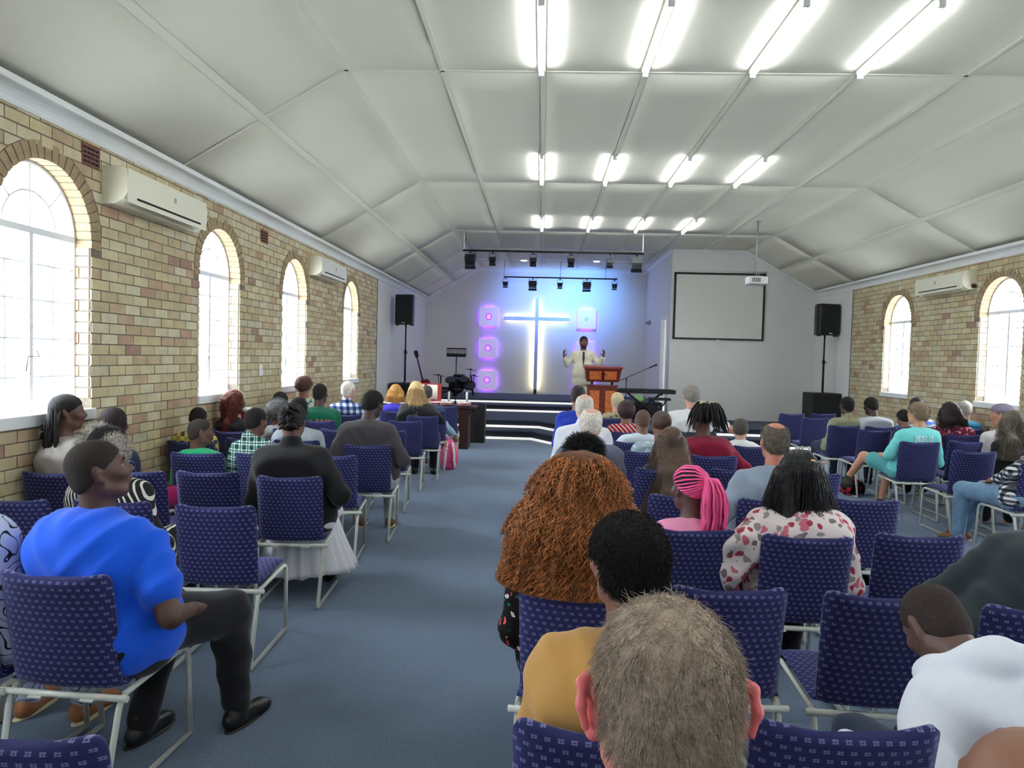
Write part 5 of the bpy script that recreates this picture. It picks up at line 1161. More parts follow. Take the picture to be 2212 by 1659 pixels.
def person(label, cx, cy, face, head, top, bottom, skinc, hair=None, hs=1.0, yaw=0, pitch=0, roll=0, sw=.40, mass=1.0, vox=.018, sleeve='long', arms=None, shoes=None,
           legs=True, skirt=None, fold=.004, seed=0, collar=None, lean=0, hip_y=.14, seat=.445, hem=.0, legpose=None, eyes=False, shirt_slack=.014, stand=False, curl=.45, feet_z=0.0, handr=.0088, shorts=False, back_off=0.0, elb=.05):
    """cx,cy: chair origin; face: degrees; head: world position of the head centre"""
    r = thing('person', label, 'person', (cx, cy, feet_z), math.radians(face))
    Mi = Matrix.Rotation(-math.radians(face), 3, 'Z'); hc = np.array(Mi @ (Vector(head) - Vector((cx, cy, feet_z))))
    R = rot(math.radians(yaw), math.radians(pitch), math.radians(roll)); s = hs
    A_ = np.array
    hip = A_([0, hip_y, seat + .088 * mass ** 1.3]) if not stand else A_([0, 0, .93 * s])
    nb = hc + R @ (A_([0, -.035, -.165]) * s)      # base of the neck
    nb = nb * [1, 1, 1]
    up = nb - hip; L = np.linalg.norm(up); u = up / L
    bk = A_([0, -1, 0.]); xx = A_([1, 0, 0.])
    ch = hip + up * .66 + bk * .045; wa = hip + up * .28 + bk * .02; sh = nb - u * .055 * s + bk * .005
    m_ = mass; ws = sw / 2
    def torso(S, g, k=.05):
        S.cone(hip - xx * .085 * m_, hip + xx * .085 * m_, .115 * m_ + g, .115 * m_ + g, k)
        S.cone(wa - xx * .07 * m_, wa + xx * .07 * m_, .105 * m_ + g, .105 * m_ + g, k); S.cone(hip, wa, .12 * m_ + g, .11 * m_ + g, k)
        S.cone(ch - xx * (ws * .42), ch + xx * (ws * .42), .108 * (.5 + .5 * m_) * min(1.05, sw / .40) + g, .108 * (.5 + .5 * m_) * min(1.05, sw / .40) + g, k); S.cone(wa, ch, .10 * m_ + g, .11 * m_ + g, k)
        up2 = sh - u * .035
        S.cone(up2 - xx * (ws - .075), up2 + xx * (ws - .075), .062 + g, .062 + g, k); S.cone(ch, up2, .10 + g, .07 + g, k)
        for q in (-1, 1): S.cone(sh + u * .012, up2 + q * xx * (ws - .06), .048 + g * .8, .052 + g, .04)
    AR = []
    for q in (-1, 1):
        s0 = sh - u * .045 + q * xx * (ws - .045)
        aa = None if arms is None else arms[0 if q < 0 else 1]
        if aa is None: e = s0 + A_([q * elb, -.01, -.27 * min(1.1, .5 + s * .5)]); wv = A_([q * .10 , hip[1] + .26, seat + .165])
        else: e = A_(aa[0], float); wv = A_(aa[1], float)
        d_ = e - s0; l_ = np.linalg.norm(d_); e = s0 + d_ / l_ * min(max(l_, .24 * s), .31 * s); d_ = wv - e; l_ = np.linalg.norm(d_); wv = e + d_ / l_ * min(max(l_, .2 * s), .27 * s)
        AR.append((q, s0, e, wv))
    def legs_pts():
        out = []
        for q in (-1, 1):
            if stand: out.append((q, hip + A_([q * .09, 0, -.04]), A_([q * .10, .02, .50 * s]), A_([q * .105, -.02, .08]))); continue
            lp = None if legpose is None else legpose[0 if q < 0 else 1]
            k_ = A_([q * .13, hip[1] + .42, seat + .07]) if lp is None else A_(lp[0], float); an = A_([q * .13, hip[1] + .42, .085]) if lp is None else A_(lp[1], float)
            out.append((q, hip + A_([q * .085, .02, -.02]), k_, an))
        return out
    LP = legs_pts()
    bkp = A_([0, .050 + back_off, .45]); bkn = A_([0, -.42, -.068])
    # ---- body: one continuous surface
    S = SDF(); head_prims(S, hc, R, s, nb=nb - u * .03); torso(S, -.012)
    for q, s0, e, wv in AR:
        S.cone(s0, e, .046 * (.6 + .4 * m_), .037 * (.6 + .4 * m_), .03); S.cone(e, wv, .037 * (.6 + .4 * m_), .026, .02)
        pn = A_([0, 0, -1.]) if arms is None or arms[0 if q < 0 else 1] is None or len(arms[0 if q < 0 else 1]) < 4 else A_(arms[0 if q < 0 else 1][3], float)
        hd = (wv - e) if arms is None or arms[0 if q < 0 else 1] is None or len(arms[0 if q < 0 else 1]) < 3 else A_(arms[0 if q < 0 else 1][2], float)
        hand(S, wv, hd, pn, min(1.0, s), curl, q, r=handr)
    if legs:
        for q, h0, k_, an in LP:
            S.cone(h0, k_, .078 * m_, .052 * m_, .04); S.cone(k_, an, .048 * m_, .034, .02); S.cone(an + [0, 0, -.03], an + [q * .02, .13, -.055], .032, .022, .02)
    if not stand: S.cut(bkp, bkn, .02)
    body = sdf_obj('body', S, vox, skin(skinc), r, rel=1 if vox < .012 else 0)
    # ---- clothes
    if top is not None:
        S = SDF(); g = shirt_slack; torso(S, g)
        for q, s0, e, wv in AR:
            c_ = (.6 + .4 * m_)
            if sleeve == 'long': S.cone(s0, e, .050 * c_ + g, .042 * c_ + g, .03); S.cone(e, e + (wv - e) * .93, .042 * c_ + g, .030 + g * .8, .02)
            elif sleeve == 'short': S.cone(s0, s0 + (e - s0) * .62, .050 * c_ + g, .050 * c_ + g * 1.3, .03)
            elif sleeve == 'half': S.cone(s0, e, .050 * c_ + g, .046 * c_ + g * 1.3, .03)
            elif sleeve == 'puff': S.cone(s0, s0 + (e - s0) * .9, .055 + g, .07 + g, .03); S.cone(e, e + (wv - e) * .8, .06 + g, .035 + g, .02)
        if sleeve == 'short':
            for q, s0, e, wv in AR: pass
        if collar == 'collar': S.cone(nb - u * .03, nb + u * .02, .075 * s, .072 * s, .015)
        if collar == 'hood':
            pass
            bb = nb + bk * .03 + [0, 0, -.02]
            for q in range(24):
                a0, a1 = 2 * PI * q / 24, 2 * PI * (q + 1) / 24
                f_ = lambda a: bb + A_([.098 * math.cos(a), .085 * math.sin(a) + .035, .032 + .035 * max(0, -math.sin(a)) - .05 * max(0, math.sin(a))]); rr_ = lambda a: .040 + .024 * max(0, -math.sin(a)) + .006 * math.sin(3 * a); S.cone(f_(a0), f_(a1), rr_(a0), rr_(a1), .015)
            S.ell(bb + [0, -.085, -.03], (.115, .055, .095), rot(0, .35), .02); S.cone(bb + [-.02, -.13, .045], bb + [.03, -.15, -.05], .02, .03, .03)
        if not stand: S.cut(bkp - [0, .012, 0], bkn, .02); S.cut((0, 0, seat + .012), (0, 0, -1), .01)
        t_ = sdf_obj('top', S, max(vox, .009), top, r, fold=fold, seed=seed)
        # open the neck and crown of the garment
    else: t_ = None
    if bottom is not None and legs:
        S = SDF(); g = .012
        S.cone(hip - xx * .085 * m_ + [0, 0, -.01], hip + xx * .085 * m_ + [0, 0, -.01], .118 * m_ + g * .6, .118 * m_ + g * .6, .04)
        if skirt is None:
            for q, h0, k_, an in LP:
                S.cone(h0, h0 + (k_ - h0) * (.72 if shorts else 1), .082 * m_ + g, (.070 if shorts else .058) * m_ + g, .04)
                if not shorts: S.cone(k_, an + (an - k_) * -.02, .056 * m_ + g, .046 + g, .02)
            if hem:
                pass
        else:
            kn = (LP[0][2] + LP[1][2]) / 2
            for x_ in (-.13, 0, .13): S.cone(hip + [x_ * .6, .03, 0], kn + [x_, 0, 0], .10, .085, .05)
            loops = []
            for j in range(12):
                t = j / 11; z = (kn[2] + .02) * (1 - t) + skirt * t; c0 = np.array([0, kn[1] * .62 + .02 * t, z]); rx, ry = .215 + .10 * t ** 1.3, .23 + .07 * t
                loops.append([Vector((c0[0] + (rx + .018 * (.25 + t) * math.sin(a_ * 22 + 2 * math.sin(a_ * 3))) * math.cos(a_) * (1 + .12 * t * (math.cos(a_) > 0)), c0[1] + (ry + .014 * (.25 + t) * math.sin(a_ * 22 + 1)) * math.sin(a_), z + .01 * math.sin(5 * a_) * t)) for a_ in [2 * PI * k / 120 for k in range(120)]])
            MB().loft(loops).build('skirt_folds', bottom, r)
        sdf_obj('skirt' if skirt is not None else 'trousers', S, max(vox, .012), bottom, r, fold=fold * .8, seed=seed + 3)
    if legs and shoes is not None:
        for q, h0, k_, an in LP:
            S = SDF(); S.cone(an + [0, -.035, -.045], an + [q * .015, .13, -.055], .043, .036, .02); S.cone(an + [0, -.01, -.03], an + [0, -.01, .015], .043, .042, .02); S.ell(an + [q * .02, .14, -.058], (.042, .06, .03), None, .02); S.cut((0, 0, max(an[2] - .084, .001)), (0, 0, -1))
            sh_ = sdf_obj('shoe', S, max(vox * .7, .009), shoes[0], r, rel=1)
            if len(shoes) > 1:
                S = SDF(); S.ell(an + [q * .008, .055, -.083], (.047, .145, .012), None, .01); sdf_obj('sole', S, max(vox * .6, .008), shoes[1], sh_, rel=1)
    if eyes:
        for q in (-1, 1):
            c = hc + R @ (A_([q * .031, .0735, .006]) * s); e_ = MB().lathe(tuple(c - R @ (A_([0, .0, 0]) * s)), [(.0001, -.008 * s), (.007 * s, -.005 * s), (.010 * s, 0), (.007 * s, .005 * s), (.0001, .008 * s)], 12).build('eye', mat('eye_white', srgb(170, 160, 152), .3), r)
            f_ = c + R @ (A_([0, .0075, 0]) * s); MB().lathe(tuple(f_), [(.0001, -.005 * s), (.005 * s, 0), (.0001, .005 * s)], 10).build('iris', mat('iris', srgb(40, 24, 18), .2), e_)
            MB().tube([tuple(hc + R @ (A_([q * (.032 + a), .090 - .2 * abs(a), .031 - 3 * a * a]) * s)) for a in (-.018, 0, .018)], .0035 * s, 6).build('eyebrow', H_blk, r)
    info = dict(root=r, hc=hc, R=R, s=s, nb=nb, u=u, vox=vox, sh=sh, ws=ws, hip=hip, top=t_, AR=AR, body=body)
    if hair: hair(info)
    PEOPLE.append(info); return info
# ------------------------------------------------------------------ hair styles
def T_(i): return lambda x, y, z: i['hc'] + i['R'] @ (np.array([x, y, z]) * i['s'])
def hcut(S, i, low=0, front=.055, back=-.075):
    p = i['hc'] + i['R'] @ (np.array([0, -.08, back]) * i['s']); n = i['R'] @ np.array([0, (front - back), -.16]); S.cut(p, n)
def h_short(m, t=.008, front=.055, back=-.075, str_n=0, ln=.02, rad=.0006, noise=None, bald=0, side=0):
    def f(i):
        T = T_(i); s = i['s']; S = SDF(); S.ell(T(0, -.012, .03), np.array([.076 + t, .094 + t, .085 + t]) * s, i['R'], .02); S.ell(T(0, -.035, -.03), np.array([.064 + t, .064 + t * .6, .06]) * s, i['R'], .03)
        hcut(S, i, 0, front, back)
        for q in (-1, 1): S.carve(T(q * .094, .004, -.012), np.array([.026, .026, .040]) * s, i['R'], .006)
        if bald: S.carve(T(0, -.035, .128), np.array([.064, .085, .058]) * s * (1.0 if bald < 2 else .92), i['R'], .004)
        o = sdf_obj('hair', S, max(i['vox'] * .55, .006), m, i['root'], rel=1, noise=noise)
        if str_n:
            P, N = sample(o, str_n, cond=lambda c, n_: (n_ @ (i['R'] @ np.array([0, .5, -.86]))) < .75)
            c0 = i['hc']; R = i['R']
            def df(P, N):
                sw = np.cross(N, R @ np.array([0, 0, 1.])); dn = R @ np.array([0, .25, -.9]); return N * .42 + dn * .62 + sw * .25 * np.sin((P - c0) @ (R @ np.array([30., 10, 20])))[:, None]
            strands('hair_strands', P, N, df, ln, rad, 3, m, i['root'], jitter=.22, grav=.4)
        return o
    return f
def h_afro(m, rx=.11, rz=.11, noise=(.008, 90.), str_n=0, ln=.03, rad=.0015, dz=.02, dy=-.03, curl=.004, back=-.07, front=.05):
    def f(i):
        T = T_(i); s = i['s']; S = SDF(); S.ell(T(0, dy, dz), np.array([rx, rx * 1.05, rz]) * s, i['R'], .02); hcut(S, i, 0, front, back)
        o = sdf_obj('hair', S, max(i['vox'] * .55, .008), m, i['root'], rel=0, noise=noise)
        if str_n:
            P, N = sample(o, str_n); strands('hair_curls', P, N, lambda P, N: N, ln, rad, 6, m, i['root'], curl=curl, curlf=300, jitter=.4)
    return f
def h_long(m, length=.35, w0=.075, w1=.09, back=-.05, str_n=0, thick=.035, noise=None, wave=0, slen=.22, srad=.0012, cl=.004, dyb=0.0, hang=None, side=0.):
    def f(i):
        T = T_(i); s = i['s']; S = SDF(); S.ell(T(0, -.014, .032), np.array([.086, .104, .094]) * s, i['R'], .02); hcut(S, i, 0, .06, -.16)
        hc = i['hc']; tp = hc + i['R'] @ (np.array([0, -.06, .0]) * s); dn = np.array([side, -.10 + dyb, -1.]); dn /= np.linalg.norm(dn); L = length
        sd_ = i['R'] @ np.array([1., 0, 0])
        for a in (-1, -.5, 0, .5, 1):
            p0 = tp + sd_ * a * w0 * s + i['R'] @ (np.array([0, .05 * abs(a), 0]) * s); p1 = tp + dn * L * .5 + sd_ * a * (w0 + w1) / 2; p2 = tp + dn * L * (1 - .08 * abs(a)) + sd_ * a * w1
            S.chain([p0, p1, p2], [thick * 1.1, thick, thick * .6], .03)
        o = sdf_obj('hair', S, max(i['vox'] * .6, .008), m, i['root'], rel=1, noise=noise)
        if str_n:
            P, N = sample(o, str_n, cond=lambda c, n_: n_[:, 1] < .5)
            zb = hc[2] - .01 - L; sl = np.clip(np.minimum(slen, P[:, 2] - zb + .02), .03, slen)
            strands('hair_strands', P, N, lambda P, N: np.array([0, 0, -1.]) * 1.1 + N * .12 + (P - hc) * [1.2, .3, 0], sl, srad, 6, m, i['root'], curl=cl, curlf=wave or 8, jitter=.06)
    return f
def h_braids(m, n_=26, length=.3, rad=.006, spread=.09, gather=None, base=None, clips=None):
    """cap plus hanging braided cords"""
    def f(i):
        T = T_(i); s = i['s']; S = SDF(); S.ell(T(0, -.012, .03), np.array([.083, .101, .092]) * s, i['R'], .02); hcut(S, i, 0, .05, -.08); sdf_obj('hair', S, max(i['vox'] * .55, .007), base or m, i['root'], rel=1, noise=(.003, 160.))
        rg = random.Random(5); mb = MB(); hc = Vector(i['hc'])
        for k in range(n_):
            a = -1.3 + 2.6 * k / max(n_ - 1, 1); st = Vector(T(.08 * math.sin(a), -.012 - .09 * math.cos(a), rg.uniform(-.03, .06)))
            ln = length * rg.uniform(.8, 1.05); pts = []
            ex = spread * math.sin(a) * 1.2 + rg.uniform(-.02, .02)
            for q in range(9):
                t = q / 8; p = st + Vector((ex * t + .006 * math.sin(t * 9 + k), -.035 * math.sin(t * 2.0) + rg.uniform(-.004, .004), -ln * t)); pts.append(p)
            mb.tube(pts, [rad * (1 - .3 * q / 8) * (1 + .18 * (q % 2)) for q in range(9)], 6)
        mb.build('braids', m, i['root'])
        if clips:
            c_ = MB(); 
            for k in range(14):
                p = st = Vector(T(-.02 + rg.uniform(-.06, .07), -.13, -.12 + rg.uniform(-.05, .03))); c_.box(p + Vector((0, -.02, 0)), (.006, .012, .02), Matrix.Rotation(rg.uniform(-.5, .5), 3, 'Y'))
            c_.build('silver_clips', M_chrome, i['root'])
    return f
def hd(px, py, Y): return at_y(px, py, Y)
def chx(k): return CH[k].location.x, CH[k].location.y
# ------------------------------------------------------------------ flat print and small cut shapes laid on a garment
def decal(i, polys, m, off=.003, side=-1, name='print', target=None, z0=0, cuts=6):
    me0 = (target or i['top']).data; bvh = BVHTree.FromPolygons([v.co for v in me0.vertices], [p.vertices[:] for p in me0.polygons])
    bm = bmesh.new()
    for P in polys: bm.faces.new([bm.verts.new((p[0], 0, p[1])) for p in P])
    bmesh.ops.triangulate(bm, faces=bm.faces[:])
    for _ in range(cuts):
        E = [e for e in bm.edges if e.calc_length() > .018]
        if not E: break
        bmesh.ops.subdivide_edges(bm, edges=E, cuts=1); bmesh.ops.triangulate(bm, faces=bm.faces[:])
    for v in bm.verts:
        h = bvh.ray_cast(Vector((v.co.x, side * 1.2, v.co.z + z0)), Vector((0, -side, 0)))
        if h[0] is not None: v.co = h[0] + Vector((0, side * off, 0))
        else: v.co.y = 0; v.co.z += z0
    me = bpy.data.meshes.new(name); bm.to_mesh(me); bm.free(); return obj(name, me, m, i['root'], smooth=True)
def text_polys(txt, size, cx, cz, arc=0, mirror=False):
    cu = bpy.data.curves.new('t', 'FONT'); cu.body = txt; cu.size = size; cu.align_x = 'CENTER'; cu.resolution_u = 2; cu.offset = size * .012
    o = bpy.data.objects.new('t', cu); COL.objects.link(o); dg = bpy.context.evaluated_depsgraph_get(); me = o.evaluated_get(dg).to_mesh()
    out = []
    for p in me.polygons:
        q = []
        for vi in p.vertices:
            x, y = me.vertices[vi].co.x, me.vertices[vi].co.y
            if arc: a = x * arc; x, y = math.sin(a) * (1 / arc + y), math.cos(a) * (1 / arc + y) - 1 / arc
            q.append((cx + x, cz + y))
        out.append(q)
    o.to_mesh_clear(); bpy.data.objects.remove(o); bpy.data.curves.remove(cu); return out
J = lambda c, **k: dict(c=c, **k)
def at_chair(k): o = CH[k]; return o.location.x, o.location.y, math.degrees(o.rotation_euler.z)
NV, MV, FV = .0095, .014, .020
def P(k, label, px, py, Y, top, bottom, sk, hair, **kw):
    x, y, a = at_chair(k) if isinstance(k, str) else k
    h = hd(px, py, Y); kw.setdefault('vox', FV if Y > 7.5 else (MV if Y > 4.2 else NV + .0015))
    return person(label, x, y, kw.pop('face', a), h, top, bottom, sk, hair, **kw)
C_denim = cloth('denim', (84, 110, 140), noise=.2); C_jean = cloth('dark_jean', (44, 54, 76), noise=.15); C_black = cloth('black', (26, 26, 28)); C_grey = cloth('grey_trouser', (84, 86, 92)); C_navy = cloth('navy', (34, 40, 62)); C_khaki = cloth('khaki', (150, 132, 104))
SH_B = (mat('shoe_black', srgb(24, 24, 26), .3), mat('sole_dark', srgb(30, 28, 26), .6)); SH_BR = (mat('shoe_brown', srgb(120, 84, 52), .6), mat('sole_cream', srgb(214, 200, 160), .6)); SH_W = (mat('shoe_white', srgb(210, 210, 208), .5), mat('sole_grey', srgb(160, 160, 160), .6))
# ---------------- foreground
H_fg = hairm('grey_blond', (156, 138, 120), .5, rnd=.35, nz=.25, bump=.6); H_fg_d = H_fg
fg_h = hd(1435, 1512, .80); fgc = make_chair(A + 'hidden below the frame under the grey-blond man nearest the camera', fg_h.x - .02, .50, 0)
p = hd(2235, 1790, .84); fgc2 = make_chair(A + 'hidden below the frame at the bottom right corner', p.x + .05, .50, 0)
SK_fg = (200, 128, 104)
def q8_hair(i):
    h_short(H_fg, .004, .055, -.085, str_n=17000, ln=.017, rad=.0004)(i)
    T = T_(i); s = i['s']
    for q in (-1, 1):
        S = SDF(); Re = i['R'] @ rot(q * -.5, 0, q * .12)
        S.ell(T(q * .088, -.004, -.012), np.array([.0075, .021, .036]) * s, Re, .006); S.ell(T(q * .084, .004, -.042), np.array([.007, .010, .012]) * s, Re, .008)
        S.chain([T(q * .094, -.020, -.030), T(q * .100, -.024, -.004), T(q * .099, -.014, .018), T(q * .092, .006, .022)], [.0045, .005, .005, .0045], .008)
        S.carve(T(q * .099, .0, -.004), np.array([.007, .009, .020]) * s, Re, .004)
        sdf_obj('ear', S, .0022, mat('ear_pink', srgb(222, 112, 112), .45, sss=.25, noise=.1, nscale=20), i['root'], rel=2)['label'] = 'pink ear'
P((fgc.location.x, .50, 0), 'grey-blond man seen from behind, biggest head at the bottom centre', 1437, 1508, .80, cloth('fg_shirt', (70, 80, 96)), C_jean, SK_fg, q8_hair, hs=.96, vox=.0065, sw=.44, mass=1.05, seed=2, collar='collar', pitch=-8, shoes=SH_B)
P((p.x + .05, .50, 0), 'close-shaven brown head cut off at the bottom right corner', 2235, 1790, .84, cloth('tan_shirt', (120, 90, 60)), C_jean, LBR, None, vox=.010, hs=1.0, shoes=SH_B)
# mustard shirt
C_must = cloth('mustard', (188, 142, 78), noise=.05)
P('R0', 'young man with rounded black hair and mustard T-shirt, white trousers', 1354, 1216, 1.78, C_must, cloth('white_trouser', (226, 226, 230)), (124, 84, 68),
  h_short(H_afro, .016, .05, -.085, noise=(.0025, 150.), str_n=9000, ln=.012, rad=.0009), hs=1.0, yaw=27, roll=0, vox=.0085, sleeve='short', sw=.44, fold=.006, seed=4, mass=1.05, shoes=SH_W, hip_y=.16)
# ginger curls
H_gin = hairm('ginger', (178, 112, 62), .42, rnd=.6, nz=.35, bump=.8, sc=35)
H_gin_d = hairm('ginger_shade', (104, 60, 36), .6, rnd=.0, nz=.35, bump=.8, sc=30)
def gin(i):
    T = T_(i); S = SDF(); S.ell(T(0, -.02, .03), (.095, .11, .085), None, .03)
    for k in range(11):
        a = PI * (k / 10) + PI; ca, sa = math.cos(a), math.sin(a)
        S.chain([T(.03 * ca, -.03 + .04 * sa, .03), T(.115 * ca, -.05 + .09 * sa, -.10), T(.175 * ca, -.05 + .13 * sa, -.25)], [.075, .07, .065], .05)
    S.chain([T(0, -.05, .0), T(0, -.10, -.12), T(0, -.10, -.26)], [.10, .12, .12], .05)
    S.carve(T(0, .12, -.04), (.075, .08, .13), None, .03); S.cut(T(0, 0, -.315), (0, 0, -1), .05)
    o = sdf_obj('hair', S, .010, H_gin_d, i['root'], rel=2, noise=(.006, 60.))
    Pn, N = sample(o, 6500, cond=lambda c, n_: (n_[:, 1] < .55) & (n_[:, 2] < .9)); dn = np.array([0, 0, -1.])
    def df(P, N):
        t = dn - N * (N @ dn)[:, None]; r_ = (P - i['hc']) * [1., 1., 0]; return t + .10 * dn + N * .10 + r_ * .8
    zb = i['hc'][2] - .34; ls = np.clip(np.minimum(.17, Pn[:, 2] - zb), .05, .17)
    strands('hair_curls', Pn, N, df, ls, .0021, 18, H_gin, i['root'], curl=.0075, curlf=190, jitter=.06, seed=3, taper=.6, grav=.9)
C_bfl = pattern_mat('cloth_black_floral', (18, 18, 20), [(200, 60, 70), (30, 120, 90), (210, 200, 190), (226, 96, 84)], 34, thr=.26)
P('R1', 'woman with huge ginger curls and black floral top', 1250, 1052, 2.64, C_bfl, C_black, LBR, gin, vox=.012, hs=1.0, sw=.44, mass=1.15, seed=5, shoes=SH_B)
# white hoodie boy, dark jacket
C_hood = cloth('white_hoodie', (222, 226, 236), noise=.03, rough=.9)
P((1.27, 1.63, 14), 'boy in white hoodie bending forward, shaved dark head down', 2020, 1352, 2.12, C_hood, C_jean, (96, 70, 60), h_short(hairm('stubble', (58, 46, 42), .9, nz=.1), .003, .055, -.09), vox=.0095, hs=.98, pitch=-50, sw=.42, mass=1.08,
  collar='hood', fold=.007, seed=9, shirt_slack=.024, shoes=SH_B, arms=(((-.31, .16, .68), (-.33, .42, .62)), ((.27, .25, .62), (.10, .45, .56))), hip_y=.2)
C_dj = cloth('dark_jacket', (38, 48, 54), noise=.08)
P('R6', 'large person in dark slate jacket leaning out at the right edge', 2300, 1090, 2.95, C_dj, C_black, DBR, h_short(H_blk), vox=.012, sw=.56, mass=1.5, fold=.006, seed=11, shirt_slack=.03, pitch=-30, shoes=SH_B, arms=(((-.33, .28, .66), (-.2, .5, .62)), None))
# ---------------- left block
C_blue = cloth('royal_blue_tee', (24, 92, 226), noise=.05)
P('A1', 'big boy in bright blue T-shirt and black trousers, looking up to the right', 214, 1016, 2.66, C_blue, C_black, (86, 58, 46), h_short(hairm('fade', (44, 36, 32), .9, nz=.25, sc=200, bump=.6), .004, .055, -.07), vox=.0085, hs=1.02, yaw=-42, pitch=12, sw=.50, mass=1.42, sleeve='short', face=-14, hip_y=.20,
  fold=.008, seed=1, shoes=SH_B, shirt_slack=.02, eyes=True, arms=(((-.36, .16, .70), (-.16, .40, .62)), ((.36, .12, .69), (.25, .36, .62))), legpose=(((-.10, .62, .50), (-.05, .42, .085)), ((.22, .62, .52), (.24, .66, .085))))
C_draw = pattern_mat('cloth_drawn_flower', (190, 200, 226), [(22, 24, 40), (26, 28, 44)], 13, thr=.055)
def drawn():
    m, nt, b = nodes_of('cloth_line_drawing'); b.inputs['Roughness'].default_value = .85
    tc = nt.nodes.new('ShaderNodeTexCoord'); n1 = nt.nodes.new('ShaderNodeTexNoise'); n1.inputs['Scale'].default_value = 9; n1.inputs['Detail'].default_value = 1; lnk(nt, tc.outputs['Object'], n1.inputs['Vector'])
    a = nt.nodes.new('ShaderNodeMath'); a.operation = 'MULTIPLY'; a.inputs[1].default_value = 7; lnk(nt, n1.outputs['Fac'], a.inputs[0]); f = nt.nodes.new('ShaderNodeMath'); f.operation = 'FRACT'; lnk(nt, a.outputs[0], f.inputs[0])
    l = nt.nodes.new('ShaderNodeMath'); l.operation = 'LESS_THAN'; l.inputs[1].default_value = .13; lnk(nt, f.outputs[0], l.inputs[0])
    mx = nt.nodes.new('ShaderNodeMix'); mx.data_type = 'RGBA'; mx.inputs['A'].default_value = (*srgb(196, 204, 226), 1); mx.inputs['B'].default_value = (*srgb(22, 26, 44), 1); lnk(nt, l.outputs[0], mx.inputs['Factor']); lnk(nt, mx.outputs['Result'], b.inputs['Base Color']); return m
P('B1', 'person in white dress with dark line-drawn flowers at the left edge, half cut off', -95, 1010, 2.68, drawn(), drawn(), BRN, h_short(H_blk), vox=.011, sw=.46, mass=1.2, seed=6, shoes=(mat('sandal_tan', srgb(170, 110, 70), .5), mat('sole_cream2', srgb(220, 210, 170), .6)), hip_y=.16)
P('D3', 'woman with long black braids and silver clips, pale grey top, facing right', 146, 890, 4.60, cloth('pale_grey_top', (176, 170, 166)), C_black, BRN, h_braids(H_blk, 40, .47, .008, .06, clips=True), yaw=-40, face=-22, elb=.0, vox=.011, sw=.35, seed=3, shoes=SH_B)
H_maro = hairm('dark_maroon', (34, 22, 24), .8)
P('C4', 'woman with dark maroon-streaked hair and navy top beside the wall', 246, 916, 5.08, C_navy, cloth('magenta_skirt', (170, 30, 96)), BRN, h_long(H_maro, .16, .07, .08), vox=.014, sw=.37, elb=.02, face=-12, seed=8, mass=1.1, shoes=SH_B)
H_cw = mat('hair_black_white_curl', srgb(190, 182, 172), .6, noise=.2, nscale=30, rand=.45)
def p4h(i):
    T = T_(i)
    S = SDF(); S.ell(T(0, -.02, .03), (.095, .11, .095), None, .02); hcut(S, i, 0, .05, -.07)
    sdf_obj('hair', S, .009, H_afro, i['root'], rel=0, noise=(.006, 110.))
    S = SDF()
    for q, dx in ((-1, .095), (1, .10)): S.ell(T(q * dx, -.055, -.0), (.062, .06, .075), None, .02)
    S.ell(T(-.06, -.04, .085), (.05, .05, .04), None, .02)
    o = sdf_obj('hair_puffs', S, .009, H_cw, i['root'], rel=0, noise=(.012, 95.)); Pn, N = sample(o, 1600); strands('hair_curls', Pn, N, lambda P, N: N, .03, .0024, 7, H_cw, i['root'], curl=.006, curlf=330, jitter=.5)
P((-2.19, 3.62, 0), 'woman with black and white curls in a black and white striped blouse', 240, 966, 3.85, stripes('blouse', (20, 20, 22), (214, 210, 200), 48, (.9, 0, .5), .34, .03), C_black, BRN, p4h, vox=.011, sw=.42, seed=7, mass=1.1, yaw=-20, shoes=SH_B)
P('E2', 'small child in yellow and grey plaid bending down beside the wall', 428, 905, 6.3, plaid('yellow', (70, 76, 84), (196, 182, 90), (150, 140, 80), 14), C_jean, DBR, h_short(H_afro, .008), hs=.85, sw=.36, elb=0, mass=1.0, seed=2, pitch=-25)
C_grn = cloth('kelly_green', (18, 160, 104))
P('B4', 'boy in green shirt with close-cropped hair turning right', 434, 934, 5.58, C_grn, C_jean, (104, 70, 56), h_short(hairm('fade2', (58, 50, 46), .9, nz=.2, sc=200), .004, .06, -.06), hs=.92, yaw=-58, sw=.38, vox=.010, seed=12, eyes=True, shoes=SH_W)
H_rb = hairm('red_brown', (112, 48, 36), .5, rnd=.5, bump=.8)
P('F1', 'woman with long red-brown curls and black top by the wall', 506, 868, 7.12, C_black, C_black, BRN, h_long(H_rb, .44, .07, .085, str_n=900, noise=(.008, 70.), wave=150, cl=.010, slen=.12, srad=.0028), yaw=-35, face=-18, elb=0, sw=.36, seed=4, vox=.014, shoes=SH_B)
P('B5', 'boy in white, green and black checked shirt with collar', 553, 911, 5.66, plaid('green_white', (220, 224, 222), (120, 170, 160), (40, 60, 58), 17, (60, 70, 72)), C_jean, BRN, h_short(H_afro, .008, .055, -.075), hs=.92, yaw=-28, sw=.36, vox=.012, seed=13, collar='collar', pitch=-8, shoes=SH_W)
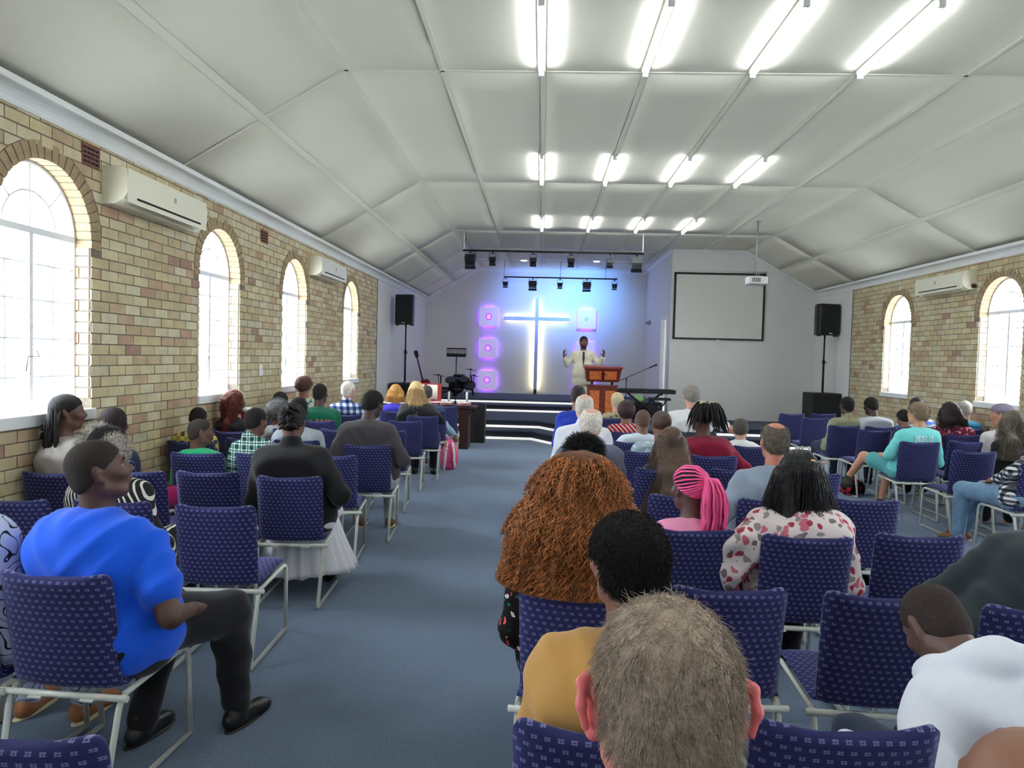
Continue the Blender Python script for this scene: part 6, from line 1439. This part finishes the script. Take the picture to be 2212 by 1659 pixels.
def p10h(i):
    T = T_(i); S = SDF(); S.ell(T(0, -.012, .03), (.084, .103, .093), i['R'], .02)
    S.ell(T(0, -.075, .02), (.075, .055, .085), i['R'], .02); hcut(S, i, 0, .05, -.10); sdf_obj('hair', S, .008, H_blk, i['root'], rel=0, noise=(.006, 75.))
    rg = random.Random(4); mb = MB()
    for k in range(26):
        a = rg.uniform(-1.3, 1.3); z = rg.uniform(-.06, .10); x = .075 * math.sin(a)
        mb.tube([T(x, -.06 - .065 * math.cos(a), z), T(x * .7, -.085 - .062 * math.cos(a), z + .02), T(x * .2, -.095 - .055 * math.cos(a), z + .0 + rg.uniform(-.02, .03))], [.009, .011, .007], 6)
    mb.build('twists', hairm('twist', (40, 34, 32), .6, rnd=.5), i['root'])
P('A3', 'person with twisted-up black hair, black jacket and long white skirt', 633, 908, 4.72, cloth('black_jacket', (28, 27, 30), noise=.12), cloth('white_skirt', (214, 214, 220), noise=.03), BRN, p10h, skirt=.15, sw=.46, mass=1.22, vox=.0105, seed=14, shirt_slack=.022, collar='collar', shoes=SH_B, hip_y=.16, arms=(None, ((.31, .05, .72), (.22, .34, .60))))
P('F2', 'person with fuzzy grey hair bending forward', 600, 888, 7.5, cloth('grey_knit', (130, 128, 128)), C_black, BRN, h_afro(hairm('fuzzy_grey', (112, 110, 110), .9, bump=1., sc=200), .12, .11, str_n=900, ln=.03), sw=.40, seed=1)
P((-2.95, 8.03, 3), 'black-haired person half hidden behind the fuzzy grey hair', 606, 869, 8.25, cloth('charcoal', (50, 50, 54)), C_black, DBR, h_short(H_afro, .012), sw=.36, elb=0, seed=3)
make_chair(A + 'against the wall under the half hidden black-haired person', -2.97, 8.03, 3)
P('E3', 'person in pale denim jacket right behind the twisted-up hair', 645, 886, 6.58, cloth('pale_denim', (168, 178, 186), noise=.15), C_jean, DBR, h_short(H_afro, .010), sw=.44, seed=6, shoes=SH_W)
P('H2', 'woman with short curly brown hair in green and white scarf top by the wall', 657, 833, 9.1, pattern_mat('green_white_print', (196, 204, 196), [(60, 160, 90), (40, 130, 80)], 20, thr=.35), C_black, LBR, h_afro(hairm('curly_brown', (100, 66, 56), .7), .11, .11, str_n=300), elb=0, sw=.37, seed=2)
i14 = P('G1', 'person in dark green jersey with orange collar and orange letters', 692, 850, 8.46, cloth('bottle_green', (16, 92, 66)), C_black, DBR, h_short(H_afro, .006), sw=.46, mass=1.15, seed=5, vox=.014, fold=.002, yaw=-12)
M_org = mat('orange_knit', srgb(244, 140, 44), .8); nb = Vector(i14['nb'])
MB().tube([nb + Vector((.072 * math.cos(a), .065 * math.sin(a), .012 * math.sin(a) - .01)) for a in [2 * PI * k / 20 for k in range(20)]], .022, 8, closed=True).build('collar_band', M_org, i14['root'])
decal(i14, text_polys('ILAND', .095, .03, nb.z - .19, arc=2.2), mat('orange_print', srgb(246, 110, 60), .7), side=-1, off=.005, name='print')
P('H1', 'white-haired man in blue and white check shirt', 753, 843, 9.36, plaid('blue_white', (214, 222, 236), (90, 110, 160), (34, 42, 84), 12), C_khaki, PAL, h_short(H_wht, .008, .05, -.08), sw=.45, yaw=-32, mass=1.1, seed=7, collar='collar', vox=.014, shoes=SH_BR)
P('A5', 'man in dark grey shirt with black hair looking down to the right', 806, 873, 6.36, cloth('dark_grey_shirt', (72, 68, 72), noise=.05), cloth('stone_trouser', (170, 176, 176)), (62, 42, 38), h_short(H_afro, .010, .06, -.08, noise=(.002, 140.), str_n=900, ln=.01, rad=.001), yaw=-30, pitch=-16, sw=.47, mass=1.3, vox=.012, seed=15, shoes=SH_BR, arms=(((-.30, .0, .72), (-.16, .30, .62)), ((.31, .02, .72), (.16, .32, .62))))
def bob(m, n_=400): return h_long(m, .11, .075, .078, thick=.04, str_n=n_, slen=.1, srad=.0016)
P('I1', 'woman with orange-blonde bob and violet-blue top', 855, 848, 10.2, cloth('violet_blue', (66, 60, 190)), C_black, PAL, bob(hairm('orange_blonde', (214, 158, 84), .5, bump=.4)), sw=.40, seed=4, vox=.014)
P('A8', 'woman with long blonde hair and black blouse', 899, 843, 9.46, cloth('black_blouse', (40, 40, 42), noise=.1, rough=.5), C_black, PAL, h_long(hairm('blonde', (216, 184, 134), .5), .34, .07, .05, str_n=900, slen=.26, srad=.0018), sw=.44, seed=9, vox=.013, sleeve='half', mass=1.1, arms=(((-.31, -.06, .74), (-.16, .22, .66)), ((.30, -.09, .72), (.31, .02, .52))), shoes=SH_B)
P('A9', 'grey-haired man in denim shirt, half behind the blonde woman', 922, 850, 10.36, cloth('denim_shirt', (52, 72, 112), noise=.2), cloth('light_jean', (150, 178, 196), noise=.2), PAL, h_short(hairm('dark_grey', (92, 88, 86), .7), .008), sw=.46, seed=3, shoes=SH_BR, legpose=(((-.12, .55, .52), (-.1, .6, .085)), ((.16, .60, .60), (.34, .50, .42))))
# ---------------- right block
P('Q2', 'dark-haired person in royal blue near the stage steps', 1249, 856, 8.1, cloth('royal_blue2', (32, 60, 170)), C_black, LBR, h_short(hairm('dark_brown', (46, 38, 40), .5), .010, .05, -.07), sw=.44, yaw=-14, seed=6, vox=.014)
P('Q3', 'bald older man in white shirt', 1262, 879, 6.52, cloth('white_shirt', (214, 216, 226), noise=.03), C_khaki, (214, 168, 148), h_short(H_wht, .006, .05, -.09, bald=1), sw=.47, mass=1.15, seed=5, vox=.012, collar='collar', shoes=SH_B)
P('Q4', 'older man with bald crown and white fringe in grey-blue shirt', 1277, 914, 5.56, cloth('grey_blue_shirt', (96, 98, 118), noise=.05), C_navy, (216, 166, 144), h_short(H_wht, .009, .045, -.085, bald=1, str_n=1200, ln=.012, rad=.0009), sw=.49, mass=1.2, seed=8, vox=.0115, yaw=-8, collar='collar', shoes=SH_B)
P('Q5', 'child with fuzzy black hair just above the ginger curls', 1260, 980, 4.52, cloth('dark_top', (40, 38, 44)), C_black, BRN, h_afro(H_blk, .115, .10, str_n=1400, ln=.045, rad=.003, curl=.006), hs=.9, sw=.34, seed=4, shoes=SH_W)
P('R18', 'woman with short blonde hair in animal print top', 1333, 867, 9.98, pattern_mat('animal_print', (170, 160, 130), [(30, 28, 26), (60, 52, 44)], 30, thr=.30), C_black, PAL, h_short(hairm('ash_blonde', (190, 174, 140), .5), .014, .05, -.08), sw=.40, seed=4, vox=.014)
P('R19', 'woman with dark maroon hair and red and white striped top', 1352, 885, 8.14, stripes('red_white', (170, 26, 40), (226, 214, 214), 26, (.75, 0, .66), .30), C_black, LBR, h_afro(hairm('maroon_short', (52, 30, 32), .5, bump=.3), .10, .115, noise=(.003, 60.), dz=.0, back=-.12), sw=.42, seed=3, vox=.013)
P('R16b', 'boy with cropped brown head in pale blue-white shirt', 1388, 908, 7.18, cloth('ice_white', (206, 218, 228), noise=.03), C_jean, (128, 92, 78), h_short(hairm('crop_brown', (96, 74, 66), .9, nz=.1), .003, .05, -.07), hs=.92, sw=.42, seed=5, vox=.013, mass=1.1)
C_bf = pattern_mat('blue_floral', (158, 178, 190), [(222, 228, 226), (236, 232, 216)], 30, thr=.33)
def p12h(i):
    T = T_(i); S = SDF(); S.ell(T(0, -.012, .03), (.088, .104, .095), i['R'], .02); S.ell(T(.0, -.09, .03), (.06, .045, .06), i['R'], .02); hcut(S, i, 0, .05, -.09)
    o = sdf_obj('hair', S, .010, hairm('brown_updo', (92, 66, 56), .4), i['root'], rel=1, noise=(.004, 50.))
P('R16', 'woman with brown pinned-up hair in pale blue floral blouse', 1428, 917, 6.46, C_bf, C_black, LBR, p12h, sw=.42, seed=6, vox=.0125, sleeve='puff', yaw=5, shirt_slack=.02)
H_lb = hairm('long_brown', (88, 66, 54), .35, rnd=.4, nz=.15, bump=.3)
P('R13b', 'woman with very long straight brown hair and bare shoulders', 1449, 955, 5.5, cloth('strappy', (40, 32, 30)), C_black, PAL, h_long(H_lb, .50, .075, .10, thick=.045, str_n=3800, slen=.42, srad=.0014, cl=.002, dyb=-.45), sw=.38, seed=9, vox=.0105, sleeve='none', hs=.98, shoes=SH_B)
P('Q14', 'grey-haired man in white T-shirt stretching his arm to the child', 1493, 854, 8.22, cloth('white_tee', (222, 222, 224), noise=.03), C_jean, (206, 150, 128), h_short(H_gry, .012, .05, -.075, str_n=600, ln=.02, rad=.0014), sw=.52, mass=1.2, sleeve='short', seed=4, vox=.013, shoes=SH_B, arms=(None, ((.46, .05, .90), (.66, -.08, .80))))
H_drd = hairm('dread_black', (24, 22, 24), .7, rnd=.4)
def q15h(i):
    T = T_(i); S = SDF(); S.ell(T(0, -.02, .035), (.095, .112, .095), i['R'], .02); S.ell(T(.02, -.05, .07), (.10, .09, .075), i['R'], .02); hcut(S, i, 0, .05, -.09)
    sdf_obj('hair', S, .010, H_drd, i['root'], rel=0, noise=(.006, 90.)); rg = random.Random(8); mb = MB()
    for k in range(95):
        a = rg.uniform(-2.6, 2.6); l = rg.uniform(.06, .13); st = Vector(T(.02 + .07 * math.sin(a), -.05 - .07 * math.cos(a), .10 + rg.uniform(-.04, .04)))
        o_ = Vector((math.sin(a) * .8 + .3, -math.cos(a) * .8, .2)).normalized()
        pts = [st + o_ * (l * t) + Vector((rg.uniform(-.008, .008), 0, -l * 1.9 * t * t)) for t in (0, .25, .5, .75, 1)]; mb.tube(pts, [.010, .009, .008, .007, .003], 6)
    mb.build('dreadlocks', H_drd, i['root']); mb = MB()
    for k in range(16): a = k * .14 - 1.3; st = Vector(T(-.05 + .008 * k, -.02 - .05 * math.cos(a) + rg.uniform(-.02, .02), .125 + rg.uniform(-.012, .008))); mb.tube([st, st + Vector((.012, 0, .018)), st + Vector((.03, -.02, .012))], [.008, .008, .004], 6)
    mb.build('pale_tips', mat('pale_tips', srgb(206, 196, 150), .6), i['root'])
P('R14', 'woman with black dreadlocks tied up, pale at the crown, maroon top', 1515, 903, 6.38, cloth('maroon', (134, 22, 50), noise=.04), C_black, BRN, q15h, sw=.45, mass=1.22, seed=11, vox=.0115, yaw=20, arms=(((-.30, .02, .72), (-.14, .30, .62)), ((.31, .03, .72), (.16, .34, .60))), shoes=SH_B)
P('R15', 'small child with grey-brown hair in white shirt', 1600, 926, 7.12, cloth('white_kid', (222, 222, 222), noise=.03), C_jean, PAL, h_short(hairm('mouse', (96, 88, 80), .6), .012, .05, -.07, str_n=400, ln=.018, rad=.0014), hs=.82, sw=.34, seed=2, vox=.013, yaw=-25)
def q17h(i): h_short(hairm('brown_grey', (92, 82, 72), .7), .007, .05, -.09, bald=2, str_n=2600, ln=.012, rad=.0008)(i)
P('R13', 'balding man with reddish crown in pale grey-blue shirt', 1673, 953, 4.5, cloth('pale_grey_blue', (138, 152, 170), noise=.06), C_jean, (192, 124, 100), q17h, sw=.47, mass=1.12, seed=12, vox=.0095, yaw=0, sleeve='half', fold=.006, shoes=SH_B, arms=(((-.30, -.02, .72), (-.30, .16, .56)), None))
H_pk = mat('hair_pink', srgb(246, 88, 152), .5, noise=.1, nscale=40, rand=.25, bump=.4, bscale=300)
def q18h(i):
    T = T_(i); S = SDF(); S.ell(T(0, -.012, .03), np.array([.079, .097, .088]) * i['s'], i['R'], .02); hcut(S, i, 0, .05, -.075); sdf_obj('hair', S, .007, H_blk, i['root'], rel=1)
    G_ = Vector(T(.035, -.10, .055)); rg = random.Random(3); mb = MB()
    for k in range(36):
        a = -PI + 2 * PI * k / 36; st = Vector(T(.083 * math.sin(a), -.012 - .10 * math.cos(a), .075 - .135 * (1 + math.cos(a)) / 2)); pts = []
        for q in range(8):
            t = q / 7; p_ = st.lerp(G_, t * .97); c_ = Vector(T(0, -.012, .03)); v = p_ - c_; rad = .094 + .008 * math.sin(PI * t); v.length
            loc = Vector(i['R'].T @ np.array(v)); kx = math.sqrt((loc.x / .083) ** 2 + (loc.y / .101) ** 2 + (loc.z / .092) ** 2); p_ = c_ + v / max(kx, .2) * (1.0 if t < .95 else 1.05); pts.append(p_)
        mb.tube(pts, [.0050 * (1 + .15 * (q % 2)) for q in range(8)], 6)
    mb.build('braids', H_pk, i['root']); mb = MB()
    for k in range(90):
        a = rg.uniform(0, 6.28); r_ = rg.uniform(0, 1) ** .5; o_ = Vector((.020 * r_ * math.cos(a), .02 * r_ * math.sin(a) - .012, .01)); ex = Vector((.045 * r_ * math.cos(a) - .002, .03 * r_ * math.sin(a) - .01, 0)); L_ = rg.uniform(.24, .31); st = G_ + o_; pts = []
        for q in range(9):
            t = q / 8; pts.append(st + ex * min(1, t * 2.2) + Vector((.020 * math.sin(t * 2.5) + .003 * math.sin(t * 14 + k), -.045 * math.sin(min(t * 3.2, 1.57)) * 1.0, .02 * math.sin(min(t * 6, PI)) - L_ * max(t - .08, 0))))
        mb.tube(pts, [.0052 * (1 + .15 * (q % 2)) for q in range(9)], 6)
    mb.build('ponytail', H_pk, i['root'])
    MB().tube([G_ + Vector((.030 * math.cos(a), -.012 + .03 * math.sin(a) * .6, .01 * math.sin(a))) for a in [2 * PI * k / 14 for k in range(14)]], .007, 6, closed=True).build('hair_tie', mat('hair_tie', srgb(220, 120, 160), .6), i['root'])
P('R9', 'girl with bright pink braids in a ponytail and pink top', 1490, 1055, 3.66, cloth('soft_pink', (226, 140, 178), noise=.04), C_jean, (92, 62, 56), q18h, hs=.98, yaw=24, sw=.38, vox=.009, seed=13, mass=1.05, shoes=SH_W)
H_lbk = hairm('long_black', (20, 19, 22), .35, rnd=.3, nz=.1, bump=.3)
C_ff = pattern_mat('cream_floral', (226, 214, 212), [(170, 60, 80), (130, 116, 120), (204, 110, 128), (150, 140, 140)], 22, thr=.42)
def q19h(i):
    h_long(H_lbk, .43, .085, .115, thick=.05, str_n=5200, slen=.40, srad=.0013, cl=.004, wave=14)(i); T = T_(i); mb = MB()
    for k in range(9): p_ = T(-.01 + .011 * k, -.085 - .02 * math.sin(k), .085 - .002 * k); mb.lathe(tuple(p_), [(.001, -.005), (.008, 0), (.001, .006)], 8)
    mb.build('bead_clip', mat('beads', srgb(226, 170, 140), .4, rand=.3), i['root'])
P('R8', 'woman with long black hair, beaded clip and cream and rose floral blouse', 1724, 1024, 3.62, C_ff, C_black, LBR, q19h, hs=1.0, yaw=18, sw=.44, vox=.0095, seed=14, sleeve='puff', mass=1.12, shirt_slack=.022, fold=.007, arms=(((-.31, .0, .74), (-.36, .12, .52)), None), shoes=SH_B)
# ---------------- right section
P('T4', 'man in olive shirt with short dark hair', 1829, 876, 9.85, cloth('olive', (142, 142, 112), noise=.04), C_jean, DBR, h_short(H_afro, .008), sw=.42, seed=5, vox=.014, collar='collar', mass=1.05, yaw=12, shoes=SH_B)
P('T10', 'man in light grey shirt with head bowed slightly', 1881, 877, 9.85, cloth('light_grey', (184, 190, 198), noise=.04), C_jean, DBR, h_short(H_afro, .008), sw=.46, seed=6, vox=.014, mass=1.1, pitch=-14, yaw=12, shoes=SH_B)
i25 = P('T6', 'man in turquoise shirt with white lettering, leg crossed, brown wavy hair', 1982, 893, 8.05, cloth('turquoise', (116, 208, 206), noise=.04), cloth('teal_shorts', (90, 170, 170)), (206, 150, 122), h_short(hairm('brown_wavy', (132, 114, 92), .6), .014, .05, -.10, str_n=900, ln=.03, rad=.0015), sw=.47, seed=8, vox=.012, mass=1.12, yaw=22, sleeve='half', fold=.003,
    shoes=(mat('boot_dark', srgb(60, 62, 56), .7), mat('sole_dark', (0, 0, 0))), legpose=(((-.30, .50, .62), (-.42, .62, .34)), ((.02, .50, .50), (-.08, .50, .085))), arms=(((-.24, .10, .72), (-.20, .34, .66)), None), face=8, shorts=True)
decal(i25, text_polys('JESUS', .088, .05, i25['nb'][2] - .125) + text_polys('LOVE', .088, .05, i25['nb'][2] - .215), mat('white_print', srgb(226, 240, 240), .7), side=-1, off=.004)
P('T12', 'person in blue and white striped shirt behind the turquoise man', 1979, 877, 9.98, stripes('blue_white_h', (70, 110, 190), (206, 216, 230), 14, (0, 0, 1), .45), C_jean, PAL, h_short(hairm('dark_brown', (0, 0, 0)), .010), sw=.46, seed=3)
P('T9', 'woman with full dark wavy hair and pink-red floral top', 2051, 889, 9.0, pattern_mat('rose_floral', (120, 44, 66), [(226, 150, 160), (196, 70, 96), (236, 190, 190)], 24, thr=.38), C_black, LBR, h_long(hairm('dark_wavy', (42, 30, 32), .5), .20, .09, .13, thick=.05, str_n=700, slen=.16, srad=.0022, wave=60, cl=.006), sw=.46, seed=5, vox=.014, mass=1.2, yaw=12)
P('T13', 'grey-headed man in teal top against the right wall', 2082, 884, 9.95, cloth('teal', (40, 120, 150)), C_jean, (160, 120, 100), h_short(H_gry, .006, .05, -.08), sw=.46, seed=2, yaw=10)
i29 = P('T14', 'person in greyish cap and white top facing left', 2163, 897, 8.08, cloth('off_white', (196, 190, 192)), C_jean, (186, 130, 106), h_short(hairm('ash_brown', (120, 108, 96), .6), .008), sw=.46, seed=3, yaw=52, vox=.013)
T = T_(i29); S = SDF(); S.ell(T(0, -.01, .06), (.092, .108, .075), i29['R'], .02); S.cut(T(0, 0, .035), -(i29['R'] @ np.array([0, 0, 1.]))); S.cone(T(-.05, .09, .05), T(.05, .09, .05), .012, .012, .02); S.cone(T(-.03, .135, .042), T(.03, .135, .042), .009, .009, .02); sdf_obj('cap', S, .009, cloth('cap_mauve', (128, 118, 138)), i29['root'])
P('T15', 'woman with long wavy grey-brown hair and black top', 2186, 912, 7.3, C_black, C_black, PAL, h_long(hairm('grey_brown', (108, 98, 84), .5), .34, .085, .12, thick=.05, str_n=1500, slen=.22, srad=.002, wave=60, cl=.008), sw=.44, seed=4, vox=.0125, mass=1.1, yaw=15)
P('T11', 'man in black and white checked shirt and blue jeans at the right edge', 2290, 915, 6.48, plaid('black_white', (224, 226, 226), (90, 92, 98), (30, 32, 38), 22), cloth('blue_jean', (112, 144, 172), noise=.2), (150, 104, 84), h_short(H_blk), sw=.46, seed=6, vox=.0115, mass=1.1, yaw=20, face=20, shoes=SH_BR, collar='collar',
  arms=(((-.28, .10, .72), (-.10, .38, .64)), ((.25, .12, .72), (.04, .42, .62))), legpose=(((-.14, .62, .52), (-.12, .66, .085)), ((.10, .60, .52), (.06, .76, .085))))
P((4.62, 8.85, 0), 'dark-haired child leaning beside the turquoise man', 1951, 903, 9.0, C_navy, C_black, LBR, h_short(H_blk, .012), hs=.85, sw=.32, seed=4, pitch=-15)
make_chair(A + 'under the dark-haired child beside the turquoise man', 4.62, 8.85, 0)
# ---------------- preacher
C_suit = cloth('cream_suit', (226, 218, 196), noise=.03, rough=.8); PXX = hd(1261, 740, 15.05)
i1 = person('preacher in cream suit behind the pulpit, both hands raised', PXX.x, 15.05, 180, hd(1261, 739, 15.05), C_suit, C_suit, (112, 74, 60), h_short(H_afro, .007, .06, -.07), hs=1.05, sw=.46, mass=1.12, vox=.009, stand=True, feet_z=.36, eyes=True, yaw=4, fold=.003, seed=5, shirt_slack=.018, curl=.25, handr=.0105, shoes=SH_B,
    arms=(((-.36, -.02, 1.20), (-.40, .12, 1.32), (-.1, .12, 1), (.8, .5, 0)), ((.33, -.02, 1.19), (.40, .14, 1.31), (.12, .1, 1), (-.8, .5, 0))))
S = SDF(); hp = i1['hip']
for x_ in (-.07, 0, .07): S.cone(hp + [x_, 0, .05], hp + [x_ * 1.45, 0, -.17], .135, .13, .05)
S.cut((0, 0, hp[2] - .26), (0, 0, -1)); sdf_obj('jacket_skirt', S, .012, C_suit, i1['root'], fold=.002)
nbz = i1['nb'][2]; zz = nbz - .02
decal(i1, [[(-.055, zz), (.055, zz), (.0, zz - .34)]], mat('shirt_white', srgb(226, 226, 230), .7), side=1, off=.003, name='shirt_front')
decal(i1, [[(-.022, zz - .01), (.022, zz - .01), (.03, zz - .24), (0, zz - .30), (-.03, zz - .24)]], pattern_mat('tie_print', (60, 62, 52), [(150, 150, 120), (30, 32, 30)], 60, thr=.3), side=1, off=.009, name='necktie')
M_lap = cloth('cream_lapel', (214, 206, 182), noise=.02)
for q in (-1, 1): decal(i1, [[(q * .05, zz + .01), (q * .075, zz + .005), (q * .095, zz - .12), (q * .075, zz - .135), (q * .085, zz - .15), (q * .01, zz - .36), (0, zz - .335)]], M_lap, side=1, off=.010, name='lapel')
decal(i1, [[(-.13, zz - .17), (-.06, zz - .165), (-.06, zz - .18), (-.13, zz - .185)]], M_lap, side=1, off=.006, name='breast_pocket')
def beard(i):
    T = T_(i); S = SDF(); S.cone(T(-.045, .035, -.07), T(-.015, .068, -.098), .022, .022, .02); S.cone(T(.045, .035, -.07), T(.015, .068, -.098), .022, .022, .02); S.cone(T(-.015, .07, -.098), T(.015, .07, -.098), .024, .024, .02); S.cone(T(-.022, .099, -.04), T(.022, .099, -.04), .006, .006, .01)
    sdf_obj('beard', S, .006, H_afro, i['root'])
beard(i1)
